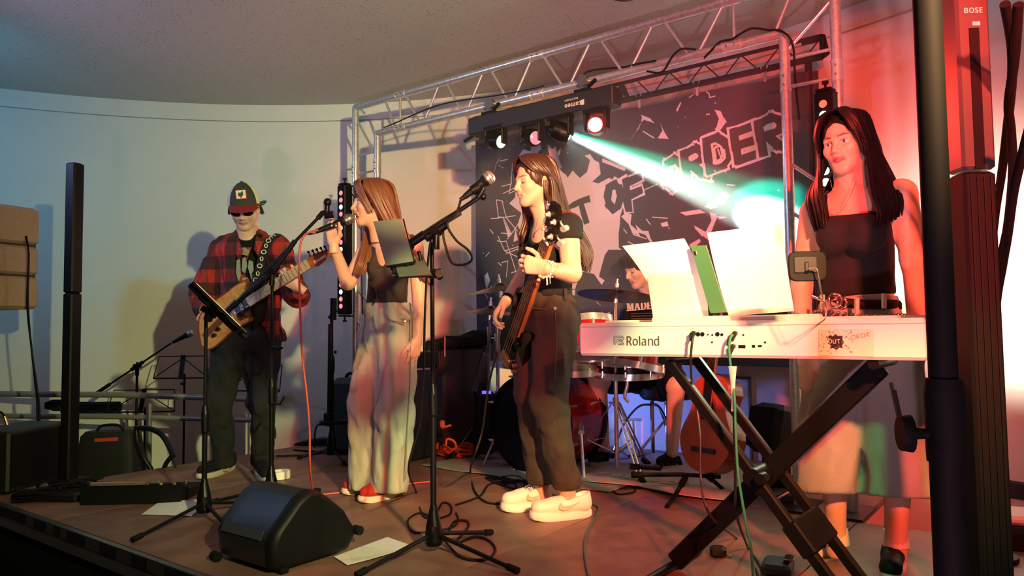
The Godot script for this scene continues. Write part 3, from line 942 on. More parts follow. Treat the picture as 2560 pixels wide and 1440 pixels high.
	for b in [[1617, 476, 1635, 432, 1665, 426, 1686, 455, 1691, 501, 1668, 534, 1640, 536, 1621, 513, 1617, 476], [1930, 370, 1964, 355, 1993, 390, 1997, 435, 1971, 461, 1940, 466, 1930, 370]]: stroke(im, poly2(b, s), 14.0 * s, li, 2.0, 9)
	for b in [[1769, 395, 1818, 382, 1828, 399, 1817, 412, 1774, 426], [2251, 267, 2303, 262, 2316, 284, 2306, 301, 2255, 306], [2100, 318, 2179, 300, 2183, 318, 2105, 336], [2123, 390, 2196, 378, 2200, 393, 2127, 411], [1948, 377, 1976, 451, 1986, 458, 1958, 374]]: fill_poly(im, poly2(b, s), li)
	# scuffs in the print
	var rn := RandomNumberGenerator.new()
	rn.seed = 77
	for k in 90:
		var p := Vector2(rn.randf_range(40, 2500), rn.randf_range(40, 1660)) * s
		if rn.randf() < 0.5 and p.x > 900 * s: continue
		var r := rn.randf_range(3, 10) * s
		fill_poly(im, PackedVector2Array([p, p + Vector2(r, rn.randf_range(-r, r)), p + Vector2(r * 1.4, r), p + Vector2(rn.randf_range(-r, r), r * 0.8)]), li)
	return ImageTexture.create_from_image(im)

func backdrop() -> void:
	var blk := mat("0c0c0d", 0.5)
	# stand: two posts and a triangular lattice bar
	var at := Vector3(-2.37, 0, -4.4)
	var bs := thing("backdrop_stand", "black triangular lattice crossbar on posts that carries the printed backdrop", "backdrop stand", at)
	var x0 := -3.67; var x1 := -1.08
	var ch := [Vector3(0, 2.5, -4.35), Vector3(0, 2.37, -4.34), Vector3(0, 2.42, -4.44)]
	for c in ch:
		var g := G.new()
		g.tube([Vector3(x0, c.y, c.z), Vector3(x1, c.y, c.z)], 0.0125, 8)
		put("lattice_chord", g, blk, bs)
	for e in [x0, -2.44, -2.37, x1]:
		var g := G.new()
		g.tube([Vector3(e, 2.5, -4.35), Vector3(e, 2.37, -4.34), Vector3(e, 2.42, -4.44), Vector3(e, 2.5, -4.35)], 0.017, 6)
		put("end_frame", g, blk, bs)
	var n := 22
	for k in n:
		var a: float = lerpf(x0, x1, float(k) / n); var b: float = lerpf(x0, x1, (k + 1.0) / n)
		for f in [[0, 1], [1, 2]]:
			var p: Vector3 = ch[f[k % 2]]; var q: Vector3 = ch[f[1 - k % 2]]
			if k > 9 and k < 12 and f[0] == 0: continue
			var g := G.new()
			g.tube([Vector3(a, p.y, p.z), Vector3(b, q.y, q.z)], 0.0045, 5)
			put("lattice_rod", g, blk, bs)
	for e in [x0 + 0.02, x1 - 0.1]:
		var g := G.new()
		g.tube([Vector3(e, 0.02, -4.42), Vector3(e, 2.4, -4.42)], 0.02, 10)
		put("post", g, blk, bs)
	for s in [0, 1]:
		var g := G.new()
		var e := Vector3(x0, 2.37, -4.36) if s == 0 else Vector3(x1, 2.5, -4.38)
		if s == 0:
			g.tube([e, e + Vector3(-0.07, -0.05, 0.05)], 0.012, 6)
			g.tube([e, e + Vector3(0.12, 0.0, 0.02)], 0.01, 6)
		else: g.tube([e, e + Vector3(-0.12, 0.0, 0)], 0.02, 6)
		put("hook", g, blk, bs)
	# the cloth, hung with soft waves and a fold near the lower right
	var bm := StandardMaterial3D.new()
	bm.albedo_texture = banner_print()
	bm.roughness = 0.75
	var g := G.new()
	var wave := func(u: float, v: float) -> Vector3:
		var z := 0.008 * sin(u * 9.0 + v * 2.0) + 0.006 * sin(u * 23.0 + v * 4.0) * v + 0.012 * exp(-pow((v - 0.53 - 0.05 * sin(u * 30.0)) * 26.0, 2)) * smoothstep(0.5, 0.75, u)
		z += -0.06 * smoothstep(0.96, 1.0, u)
		return Vector3(-3.67 + 2.54 * u, 2.33 - 1.71 * v - 0.012 * sin(u * PI * 4.0) * sin(u * PI * 4.0) * (1.0 - v), -4.375 + z)
	g.sheet(wave, 90, 60, 0.003)
	solo("backdrop_banner", g, bm, "large dark cloth banner with a pale burst and jagged OUT OF ORDER lettering", "banner")
	for x in [-3.5, -2.95, Vector3(-2.236, 2.352, -4.34).x, Vector3(-1.832, 2.369, -4.34).x, Vector3(-1.409, 2.356, -4.34).x]:
		g = G.new()
		g.box(Vector3(x, 2.34, -4.345), Vector3(0.018, 0.07, 0.012), Basis.IDENTITY, 0.003)
		g.tube([Vector3(x - 0.02, 2.395, -4.335), Vector3(x - 0.008, 2.35, -4.338)], 0.004, 6)
		g.tube([Vector3(x + 0.02, 2.395, -4.335), Vector3(x + 0.008, 2.35, -4.338)], 0.004, 6)
		solo("spring_clip", g, mat("a99c98", 0.4), "pale spring clip holding the banner's top hem, %s from the left" % ["first", "second", "third", "fourth", "last"][[-3.5, -2.95].find(x) if x < -2.9 else (2 if x < -2.1 else (3 if x < -1.7 else 4))], "clip", "spring clips along the top of the banner")

func speakers() -> void:
	var blk := mat("0d0d0e", 0.5)
	var at: Vector3
	var g: G
	# pale loudspeaker cut by the left edge, on a pole
	at = Vector3(-5.458, 1.337, -1.727)
	var o := thing("loudspeaker", "pale grey loudspeaker on a pole at the left edge of the picture", "loudspeaker", at)
	var x := look(at, Vector3(0.25, 0, 1))
	var pale := grain("a58a70", "ae947a", 3.0, 0.5)
	for k in 3:
		g = G.new()
		g.box(x * Vector3(0, [0.215, -0.005, -0.21][k], 0.0), Vector3(0.40, [0.24, 0.19, 0.21][k], 0.34), x.basis, 0.02)
		put("cabinet", g, pale, o)
	g = G.new()
	g.box(x * Vector3(0, 0, 0), Vector3(0.37, 0.62, 0.30), x.basis)
	put("seam", g, mat("3a3733", 0.7), o)
	g = G.new()
	g.tube([x * Vector3(0, -0.32, 0), Vector3(at.x, -0.74, at.z)], 0.018, 12)
	g.tube([x * Vector3(0, -0.37, 0), x * Vector3(0, -0.31, 0)], 0.03, 12)
	put("pole", g, blk, o)
	for a in [0.0, 2.1, 4.2]:
		g = G.new()
		g.tube([Vector3(at.x, -0.3, at.z), Vector3(at.x + cos(a) * 0.4, -0.74, at.z + sin(a) * 0.4)], 0.014, 8)
		put("leg", g, blk, o)
	for k in 2:
		g = G.new()
		var dx := k * 6.0
		g.tube(spline([Vector3(-5.174, 1.453, -1.809) + Vector3(0.01 * k, 0.02, 0), Vector3(-5.186, 1.351, -1.833), Vector3(-5.206, 1.052, -1.838) + Vector3(0.012 * k, 0, 0), Vector3(-5.172, 0.753, -1.858), Vector3(-5.165, 0.554, -1.878) + Vector3(0.02 * k, 0, 0), Vector3(-5.162, 0.343, -1.894) + Vector3(0.03 * k, 0, 0), Vector3(-5.162, 0.206, -1.904) + Vector3(0.03 * k, -0.6, 0)]), 0.006, 6)
		solo("speaker_cable", g, blk, ["thin black cable hanging from the pale loudspeaker, left of the pair", "thin black cable hanging from the pale loudspeaker, right of the pair"][k], "cable", "cables of the pale loudspeaker")
	# column loudspeaker with its bass box, front left of the stage
	var b0: Vector3 = Vector3(-4.595, 0, -1.548); var b1: Vector3 = Vector3(-4.832, 0, -1.961)
	var bx := look((b0 + b1) / 2.0, Vector3(b1.z - b0.z, 0, b0.x - b1.x) * -1.0)
	o = thing("bass_box", "black bass loudspeaker box at the front left corner of the stage", "loudspeaker", (b0 + b1) / 2.0)
	g = G.new()
	g.box(bx * Vector3(0, 0.175, -0.15), Vector3((b1 - b0).length(), 0.33, 0.30), bx.basis, 0.012)
	put("cabinet", g, grain("0d0d0e", "161617", 8.0, 0.55), o)
	g = G.new()
	g.box(bx * Vector3(0, 0.175, 0.002), Vector3((b1 - b0).length() - 0.04, 0.28, 0.006), bx.basis)
	put("grille", g, mat("0a0a0b", 0.7), o)
	at = Vector3(-4.675, 0.944, -1.885)
	at.y = 0
	o = thing("column_speaker", "tall slim black column loudspeaker at the front left of the stage", "loudspeaker", at)
	x = look(at, Vector3(0.35, 0, 1))
	for k in 2:
		g = G.new()
		g.box(x * Vector3(0, [0.55, 1.485][k], 0), Vector3(0.072, [1.1, 0.768][k], 0.074), x.basis, 0.008)
		put("column_section", g, mat(["0f0f10", "101011"][k], 0.4), o)
	g = G.new()
	g.box(x * Vector3(0, 0.015, 0), Vector3(0.16, 0.03, 0.16), x.basis, 0.01)
	put("base", g, blk, o)
	# the same kind of column close by on the right, its grille turned to us
	at = Vector3(-0.195, 0.951, -2.149)
	at.y = 0
	o = thing("column_speaker", "slim column loudspeaker with lettered grille in the right foreground", "loudspeaker", at)
	x = look(at, Vector3(0.56, 0, 0.83))
	g = G.new()
	g.box(x * Vector3(0, 0.62, 0), Vector3(0.078, 1.23, 0.08), x.basis, 0.007)
	put("column_section", g, mat("060505", 0.7), o)
	g = G.new()
	for e in [-0.024, -0.008, 0.008, 0.024]: g.box(x * Vector3(e, 0.62, 0.041), Vector3(0.003, 1.2, 0.004), x.basis)
	put("rib", g, mat("0c0909", 0.6), o)
	g = G.new()
	g.box(x * Vector3(0, 1.62, 0), Vector3(0.08, 0.76, 0.082), x.basis, 0.007)
	var h := put("array_section", g, mat("3b3534", 0.4), o)
	g = G.new()
	g.box(x * Vector3(0, 1.415, 0.041), Vector3(0.024, 0.35, 0.004), x.basis)
	put("slot", g, mat("070707", 0.8), h)
	lettering("BOSE", 0.019, Transform3D(x.basis, x * Vector3(0, 1.634, 0.0425)), mat("c8c2bc", 0.4), h, "Droid Sans", 0.001, 800)
	g = G.new()
	g.box(x * Vector3(0.006, 1.601, 0.0425), Vector3(0.018, 0.010, 0.001), x.basis)
	g.box(x * Vector3(0, 1.67, 0.0425), Vector3(0.04, 0.008, 0.001), x.basis)
	put("badge", g, mat("c8c2bc", 0.4), h)
	g = G.new()
	g.box(x * Vector3(0, 0.012, 0), Vector3(0.16, 0.024, 0.16), x.basis, 0.01)
	put("base", g, blk, o)
	# wedge monitor in the foreground, its back to us
	var sec := [Vector2(-1.625, 0.0), Vector2(-1.592, 0.015), Vector2(-1.586, 0.10), Vector2(-1.606, 0.142), Vector2(-1.70, 0.238), Vector2(-1.748, 0.264), Vector2(-1.79, 0.255), Vector2(-1.84, 0.222), Vector2(-1.92, 0.155), Vector2(-1.968, 0.08), Vector2(-1.972, 0.045), Vector2(-1.94, 0.005), Vector2(-1.85, 0.0)]
	var mid := Vector2(-1.77, 0.11)
	at = Vector3(-2.47, 0, -1.77)
	o = thing("wedge_monitor", "black wedge floor monitor lying in the left foreground, its back to us", "monitor", at)
	var ring := func(xx: float, sc: float, lift := 0.012) -> Array:
		var r := []
		for q in sec:
			var w: Vector2 = mid + (q - mid) * sc
			r.append(Vector3(xx, w.y + lift, w.x))
		return r
	g = G.new()
	var rs := []
	for k in [[-2.66, 0.80], [-2.645, 0.93], [-2.61, 0.985], [-2.56, 1.0], [-2.33, 1.0]]: rs.append(ring.call(k[0], k[1]))
	g.rings(rs)
	put("cabinet", g, grain("131417", "1b1c20", 30.0, 0.42), o)
	g = G.new()
	rs = []
	for k in [[-2.33, 0.99], [-2.322, 1.01], [-2.30, 1.0], [-2.285, 0.93], [-2.28, 0.86]]: rs.append(ring.call(k[0], k[1]))
	g.rings(rs)
	put("side_panel", g, mat("0b0b0c", 0.5), o)
	g = G.new()
	g.prism([Vector2(-2.60, 0), Vector2(-2.35, 0), Vector2(-2.35, 0.036), Vector2(-2.60, 0.036)], 0.006, Transform3D(Basis(Vector3.RIGHT, Vector3(0, 0.9, -0.44), Vector3(0, 0.44, 0.9)), Vector3(0, 0.118, -1.584)))
	put("chamfer_strip", g, mat("2e3138", 0.35), o)  # paler strip set along the chamfer of the back
	for e in [Vector3(-2.62, 0.02, -1.575), Vector3(-2.30, 0.012, -1.64), Vector3(-2.30, 0.075, -1.99), Vector3(-2.63, 0.075, -1.99)]:
		g = G.new()
		g.tube([e + Vector3(-0.018, 0, 0), e + Vector3(0.018, 0, 0)], 0.018, 12)
		put("rubber_foot", g, mat("080808", 0.8), o)
	# two cables hanging down in the right foreground
	var cb := [[Vector3(-0.095, 1.553, -1.895), Vector3(-0.092, 1.495, -2.027), Vector3(-0.103, 1.434, -2.149), Vector3(-0.123, 1.353, -2.265), Vector3(-0.146, 1.26, -2.38), Vector3(-0.168, 1.16, -2.433), Vector3(-0.19, 0.985, -2.466), Vector3(-0.205, 0.648, -2.478), Vector3(-0.216, 0.319, -2.454)], [Vector3(-0.072, 1.552, -1.913), Vector3(-0.089, 1.467, -2.032), Vector3(-0.11, 1.396, -2.147), Vector3(-0.111, 1.34, -2.212), Vector3(-0.115, 1.251, -2.278), Vector3(-0.134, 1.124, -2.336), Vector3(-0.158, 1.035, -2.411), Vector3(-0.188, 0.872, -2.5), Vector3(-0.201, 0.646, -2.505), Vector3(-0.211, 0.316, -2.47)], [Vector3(-0.055, 1.319, -1.942), Vector3(-0.08, 1.265, -2.052), Vector3(-0.109, 1.182, -2.162), Vector3(-0.132, 1.087, -2.277), Vector3(-0.152, 1.023, -2.391), Vector3(-0.183, 0.895, -2.527), Vector3(-0.198, 0.643, -2.534), Vector3(-0.208, 0.311, -2.498)]]
	for k in 3:
		g = G.new()
		var l: Array = cb[k]
		g.tube(spline(l), 0.0105, 8)
		solo("lamp_cable", g, mat("060606", 0.9), ["left one of the black cables hanging at the right edge", "middle one of the black cables hanging at the right edge", "black cable slanting in from the right edge"][k], "cable", "cables at the right edge")
	# dark monitor behind the keyboard stand
	at = Vector3(-1.244, 0.334, -3.81)
	o = thing("monitor_speaker", "dark tilted monitor loudspeaker behind the keyboard stand, right of the guitar", "monitor", at)
	x = look(at, Vector3(-0.35, 0.25, 0.9))
	g = G.new()
	g.box(x * V0, Vector3(0.2, 0.25, 0.2), x.basis, 0.03)
	put("cabinet", g, mat("0c0c0d", 0.5), o)
	g = G.new()
	g.box(x * Vector3(0, 0, 0.101), Vector3(0.16, 0.2, 0.006), x.basis)
	put("grille", g, mat("08080a", 0.8), o)
	g = G.new()
	g.tube([Vector3(at.x, at.y - 0.1, at.z - 0.02), Vector3(at.x, 0.0, at.z - 0.02)], 0.07, 12)
	put("foot", g, mat("0c0c0d", 0.6), o)
	g = G.new()
	g.tube([x * Vector3(0.02, 0.1, -0.09), Vector3(-1.153, 0.669, -4.045)], 0.012, 6)
	put("bracket", g, mat("0c0c0d", 0.6), o)

func wire_stand(label: String, c: Vector3, w: float, h: float, tilt: float, base: float, turn := 0.0, grp := "music stands by the railing") -> void:
	# folding wire music stand: c is the middle of the desk
	var blk := mat("0a0a0b", 0.4)
	var o := thing("music_stand", label, "music stand", Vector3(c.x, base, c.z), grp)
	var b := Basis.from_euler(Vector3(-tilt, 0.65 + turn, 0))
	var q := func(u: float, v: float) -> Vector3: return c + b * Vector3(u * w, v * h, 0)
	var g := G.new()
	g.tube([q.call(-0.5, 0.5), q.call(0.5, 0.5)], 0.004, 5)
	g.tube([q.call(-0.5, 0.5), q.call(-0.56, -0.5)], 0.004, 5)
	g.tube([q.call(0.5, 0.5), q.call(0.56, -0.5)], 0.004, 5)
	g.tube([q.call(-0.56, -0.5), q.call(0.56, -0.5)], 0.006, 5)
	g.tube([q.call(-0.56, -0.48), q.call(0.0, 0.42)], 0.004, 5)
	g.tube([q.call(0.56, -0.48), q.call(0.0, 0.42)], 0.004, 5)
	g.box(c, Vector3(0.03, h * 1.1, 0.014), b)
	put("desk", g, blk, o)
	g = G.new()
	g.tube([c + Vector3(0, -0.05, -0.02), Vector3(c.x, base + 0.3, c.z - 0.02)], [0.008, 0.008], 8)
	put("pole", g, blk, o)
	g = G.new()
	g.tube([Vector3(c.x + 0.005, c.y - h * 0.75, c.z - 0.02), Vector3(c.x - 0.025, c.y - h * 0.75, c.z - 0.01)], 0.011, 8)
	g.tube([Vector3(c.x, base + 0.62, c.z - 0.02), Vector3(c.x, base + 0.56, c.z - 0.02)], 0.016, 8)
	put("clamp_knob", g, blk, o)
	for a in [0.3, 2.4, 4.5]:
		g = G.new()
		g.tube([Vector3(c.x, base + 0.34, c.z - 0.02), Vector3(c.x + cos(a) * 0.28, base + 0.01, c.z - 0.02 + sin(a) * 0.28)], 0.007, 6)
		put("leg", g, blk, o)

func mic_shape(a: Vector3, b: Vector3, par: Node3D, grille := "8a8a88") -> void:
	# a vocal microphone with its head at b
	var x := frame(a, b)
	var l := (b - a).length()
	var g := G.new()
	g.lathe([Vector2(0, 0), Vector2(0.011, 0), Vector2(0.012, 0.01), Vector2(0.0175, l * 0.62), Vector2(0.024, l * 0.72), Vector2(0.0245, l * 0.76), Vector2(0, l * 0.76)], x, 20)
	put("handle", g, mat("121213", 0.4), par)
	g = G.new()
	g.lathe([Vector2(0.0235, l * 0.75), Vector2(0.0255, l * 0.79), Vector2(0.026, l * 0.86), Vector2(0.0255, l * 0.92), Vector2(0.02, l * 0.98), Vector2(0.01, l * 1.01), Vector2(0, l * 1.015)], x, 20)
	put("grille", g, grain(grille, "c8c6c0", 60.0, 0.35, 0.1, 4, 0.0, 0.9), par)
	g = G.new()
	g.lathe([Vector2(0.0262, l * 0.842), Vector2(0.0272, l * 0.85), Vector2(0.0272, l * 0.865), Vector2(0.0262, l * 0.873)], x, 20)
	put("band", g, mat("9a9890", 0.3, 0.9), par)

func tripod(o: Node3D, base: Vector3, top: float, legs: Array, r := 0.0095, up := 0.45) -> void:
	var blk := mat("0c0c0d", 0.35)
	var g := G.new()
	g.tube([base + Vector3(0, 0.08, 0), base + Vector3(0, top * up + 0.05, 0)], r * 1.25, 12)
	put("lower_tube", g, blk, o)
	g = G.new()
	g.tube([base + Vector3(0, top * up, 0), base + Vector3(0, top, 0)], r * 0.9, 12)
	put("upper_tube", g, mat("1a1a1b", 0.25, 0.3), o)
	g = G.new()
	g.lathe([Vector2(r * 1.2, 0), Vector2(r * 1.7, 0.01), Vector2(r * 1.8, 0.09), Vector2(r * 1.2, 0.13)], Transform3D(Basis.IDENTITY, base + Vector3(0, top * up - 0.02, 0)), 14)
	put("clutch", g, blk, o)
	g = G.new()
	g.lathe([Vector2(0, 0.035), Vector2(0.03, 0.035), Vector2(0.036, 0.05), Vector2(0.03, 0.11), Vector2(r * 1.7, 0.17), Vector2(r * 1.3, 0.19)], Transform3D(Basis.IDENTITY, base), 14)
	put("hub", g, mat("0a0a0b", 0.3), o)
	for e in legs:
		g = G.new()
		var d: Vector3 = e - base
		g.tube([base + d * 0.06 + Vector3(0, 0.075, 0), base + d * 0.92 + Vector3(0, 0.017, 0)], 0.0085, 8)
		var lg := put("leg", g, blk, o)
		g = G.new()
		g.tube([base + d * 0.88 + Vector3(0, 0.02, 0), base + d + Vector3(0, 0.013, 0)], 0.0125, 10)
		put("rubber_foot", g, mat("090909", 0.8), lg)

func boom(o: Node3D, a: Vector3, piv: Vector3, b: Vector3, r := 0.008) -> void:
	var blk := mat("0c0c0d", 0.35)
	var g := G.new()
	g.tube([a, b], r, 10)
	var bm := put("boom_arm", g, blk, o)
	g = G.new()
	var d := (b - a).normalized()
	g.tube([a - d * 0.01, a + d * 0.1], r * 2.0, 12)
	put("counterweight", g, blk, bm)
	g = G.new()
	g.tube([piv - d * 0.05, piv + d * 0.05], r * 2.1, 12)
	g.tube([piv + Vector3(0, -0.07, 0), piv], 0.014, 10)
	var s := d.cross(Vector3.UP).normalized()
	g.tube([piv - s * 0.035, piv + s * 0.035], 0.017, 12)
	put("pivot", g, blk, o)

func left_corner() -> void:
	var blk := mat("0c0c0d", 0.45)
	var g: G
	# steel railing beyond the left end of the stage
	var o := thing("railing", "grey steel handrail of two bars along the ramp beside the stage", "railing", Vector3(-5.549, -0.197, -2.58) * Vector3(1, 0, 1) + Vector3(0, -0.75, 0))
	var steel := mat("8b8781", 0.4, 0.4)
	for e in [[Vector3(-6.902, 0.45, -1.506), Vector3(-5.523, 0.418, -2.558), Vector3(-4.743, 0.374, -3.156), 0.0215], [Vector3(-6.909, 0.291, -1.511), Vector3(-5.53, 0.259, -2.564), Vector3(-4.749, 0.224, -3.161), 0.019]]:
		g = G.new()
		g.tube([e[0], e[1], e[2]], e[3], 14)
		put("rail", g, steel, o)
	for e in [Vector3(-5.358, 0.355, -2.689), Vector3(-6.674, 0.398, -1.683), Vector3(-4.743, 0.368, -3.156)]:
		g = G.new()
		g.tube([e, Vector3(e.x, -0.75, e.z)], 0.021, 12)
		put("post", g, steel, o)
	# two padded chairs behind it
	for k in 2:
		var c: Vector3 = [Vector3(-6.439, 0.311, -2.372), Vector3(-6.071, 0.29, -2.653)][k]
		o = thing("stacking_chair", ["black padded chair behind the railing, left of the column loudspeaker", "black padded chair behind the railing, right of the column loudspeaker"][k], "chair", Vector3(c.x, -0.75, c.z), "padded chairs behind the railing")
		var x := look(c, Vector3(0.6, 0, 0.8))
		g = G.new()
		g.box(x * Vector3(0, 0, 0), Vector3(0.36, 0.085, 0.05), x.basis, 0.02)
		put("backrest", g, mat("0d1013", 0.35), o)
		g = G.new()
		g.box(x * Vector3(0, -0.5, -0.2), Vector3(0.42, 0.05, 0.42), x.basis, 0.02)
		put("seat", g, mat("0d1013", 0.4), o)
		for s in [-1.0, 1.0]:
			g = G.new()
			var l := [x * Vector3(s * 0.12, -0.02, -0.02), x * Vector3(s * 0.17, -0.06, -0.02), x * Vector3(s * 0.19, -0.16, -0.02), x * Vector3(s * 0.19, -0.55, 0.0)]
			var end: Vector3 = x * Vector3(s * 0.2, 0, 0.04)
			end.y = -0.74
			l.append(end)
			g.tube(spline(l, 4), 0.011, 8)
			put("leg", g, mat("b9bcbe", 0.2, 1.0), o)
			g = G.new()
			end = x * Vector3(s * 0.2, 0, -0.42)
			end.y = -0.74
			g.tube([x * Vector3(s * 0.19, -0.5, -0.02), x * Vector3(s * 0.19, -0.5, -0.38), end], 0.011, 8)
			put("leg", g, mat("b9bcbe", 0.2, 1.0), o)
	wire_stand("low black wire music stand half hidden by the column loudspeaker", Vector3(-6.355, 0.423, -2.617), 0.36, 0.10, 1.0, -0.75)
	wire_stand("black wire music stand right of the column loudspeaker, low behind the railing", Vector3(-5.648, 0.349, -2.782), 0.46, 0.17, 0.35, -0.75)
	wire_stand("black wire music stand just left of the guitarist's legs", Vector3(-5.303, 0.605, -2.902), 0.36, 0.165, 0.25, -0.75)
	wire_stand("black wire music stand seen between the guitarist's legs", Vector3(-4.913, 0.515, -3.268), 0.42, 0.2, 0.3, -0.75, -0.35)
	# boom microphone stand beyond the stage end
	var b := Vector3(Vector3(-5.465, 0.651, -2.65).x, -0.75, Vector3(-5.465, 0.651, -2.65).z)
	o = thing("microphone_stand", "black boom microphone stand behind the railing, boom rising to the right", "microphone stand", b)
	tripod(o, b, Vector3(-5.465, 0.651, -2.65).y + 0.75, [b + Vector3(0.3, 0, 0.1), b + Vector3(-0.2, 0, 0.25), b + Vector3(-0.1, 0, -0.3)])
	boom(o, Vector3(-5.699, 0.436, -2.486), Vector3(-5.466, 0.622, -2.651), Vector3(-5.262, 0.785, -2.795), 0.007)
	o = thing("microphone", "microphone in the clip of the boom stand behind the railing", "microphone", Vector3(-5.197, 0.831, -2.842))
	mic_shape(Vector3(-5.233, 0.791, -2.792), Vector3(-5.114, 0.865, -2.877), o)
	# bag standing beyond the stage edge, and a trolley of bent tube
	var c: Vector3 = Vector3(-5.172, 0.097, -2.344)
	o = thing("equipment_bag", "black upright equipment bag with a red label near its handle", "bag", Vector3(c.x, -0.75, c.z))
	var x := look(Vector3(c.x, -0.26, c.z), Vector3(0.55, 0, 0.83))
	g = G.new()
	var rs := []
	for k in [[-0.49, 0.40, 0.2], [-0.47, 0.43, 0.22], [0.3, 0.41, 0.2], [0.44, 0.37, 0.17], [0.47, 0.32, 0.12]]:
		var r := []
		for j in 20:
			var w := TAU * j / 20.0
			r.append(x * Vector3(k[1] / 2.0 * signf(cos(w)) * pow(absf(cos(w)), 0.4), k[0], k[2] / 2.0 * signf(sin(w)) * pow(absf(sin(w)), 0.4)))
		rs.append(r)
	g.rings(rs)
	put("bag_body", g, grain("0b0b0c", "121213", 12.0, 0.75), o)
	g = G.new()
	g.box(x * Vector3(0.02, 0.425, 0.086), Vector3(0.16, 0.022, 0.006), x.basis.rotated(x.basis.z, 0.06))
	put("red_label", g, mat("b8402f", 0.6), o)
	g = G.new()
	g.tube(spline([x * Vector3(-0.09, 0.46, 0.02), x * Vector3(-0.06, 0.505, 0.02), x * Vector3(0.06, 0.51, 0.02), x * Vector3(0.1, 0.46, 0.02)]), 0.009, 8)
	put("handle", g, mat("0a0a0a", 0.7), o)
	o = thing("folding_trolley", "folding trolley of bent black tube beside the equipment bag", "trolley", Vector3(Vector3(-4.834, 0.109, -2.475).x, -0.75, Vector3(-4.834, 0.109, -2.475).z))
	var arcs := [[Vector3(-4.984, 0.235, -2.415), Vector3(-4.86, 0.235, -2.446), Vector3(-4.75, 0.199, -2.47), Vector3(-4.663, 0.123, -2.478), Vector3(-4.618, 0.072, -2.479)], [Vector3(-4.984, 0.221, -2.416), Vector3(-4.957, 0.132, -2.417), Vector3(-4.899, 0.044, -2.429), Vector3(-4.862, -0.048, -2.465), Vector3(-4.826, -0.206, -2.502)], [Vector3(-4.625, 0.077, -2.472), Vector3(-4.678, 0.023, -2.461), Vector3(-4.711, -0.056, -2.454), Vector3(-4.787, -0.195, -2.468)], [Vector3(-4.645, 0.075, -2.47), Vector3(-4.608, 0, -2.49), Vector3(-4.623, -0.134, -2.526)]]
	for k in 4:
		g = G.new()
		var l: Array = arcs[k]
		if k > 0: l.append(Vector3(l[-1].x, -0.74, l[-1].z))
		g.tube(spline(l), [0.017, 0.017, 0.015, 0.006][k], 10)
		put("tube", g, mat("101314", 0.35), o)
	# effects board, cable heap and a microphone at the stage's front left
	c = Vector3(-3.954, 0, -1.985)
	o = thing("effects_board", "black effects pedal board lying on the stage behind the sheet of paper", "pedal board", c)
	x = look(c, Vector3(0.62, 0, 0.78))
	g = G.new()
	g.prism([Vector2(-0.19, 0.0), Vector2(0.13, 0.0), Vector2(0.13, 0.045), Vector2(-0.06, 0.05), Vector2(-0.19, 0.095)], 0.5, Transform3D(Basis(-x.basis.z, x.basis.y, x.basis.x), c))
	put("board_body", g, mat("101113", 0.4), o)
	g = G.new()
	g.box(x * Vector3(-0.02, 0.062, -0.02), Vector3(0.3, 0.006, 0.14), x.basis.rotated(x.basis.x, -0.16))
	put("panel", g, mat("1c252b", 0.25), o)
	g = G.new()
	g.box(x * Vector3(-0.06, 0.105, 0.19), Vector3(0.27, 0.012, 0.03), x.basis)
	put("bright_rail", g, mat("c9a79a", 0.2, 0.8), o)
	for k in 6:
		g = G.new()
		g.tube([x * Vector3(0.02 + k * 0.035, 0.06, 0.05 - (k % 2) * 0.05), x * Vector3(0.02 + k * 0.035, 0.078, 0.05 - (k % 2) * 0.05)], 0.008, 10)
		put("switch_knob", g, mat(["b04a3a", "8a8a8a", "c8b060"][k % 3], 0.3, 0.6), o)
	var rn := RandomNumberGenerator.new()
	rn.seed = 8
	for k in 4:
		g = G.new()
		var l := []
		var m: Vector3 = [Vector3(-4.356, 0, -1.6), Vector3(-4.444, 0, -1.709), Vector3(-4.338, 0, -1.746), Vector3(-4.414, 0, -1.848)][k]
		for j in 26:
			var w := j * 0.72
			l.append(m + Vector3(cos(w) * rn.randf_range(0.05, 0.13), 0.008 + j * 0.0015 + rn.randf_range(0, 0.01), sin(w) * rn.randf_range(0.05, 0.12)))
		g.tube(spline(l, 3), 0.006, 5)
		solo("cable_heap", g, mat("0e0b0b", 0.6), ["leftmost tangle of black cable below the bass box", "tangle of black cable in front of the bass box", "tangle of black cable under the column loudspeaker", "tangle of black cable nearest the pedal board"][k], "cable", "tangled cables at the stage corner")
	g = G.new()
	g.box(Vector3(-4.282, 0, -1.628) + Vector3(0, 0.022, 0), Vector3(0.36, 0.04, 0.08), Basis(Vector3.UP, 0.55), 0.008)
	var ps := thing("power_strip", "dark power strip lying in front of the tangled cables", "power strip", Vector3(-4.282, 0, -1.628))
	put("strip_body", g, mat("140f0f", 0.5), ps)
	for k in 4:
		g = G.new()
		var q: Vector3 = Vector3(-4.282, 0, -1.628) + Basis(Vector3.UP, 0.55) * Vector3(-0.12 + k * 0.08, 0.043, 0)
		g.tube([q, q + Vector3(0, 0.004, 0)], 0.019, 12)
		put("socket", g, mat("0a0808", 0.6), ps)
	o = thing("jack_plug", "cable end with bright plug at the left edge", "plug", Vector3(-4.977, 0.368, -1.656))
	g = G.new()
	g.tube(spline([Vector3(-5.034, 0.426, -1.608), Vector3(-4.991, 0.41, -1.643), Vector3(-4.977, 0.379, -1.655)]), 0.006, 6)
	put("cord", g, blk, o)
	g = G.new()
	g.tube([Vector3(-4.978, 0.388, -1.653), Vector3(-4.963, 0.326, -1.67)], [0.009, 0.008], 8)
	put("plug", g, mat("d0a080", 0.25, 0.9), o)

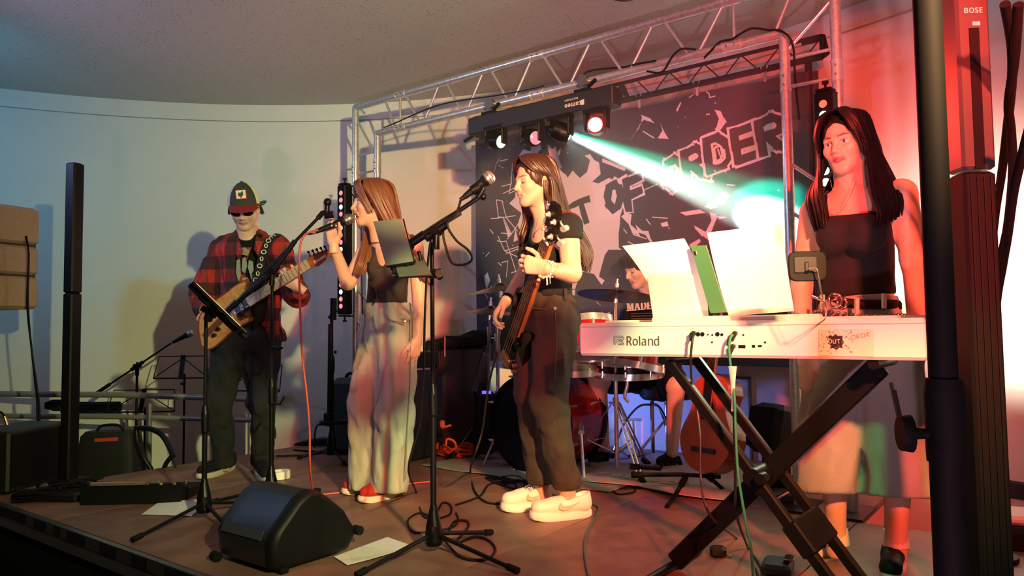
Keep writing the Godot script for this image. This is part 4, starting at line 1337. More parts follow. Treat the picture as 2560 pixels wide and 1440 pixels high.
func stands() -> void:
	var blk := mat("0c0c0d", 0.35)
	var g: G
	# A: front left tripod with a tablet seen edge on
	var b: Vector3 = Vector3(-3.236, 0, -1.885)
	var o := thing("tablet_stand", "black tripod stand at front left holding an edge-on tablet", "stand", b)
	tripod(o, b, Vector3(-3.153, 0.919, -1.837).y, [Vector3(-3.132, 0, -1.509), b + Vector3(0.3, 0, 0.05), b + Vector3(-0.05, 0, -0.32)])
	var t := thing("tablet", "dark tablet seen edge-on above the left front stand, tilted to the right", "tablet", Vector3(-3.033, 0.96, -1.837))
	var ta: Vector3 = Vector3(-3.114, 1.068, -1.769); var tb: Vector3 = Vector3(-2.953, 0.859, -1.906)
	var x := frame(ta, tb, (Vector3(0, 0.866, 0) - ta).normalized())
	g = G.new()
	g.box((ta + tb) / 2.0, Vector3(0.012, (tb - ta).length(), 0.2), x.basis, 0.003)
	put("tablet_body", g, mat("0c0c0d", 0.3), t)
	g = G.new()
	g.box((ta + tb) / 2.0 + x.basis.x * 0.008, Vector3(0.003, (tb - ta).length() * 0.9, 0.19), x.basis)
	put("screen", g, mat("d8d2c4", 0.2), t)
	g = G.new()
	for s in [0.06, 0.3]:
		var q := ta.lerp(tb, s)
		g.box(q - x.basis.x * 0.014, Vector3(0.03, 0.07, 0.10), x.basis, 0.006)
	g.box(ta.lerp(tb, 0.5) - x.basis.x * 0.02, Vector3(0.026, 0.22, 0.05), x.basis, 0.006)
	g.tube([Vector3(-3.127, 0.919, -1.831), Vector3(-3.095, 0.972, -1.827)], 0.02, 10)
	g.tube([Vector3(-3.128, 0.973, -1.802), Vector3(-3.079, 0.936, -1.842)], 0.014, 10)
	g.tube([Vector3(-2.978, 0.863, -1.898), Vector3(-2.954, 0.836, -1.919)], 0.016, 8)
	put("holder", g, blk, o)
	# B: stand in front of the guitarist with an empty boom clip
	b = Vector3(-3.263, 0, -2.262)
	b = Vector3(-3.253, 0.138, -2.254) * Vector3(1, 0, 1)
	o = thing("microphone_stand", "black boom microphone stand in front of the guitarist with an empty clip", "microphone stand", b)
	tripod(o, b, Vector3(-3.208, 1.141, -2.221).y, [b + Vector3(0.28, 0, 0.12), b + Vector3(-0.24, 0, 0.18), b + Vector3(0.0, 0, -0.3)])
	boom(o, Vector3(-3.414, 0.944, -2.077), Vector3(-3.207, 1.162, -2.22), Vector3(-3.011, 1.43, -2.351))
	g = G.new()
	g.tube([Vector3(-3.408, 0.952, -2.082), Vector3(-3.19, 1.185, -2.232), Vector3(-3.107, 1.317, -2.285)], 0.013, 10)
	put("boom_sleeve", g, blk, o)
	g = G.new()
	var ca: Vector3 = Vector3(-3.012, 1.428, -2.351)
	g.tube([ca, Vector3(-2.993, 1.454, -2.363), Vector3(-2.967, 1.459, -2.383)], 0.014, 8)
	g.tube([Vector3(-2.984, 1.439, -2.371), Vector3(-2.948, 1.447, -2.398)], [0.016, 0.02], 10)
	g.tube([Vector3(-2.974, 1.455, -2.378), Vector3(-2.972, 1.504, -2.376)], [0.014, 0.012], 8)
	g.ball(Vector3(-2.97, 1.508, -2.377), Vector3(0.02, 0.022, 0.02))
	put("microphone_clip", g, mat("141011", 0.3), o)
	g = G.new()
	g.tube([Vector3(-3.236, 0.499, -2.243), Vector3(-3.186, 0.5, -2.256), Vector3(-3.165, 0.54, -2.269)], 0.006, 6)
	put("cable_hook", g, blk, o)
	g = G.new()
	g.tube([Vector3(-3.216, 0.784, -2.239), Vector3(-3.174, 0.776, -2.246), Vector3(-3.164, 0.788, -2.253)], 0.01, 6)
	put("cable_hook", g, blk, o)
	# C: centre stand: boom to the bassist's microphone, two tablets clamped on
	b = Vector3(-2.008, 0, -2.119)
	o = thing("microphone_stand", "black boom microphone stand at centre front carrying two tablets", "microphone stand", b)
	tripod(o, b, Vector3(-1.947, 1.207, -2.075).y, [Vector3(-1.598, 0, -2.115), Vector3(-2.035, 0, -1.755), b + Vector3(0.02, 0, -0.33)], 0.0098)
	boom(o, Vector3(-2.051, 1.176, -2.004), Vector3(-1.948, 1.242, -2.078), Vector3(-1.77, 1.369, -2.143), 0.0085)
	g = G.new()
	g.tube([Vector3(-2.046, 1.182, -2.008), Vector3(-1.928, 1.268, -2.08), Vector3(-1.852, 1.31, -2.109)], 0.014, 12)
	put("boom_sleeve", g, mat("2a2726", 0.3), o)
	g = G.new()
	g.tube([Vector3(-1.781, 1.36, -2.135), Vector3(-1.77, 1.381, -2.141), Vector3(-1.765, 1.396, -2.144)], 0.012, 8)
	g.tube([Vector3(-1.799, 1.385, -2.119), Vector3(-1.777, 1.402, -2.135)], 0.02, 12)
	g.ball(Vector3(-1.766, 1.363, -2.146), Vector3(0.014, 0.014, 0.014))
	put("microphone_clip", g, blk, o)
	var m := thing("microphone", "vocal microphone with silver grille before the bassist's face", "microphone", Vector3(-1.78, 1.409, -2.132))
	mic_shape(Vector3(-1.822, 1.364, -2.103), Vector3(-1.734, 1.447, -2.165), m, "b8b4a6")
	g = G.new()
	g.tube([Vector3(-1.837, 1.352, -2.093), Vector3(-1.817, 1.368, -2.107)], [0.007, 0.0105], 10)
	put("plug", g, mat("171616", 0.3), m)
	g = G.new()
	g.tube(spline([Vector3(-1.834, 1.355, -2.095), Vector3(-1.848, 1.307, -2.087), Vector3(-1.879, 1.262, -2.067), Vector3(-1.855, 1.201, -2.089), Vector3(-1.827, 1.164, -2.126), Vector3(-1.823, 1.13, -2.144), Vector3(-1.855, 1.11, -2.133), Vector3(-1.9, 1.122, -2.111), Vector3(-1.925, 1.208, -2.098), Vector3(-1.936, 1.255, -2.099), Vector3(-1.975, 1.226, -2.084), Vector3(-1.996, 1.087, -2.078), Vector3(-2.011, 0.901, -2.079), Vector3(-2.026, 0.653, -2.084), Vector3(-2.05, 0.497, -2.089), Vector3(-2.09, 0.401, -2.09), Vector3(-2.107, 0.307, -2.084), Vector3(-2.811, 0.008, -2.833), Vector3(-2.463, 0.006, -2.521), Vector3(-2.357, 0.006, -2.489), Vector3(-2.355, 0.006, -2.596), Vector3(-2.477, 0.006, -2.73), Vector3(-2.532, 0.006, -2.732), Vector3(-2.381, 0.01, -2.514), Vector3(-2.487, 0.006, -2.532), Vector3(-2.44, 0.006, -2.407), Vector3(-2.292, 0.006, -2.285), Vector3(-2.234, 0.006, -2.31), Vector3(-2.194, 0.006, -2.43), Vector3(-2.262, 0.006, -2.546), Vector3(-2.342, 0.006, -2.623)]), 0.0048, 6)
	solo("microphone_cable", g, mat("15100f", 0.5), "black cable from the bassist's microphone looping on the floor round the centre stand", "cable")
	# tablets
	var tx := look(Vector3(-2.064, 1.197, -1.968), Vector3(-0.05, 0.32, -0.95) * -1.0)
	t = thing("tablet", "upright tablet with grey-green folio cover clamped to the centre stand", "tablet", tx.origin)
	var c0: Vector3 = Vector3(-2.141, 1.28, -1.941); var c1: Vector3 = Vector3(-2.025, 1.283, -1.979); var c2: Vector3 = Vector3(-1.97, 1.118, -1.982); var c3: Vector3 = Vector3(-2.066, 1.104, -1.935)
	var plate := func(s: float) -> G:
		var e := G.new()
		var nn := (c1 - c0).cross(c3 - c0).normalized()
		var f := func(u: float, v: float) -> Vector3: return c0.lerp(c1, u).lerp(c3.lerp(c2, u), v) + nn * s
		e.sheet(f, 8, 8, 0.009)
		return e
	put("folio_cover", plate.call(-0.004), mat("6f7262", 0.6), t)
	g = G.new()
	var nn := (c1 - c0).cross(c3 - c0).normalized()
	if nn.dot(T) > 0.0: nn = -nn
	for e in [-0.011, 0.009]: g.tube([c0.lerp(c1, 0.47) + nn * e, c3.lerp(c2, 0.47) + nn * e], 0.002, 4)
	g.tube([c0.lerp(c1, 0.08).lerp(c3, 0.1) - nn * 0.006, c0.lerp(c1, 0.08).lerp(c3, 0.28) - nn * 0.006], 0.005, 6)
	put("cover_fold", g, mat("3c3e36", 0.6), t)
	g = G.new()
	g.tube([c0, c1, c2, c3, c0], 0.005, 6)
	put("rim", g, mat("1a1a18", 0.4), t)
	var d0: Vector3 = Vector3(-2.089, 1.118, -1.992); var d1: Vector3 = Vector3(-1.966, 1.121, -2.035); var d2: Vector3 = Vector3(-1.88, 1.063, -1.979); var d3: Vector3 = Vector3(-1.988, 1.057, -1.922)
	t = thing("tablet", "lower tablet with grey-green cover lying flat in the clamp of the centre stand", "tablet", d0)
	g = G.new()
	g.sheet(func(u: float, v: float) -> Vector3: return d0.lerp(d1, u).lerp(d3.lerp(d2, u), v), 4, 4, 0.009)
	put("folio_cover", g, mat("5f6258", 0.6), t)
	g = G.new()
	g.tube([d0, d1, d2, d3, d0], 0.004, 6)
	g.tube([d0.lerp(d1, 0.47), d3.lerp(d2, 0.47)], 0.0016, 4)
	put("rim", g, mat("1a1a18", 0.4), t)
	g = G.new()
	g.box(Vector3(-2.046, 1.123, -1.986), Vector3(0.1, 0.05, 0.04), tx.basis.rotated(tx.basis.z, 0.12), 0.006)
	g.tube([Vector3(-2.059, 1.133, -1.963), Vector3(-2.062, 1.069, -1.966)], 0.007, 8)
	g.tube([Vector3(-2.053, 1.068, -1.947), Vector3(-1.929, 1.077, -2.079)], 0.011, 8)
	g.tube([Vector3(-1.984, 1.163, -2.019), Vector3(-1.976, 1.12, -2.028)], 0.007, 8)
	g.box(Vector3(-1.947, 1.078, -2.071), Vector3(0.05, 0.03, 0.045), tx.basis, 0.005)
	g.tube([Vector3(-1.911, 1.075, -2.055), Vector3(-1.952, 1.07, -2.099)], 0.016, 10)
	g.tube([Vector3(-2.066, 1.107, -1.935), Vector3(-1.967, 1.119, -1.984)], 0.008, 6)
	g.tube([Vector3(-2.01, 1.188, -2.01), Vector3(-2.046, 1.131, -1.986)], 0.014, 8)
	put("tablet_clamp", g, mat("191614", 0.3), o)
	# D: bare stand behind the singers
	b = Vector3(-4.369, 0, -3.541)
	b.x += 0.12; b.z += 0.05
	b = Vector3(-4, 0.084, -3.238) * Vector3(1, 0, 1)
	o = thing("guitar_stand", "tall black tubular stand with a low side arm, left of the singer in jeans", "stand", b)
	tripod(o, b, Vector3(-3.951, 1.081, -3.207).y, [b + Vector3(0.26, 0, 0.1), b + Vector3(-0.2, 0, 0.12), b + Vector3(0.02, 0, -0.2)], 0.012, 0.55)
	g = G.new()
	g.tube([Vector3(-3.931, 1.08, -3.198), Vector3(-3.939, 0.934, -3.201)], 0.022, 8)
	g.tube([Vector3(-3.962, 0.947, -3.183), Vector3(-3.917, 1, -3.213)], 0.012, 8)
	g.tube([Vector3(-3.942, 0.721, -3.214), Vector3(-3.929, 0.72, -3.223)], 0.012, 8)
	put("head_clamp", g, blk, o)
	g = G.new()
	g.tube([Vector3(-3.957, 0.907, -3.189), Vector3(-3.98, 0.323, -3.199), Vector3(-3.959, 0.256, -3.195)], 0.012, 8)
	g.box(Vector3(-3.982, 0.275, -3.2), Vector3(0.06, 0.09, 0.05), Basis.IDENTITY, 0.008)
	g.tube([Vector3(-4.014, 0.252, -3.153), Vector3(-3.866, 0.26, -3.265)], 0.017, 8)
	put("side_arm", g, blk, o)
	# railing end of a foot pedal with its cord beside it
	o = thing("foot_pedal", "small foot pedal with a bluish plate among cables left of the singer", "pedal", Vector3(-4.577, 0, -3.559))
	g = G.new()
	g.prism([Vector2(-0.14, 0.0), Vector2(0.14, 0.0), Vector2(0.13, 0.055), Vector2(-0.12, 0.02)], 0.12, Transform3D(Basis(Vector3.UP, 0.5), Vector3(-4.638, 0, -3.588)))
	put("pedal_body", g, mat("15181b", 0.5), o)
	g = G.new()
	g.box(Vector3(-4.657, 0, -3.621) + Vector3(0, 0.046, 0), Vector3(0.12, 0.006, 0.08), Basis(Vector3.UP, 0.5) * Basis(Vector3(0, 0, 1), 0.13))
	put("plate", g, mat("8fa6ac", 0.3, 0.5), o)
	for k in 3:
		g = G.new()
		g.tube(spline([[Vector3(-4.53, 0.006, -3.329), Vector3(-4.307, 0.01, -3.384), Vector3(-4.314, 0.03, -3.569), Vector3(-4.421, 0.04, -3.696)], [Vector3(-4.421, 0.006, -3.101), Vector3(-4.284, 0.006, -3.23), Vector3(-4.227, 0.01, -3.356), Vector3(-4.123, 0.006, -3.393), Vector3(-4.157, 0.006, -3.511)], [Vector3(-4.383, 0.03, -3.394), Vector3(-3.954, 0.234, -3.074), Vector3(-3.947, 0.263, -3.14), Vector3(-3.967, 0.256, -3.188)]][k]), 0.006, 6)
		solo("cable", g, mat("0e0d0d", 0.6), ["black cable curving over the foot pedal", "black cable lying in front of the foot pedal", "thin black cable rising from the foot pedal to the stand arm"][k], "cable")

func backline() -> void:
	var blk := grain("0c0b0b", "151313", 10.0, 0.6)
	var g: G
	# combo amplifier behind the singer's legs
	var c: Vector3 = Vector3(-4.096, 0, -3.513)
	var o := thing("guitar_amplifier", "rounded black amplifier half hidden by the pale jeans", "amplifier", c)
	g = G.new()
	g.box(c + Vector3(0.02, 0.27, 0.0), Vector3(0.3, 0.52, 0.26), Basis(Vector3.UP, 0.3), 0.035)
	put("cabinet", g, blk, o)
	g = G.new()
	g.tube(spline([c + Vector3(-0.09, 0.52, 0), c + Vector3(-0.05, 0.555, 0), c + Vector3(0.06, 0.555, 0), c + Vector3(0.1, 0.52, 0)]), 0.012, 8)
	put("handle", g, mat("0a0a0a", 0.6), o)
	# bass amplifier with its head, and the flight case stack beside it
	var a: Vector3 = Vector3(-3.486, 0, -3.453); var b: Vector3 = Vector3(-3.504, 0, -3.784)
	o = thing("bass_amplifier", "black bass amplifier cabinet with a head on top behind the singers", "amplifier", (a + b) / 2.0)
	g = G.new()
	g.box(Vector3(a.x - 0.28, 0.3, (a.z + b.z) / 2.0), Vector3(0.56, 0.585, absf(b.z - a.z)), Basis.IDENTITY, 0.012)
	put("cabinet", g, blk, o)
	g = G.new()
	g.box(Vector3(a.x - 0.28, 0.3, a.z + 0.004), Vector3(0.5, 0.53, 0.006))
	put("grille", g, mat("0b0a0a", 0.8), o)
	g = G.new()
	g.box(Vector3(a.x - 0.24, 0.655, (a.z + b.z) / 2.0), Vector3(0.46, 0.11, absf(b.z - a.z) - 0.05), Basis.IDENTITY, 0.01)
	var hd := put("amplifier_head", g, mat("100f0f", 0.4), o)
	g = G.new()
	g.box(Vector3(a.x + 0.001, 0.60, (a.z + b.z) / 2.0 + 0.05), Vector3(0.004, 0.012, 0.16))
	put("panel_trim", g, mat("a08a80", 0.3, 0.7), hd)
	var q: Vector3 = Vector3(-3.542, 0.356, -4.009) * Vector3(1, 0, 1)
	o = thing("rack_case", "tall black rack case with a cloth on top behind the centre stand", "rack case", q)
	g = G.new()
	g.box(q + Vector3(0, 0.36, 0), Vector3(0.44, 0.74, 0.26), Basis(Vector3.UP, 0.6), 0.012)
	put("case_body", g, blk, o)
	g = G.new()
	var rs := []
	var rn := RandomNumberGenerator.new()
	rn.seed = 4
	for k in [[0.73, 1.0], [0.775, 1.02], [0.805, 0.9], [0.815, 0.5]]:
		var r := []
		for j in 28:
			var w := TAU * j / 28.0
			r.append(q + Basis(Vector3.UP, 0.6) * Vector3(0.24 * k[1] * signf(cos(w)) * pow(absf(cos(w)), 0.4) * rn.randf_range(0.96, 1.04), k[0] + rn.randf_range(-0.015, 0.015) + 0.035 * cos(w), 0.15 * k[1] * signf(sin(w)) * pow(absf(sin(w)), 0.4)))
		rs.append(r)
	g.rings(rs)
	put("cover_cloth", g, mat("0d0c0c", 0.85), o)
	for e in [[Vector3(-3.405, 0.71, -3.712), Vector3(-3.4, 0.812, -3.708), "e8b0a8"], [Vector3(-3.312, 0.732, -3.718), Vector3(-3.321, 0.777, -3.708), "0a0a0a"], [Vector3(-3.272, 0.742, -3.748), Vector3(-3.263, 0.795, -3.751), "0a0a0a"]]:
		g = G.new()
		g.tube([e[0] + Vector3(0, -0.03, 0), e[1]], 0.0035, 6)
		put("antenna", g, mat(e[2], 0.5), o)
	o = thing("power_supply", "small dark box with a blue lit display beside the drum", "power supply", Vector3(-3.107, 0.358, -3.773))
	g = G.new()
	g.box(Vector3(-3.108, 0.339, -3.774), Vector3(0.12, 0.2, 0.12), Basis(Vector3.UP, 0.4), 0.01)
	g.box(Vector3(-3.115, 0.161, -3.78), Vector3(0.13, 0.22, 0.13), Basis(Vector3.UP, 0.4), 0.01)
	put("box_body", g, mat("0c0c0e", 0.5), o)
	g = G.new()
	g.box(Vector3(-3.052, 0.453, -3.721), Vector3(0.055, 0.018, 0.02), Basis(Vector3.UP, 0.4))
	put("display", g, glow("6a5cff", 1.6), o)
	# orange cable coil
	var cc: Vector3 = Vector3(-3.395, 0, -3.818)
	g = G.new()
	var l := []
	rn.seed = 3
	for k in 90:
		var w := k * 0.52
		l.append(cc + Vector3(cos(w) * (0.17 + rn.randf_range(-0.05, 0.02)), 0.012 + 0.10 * rn.randf() * (0.3 + 0.7 * k / 90.0), sin(w) * (0.12 + rn.randf_range(-0.04, 0.02))))
	g.tube(spline(l, 3), 0.0075, 6)
	g.tube(spline([cc + Vector3(-0.12, 0.06, 0.05), Vector3(-3.155, 0.139, -3.437), Vector3(-3.143, 0.181, -3.443), Vector3(-3.11, 0.168, -3.469), Vector3(-3.098, 0.125, -3.481), cc + Vector3(0.1, 0.05, 0.1)]), 0.007, 6)
	solo("cable_coil", g, mat("e0521f", 0.5), "coil of orange extension cable on the floor before the black amplifiers", "cable")
	o = thing("plug", "orange plug lying on the rack case foot", "plug", Vector3(-3.301, 0.244, -3.571))
	g = G.new()
	g.box(Vector3(-3.246, 0.26, -3.511), Vector3(0.03, 0.05, 0.03), Basis(Vector3.UP, 0.4), 0.008)
	g.tube([Vector3(-3.251, 0.235, -3.509), Vector3(-3.201, 0.252, -3.545)], 0.008, 6)
	put("plug_body", g, mat("d86a3c", 0.5), o)
	# boom stand leaning left of the drum
	b = Vector3(-3.412, 0, -4.103)
	o = thing("microphone_stand", "grey boom stand leaning between the rack case and the bass drum", "microphone stand", b)
	g = G.new()
	g.tube([Vector3(-3.061, 0.476, -3.612), Vector3(-2.931, 0.707, -3.569)], [0.016, 0.02], 10)
	g.tube([Vector3(-2.931, 0.707, -3.569), Vector3(-2.894, 0.774, -3.555), Vector3(-2.809, 0.916, -3.522)], 0.006, 8)
	put("boom_arm", g, mat("3a3b40", 0.4), o)
	g = G.new()
	g.tube([Vector3(-3.061, 0.476, -3.612), b + Vector3(0, 0.0, 0)], 0.01, 8)
	for e in [Vector3(0.16, 0, 0.1), Vector3(-0.16, 0, 0.12), Vector3(0, 0, -0.2)]: g.tube([b + Vector3(0, 0.2, 0), b + e + Vector3(0, 0.01, 0)], 0.009, 8)
	put("tripod", g, mat("0c0c0d", 0.4), o)

func drum(par_name: String, label: String, c: Vector3, axis: Vector3, r: float, l: float, shell: Material, heads: Array, lugs := 8, hoop: Material = null, cat := "drum") -> Node3D:
	# a drum: shell, two heads, two hoops, lugs; axis points from the back head to the front head
	var o := thing(par_name, label, cat, c)
	var chrome := mat("e2e2e2", 0.2, 0.75)
	if hoop == null: hoop = chrome
	var x := frame(c - axis * l / 2.0, c + axis * l / 2.0)
	var g := G.new()
	g.lathe([Vector2(r, 0.01), Vector2(r, l - 0.01)], x, 48)
	var sh := put("shell", g, shell, o)
	for e in 2:
		var y := 0.0 if e == 0 else l
		var s := -1.0 if e == 0 else 1.0
		g = G.new()
		g.lathe([Vector2(0, y), Vector2(r * 0.5, y + s * 0.001), Vector2(r * 0.985, y), Vector2(r * 0.99, y - s * 0.012)], x, 48)
		put("drum_head", g, heads[e], o)
		g = G.new()
		g.lathe([Vector2(r + 0.003, y - s * 0.03), Vector2(r + 0.012, y - s * 0.03), Vector2(r + 0.013, y + s * 0.008), Vector2(r + 0.001, y + s * 0.01), Vector2(r - 0.003, y)], x, 48)
		put("hoop", g, hoop, o)
	for k in lugs:
		var w := TAU * (k + 0.5) / lugs
		var dv := x.basis * Vector3(cos(w), 0, sin(w))
		for e in [0.22, 0.78]:
			g = G.new()
			var p := x * Vector3(0, l * e, 0) + dv * (r + 0.008)
			g.tube([p - axis * 0.02, p + axis * 0.02], 0.008, 8)
			g.tube([p, p + axis * (0.78 - e + 0.19 if e < 0.5 else 0.0) * 0.0 + axis * signf(e - 0.5) * l * 0.22 + dv * 0.008], 0.0035, 6)
			put("lug", g, chrome, sh)
	return o

func cymbal(label: String, c: Vector3, n: Vector3, r: float, stand_to: Vector3, legs: float) -> void:
	var chrome := mat("dcdad8", 0.2, 0.75)
	var o := thing("cymbal", label, "cymbal", c, "")
	var x := frame(c, c + n)
	var g := G.new()
	g.lathe([Vector2(0.006, 0.026), Vector2(r * 0.1, 0.024), Vector2(r * 0.2, 0.008), Vector2(r * 0.5, -0.002), Vector2(r * 0.85, -0.014), Vector2(r, -0.022), Vector2(r * 0.85, -0.016), Vector2(r * 0.5, -0.004), Vector2(r * 0.2, 0.004), Vector2(0.006, 0.022)], x, 56)
	put("disc", g, grain("4a3c30", "7a6450", 8.0, 0.3, 0.03, 5, 0.0, 0.9), o)
	g = G.new()
	g.tube([c + n * 0.02, c + n * 0.05], 0.012, 10)
	g.tube([c + n * 0.05, c + n * 0.075], 0.006, 8)
	put("wing_nut", g, chrome, o)
	var s := thing("cymbal_stand", label.replace("cymbal", "cymbal stand") if legs > 0.0 else label, "cymbal stand", Vector3(stand_to.x, 0, stand_to.z), "")
	g = G.new()
	g.tube([c - n * 0.03, c + n * 0.06], 0.005, 8)
	g.tube([c - n * 0.06, c - n * 0.02], 0.012, 8)
	put("tilter", g, chrome, s)
	g = G.new()
	g.tube([c - n * 0.05, Vector3(stand_to.x, 0.5, stand_to.z)], 0.0085, 10)
	put("upper_tube", g, chrome, s)
	g = G.new()
	g.tube([Vector3(stand_to.x, 0.85, stand_to.z).lerp(c, 0.2), Vector3(stand_to.x, 0.04, stand_to.z)], 0.0125, 10)
	put("lower_tube", g, chrome, s)
	for y in [0.42, 0.80]:
		g = G.new()
		g.tube([Vector3(stand_to.x, y - 0.02, stand_to.z), Vector3(stand_to.x, y + 0.03, stand_to.z)], 0.018, 10)
		g.tube([Vector3(stand_to.x, y, stand_to.z), Vector3(stand_to.x - 0.03, y, stand_to.z + 0.03)], 0.007, 6)
		put("collar", g, chrome, s)
	for k in 3:
		var a: float = legs + TAU * k / 3.0
		var dv := Vector3(cos(a), 0, sin(a))
		var sd := Vector3(-sin(a), 0, cos(a)) * 0.012
		g = G.new()
		var b := Vector3(stand_to.x, 0, stand_to.z)
		for e in [sd, -sd]:
			g.tube([b + Vector3(0, 0.42, 0) + dv * 0.02 + e, b + dv * 0.30 + Vector3(0, 0.03, 0) + e], 0.0075, 6, true, 0.5)
		g.tube([b + Vector3(0, 0.12, 0), b + dv * 0.17 + Vector3(0, 0.2, 0)], 0.006, 6)
		var lg := put("leg", g, chrome, s)
		g = G.new()
		g.tube([b + dv * 0.28 + Vector3(0, 0.05, 0), b + dv * 0.34 + Vector3(0, 0.016, 0)], [0.018, 0.016], 10)
		put("rubber_foot", g, mat("0a0a0a", 0.8), lg)

func drums() -> void:
	var red := grain("7c0e12", "a81a20", 22.0, 0.18, 0.2, 6)
	red.clearcoat_enabled = true; red.clearcoat = 1.0; red.clearcoat_roughness = 0.05
	var black_head := mat("0b0b0c", 0.35)
	var clear := mat("8a8078", 0.35)
	var chrome := mat("e2e2e2", 0.2, 0.75)
	var g: G
	var kc: Vector3 = Vector3(-2.623, 0.298, -3.592)
	kc.y = 0.295
	var ax := Vector3(0.0, 0.0, 1.0)
	var kick := drum("bass_drum", "glossy dark red bass drum with black front head standing on the rug", kc + Vector3(0, 0, -0.21), ax, 0.28, 0.42, red, [black_head, black_head], 8, mat("120b0b", 0.25))
	lettering("EVANS", 0.034, Transform3D(Basis.IDENTITY, kc + Vector3(0.02, -0.185, 0.003)), mat("d8d4c8", 0.5), kick, "Droid Sans", 0.001, 800)
	for s in [-1.0, 1.0]:
		g = G.new()
		g.tube([kc + Vector3(s * 0.285, -0.02, -0.12), kc + Vector3(s * 0.30, -0.05, -0.10), kc + Vector3(s * 0.37, -0.285, -0.02)], [0.012, 0.011, 0.008], 8)
		g.tube([kc + Vector3(s * 0.27, 0.0, -0.14), kc + Vector3(s * 0.31, -0.04, -0.09)], 0.02, 8)
		put("spur", g, chrome, kick)
	for k in 8:
		var w := TAU * (k + 0.5) / 8.0
		g = G.new()
		var p := kc + Vector3(cos(w) * 0.30, sin(w) * 0.30, 0)
		g.tube([p + Vector3(0, 0, -0.03), p + Vector3(0, 0, 0.02)], 0.008, 8)
		g.tube([p + Vector3(-0.02, 0, 0.012), p + Vector3(0.02, 0, 0.012)], 0.006, 6)
		put("claw", g, chrome, kick)
	drum("rack_tom", "small red rack tom just left of the keyboard's end, above the bass drum", Vector3(-2.196, 0.804, -3.619), Vector3(-0.15, 0.95, -0.2).normalized(), 0.14, 0.2, red, [clear, clear], 6)
	drum("rack_tom", "red rack tom hidden behind the keyboard, only its lower chrome rim in sight", Vector3(-2.026, 0.729, -3.879), Vector3(0.1, 0.95, -0.2).normalized(), 0.15, 0.22, red, [clear, clear], 6)
	var sn := drum("snare_drum", "shallow snare drum with a pale underside between bass drum and keyboard", Vector3(-2.448, 0.667, -3.814), Vector3(0.12, 0.98, 0.12).normalized(), 0.165, 0.12, mat("8a847e", 0.25, 0.6), [clear, clear], 8)
	drum("floor_tom", "broad black and chrome floor tom below the keyboard", Vector3(-2.154, 0.622, -3.978), Vector3(0.02, 0.99, 0.05).normalized(), 0.19, 0.10, mat("1c1413", 0.3), [mat("171313", 0.5), clear], 8)
	# cymbals
	cymbal("dark crash cymbal left of the bassist, seen edge on", Vector3(-2.657, 1.104, -3.373), Vector3(-0.05, 0.99, 0.12).normalized(), 0.2, Vector3(-3.065, 0, -3.853), 0.4)
	cymbal("thin lower cymbal of the hi-hat left of the bass neck", Vector3(-2.833, 0.979, -3.499), Vector3(0.1, 0.99, 0.02).normalized(), 0.165, Vector3(-3.312, 0, -4.066), 1.2)
	cymbal("large dark ride cymbal in front of the drummer's chest", Vector3(-1.997, 1.054, -3.564), Vector3(0.02, 0.985, -0.16).normalized(), 0.215, Vector3(-2.179, 0, -3.856), 0.62)
	# snare stand, throne and pedal
	var st := thing("snare_stand", "grey double braced drum stand under the floor tom", "drum stand", Vector3(-2.264, 0, -4.471) )
	var b: Vector3 = Vector3(-2.211, 0, -4.383)
	g = G.new()
	g.tube([b + Vector3(0, 0.05, 0), b + Vector3(0, 0.62, 0)], 0.013, 10)
	put("tube", g, mat("6a6866", 0.3, 0.8), st)
	g = G.new()
	g.tube([b + Vector3(0, 0.40, 0), b + Vector3(0, 0.47, 0)], 0.026, 12)
	put("collar", g, mat("0c0c0c", 0.4), st)
	for k in 3:
		var a := 0.5 + TAU * k / 3.0
		var dv := Vector3(cos(a), 0, sin(a))
		g = G.new()
		g.tube(spline([b + Vector3(0, 0.36, 0), b + dv * 0.09 + Vector3(0, 0.345, 0), b + dv * 0.19 + Vector3(0, 0.22, 0), b + dv * 0.26 + Vector3(0, 0.03, 0)], 4), 0.008, 6)
		var lg := put("leg", g, mat("8a8886", 0.25, 0.9), st)
		g = G.new()
		g.tube([b + dv * 0.25 + Vector3(0, 0.06, 0), b + dv * 0.275 + Vector3(0, 0.018, 0)], 0.022, 10)
		put("rubber_foot", g, mat("090909", 0.8), lg)
	var t: Vector3 = Vector3(-2.113, 0.534, -4.393)
	st = thing("drum_throne", "round black drum stool under the drummer", "stool", Vector3(t.x, 0, t.z))
	g = G.new()
	g.lathe([Vector2(0, 0.50), Vector2(0.15, 0.50), Vector2(0.17, 0.47), Vector2(0.17, 0.42), Vector2(0.15, 0.40), Vector2(0, 0.40)], Transform3D(Basis.IDENTITY, Vector3(t.x, 0, t.z)), 28)
	put("seat", g, mat("0d0c0c", 0.5), st)
	g = G.new()
	g.tube([Vector3(t.x, 0.1, t.z), Vector3(t.x, 0.41, t.z)], 0.014, 10)
	put("column", g, chrome, st)
	for k in 3:
		var a := 0.2 + TAU * k / 3.0
		g = G.new()
		g.tube([Vector3(t.x, 0.28, t.z), Vector3(t.x + cos(a) * 0.24, 0.02, t.z + sin(a) * 0.24)], 0.009, 6)
		put("leg", g, chrome, st)
	var pd := thing("bass_drum_pedal", "chrome bass drum pedal with chain behind the drum", "pedal", Vector3(-2.348, 0, -4.326))
	var pb: Vector3 = Vector3(-2.413, 0, -4.464)
	g = G.new()
	g.box(pb + Vector3(0, 0.02, 0), Vector3(0.1, 0.02, 0.26), Basis(Vector3.UP, 0.7))
	put("base", g, mat("4a4744", 0.3, 0.8), pd)
	g = G.new()
	g.tube([pb + Vector3(0.03, 0.02, 0), pb + Vector3(0.03, 0.25, 0.02)], 0.008, 8)
	g.tube([pb + Vector3(-0.05, 0.24, 0.02), pb + Vector3(0.09, 0.25, 0.02)], 0.01, 8)
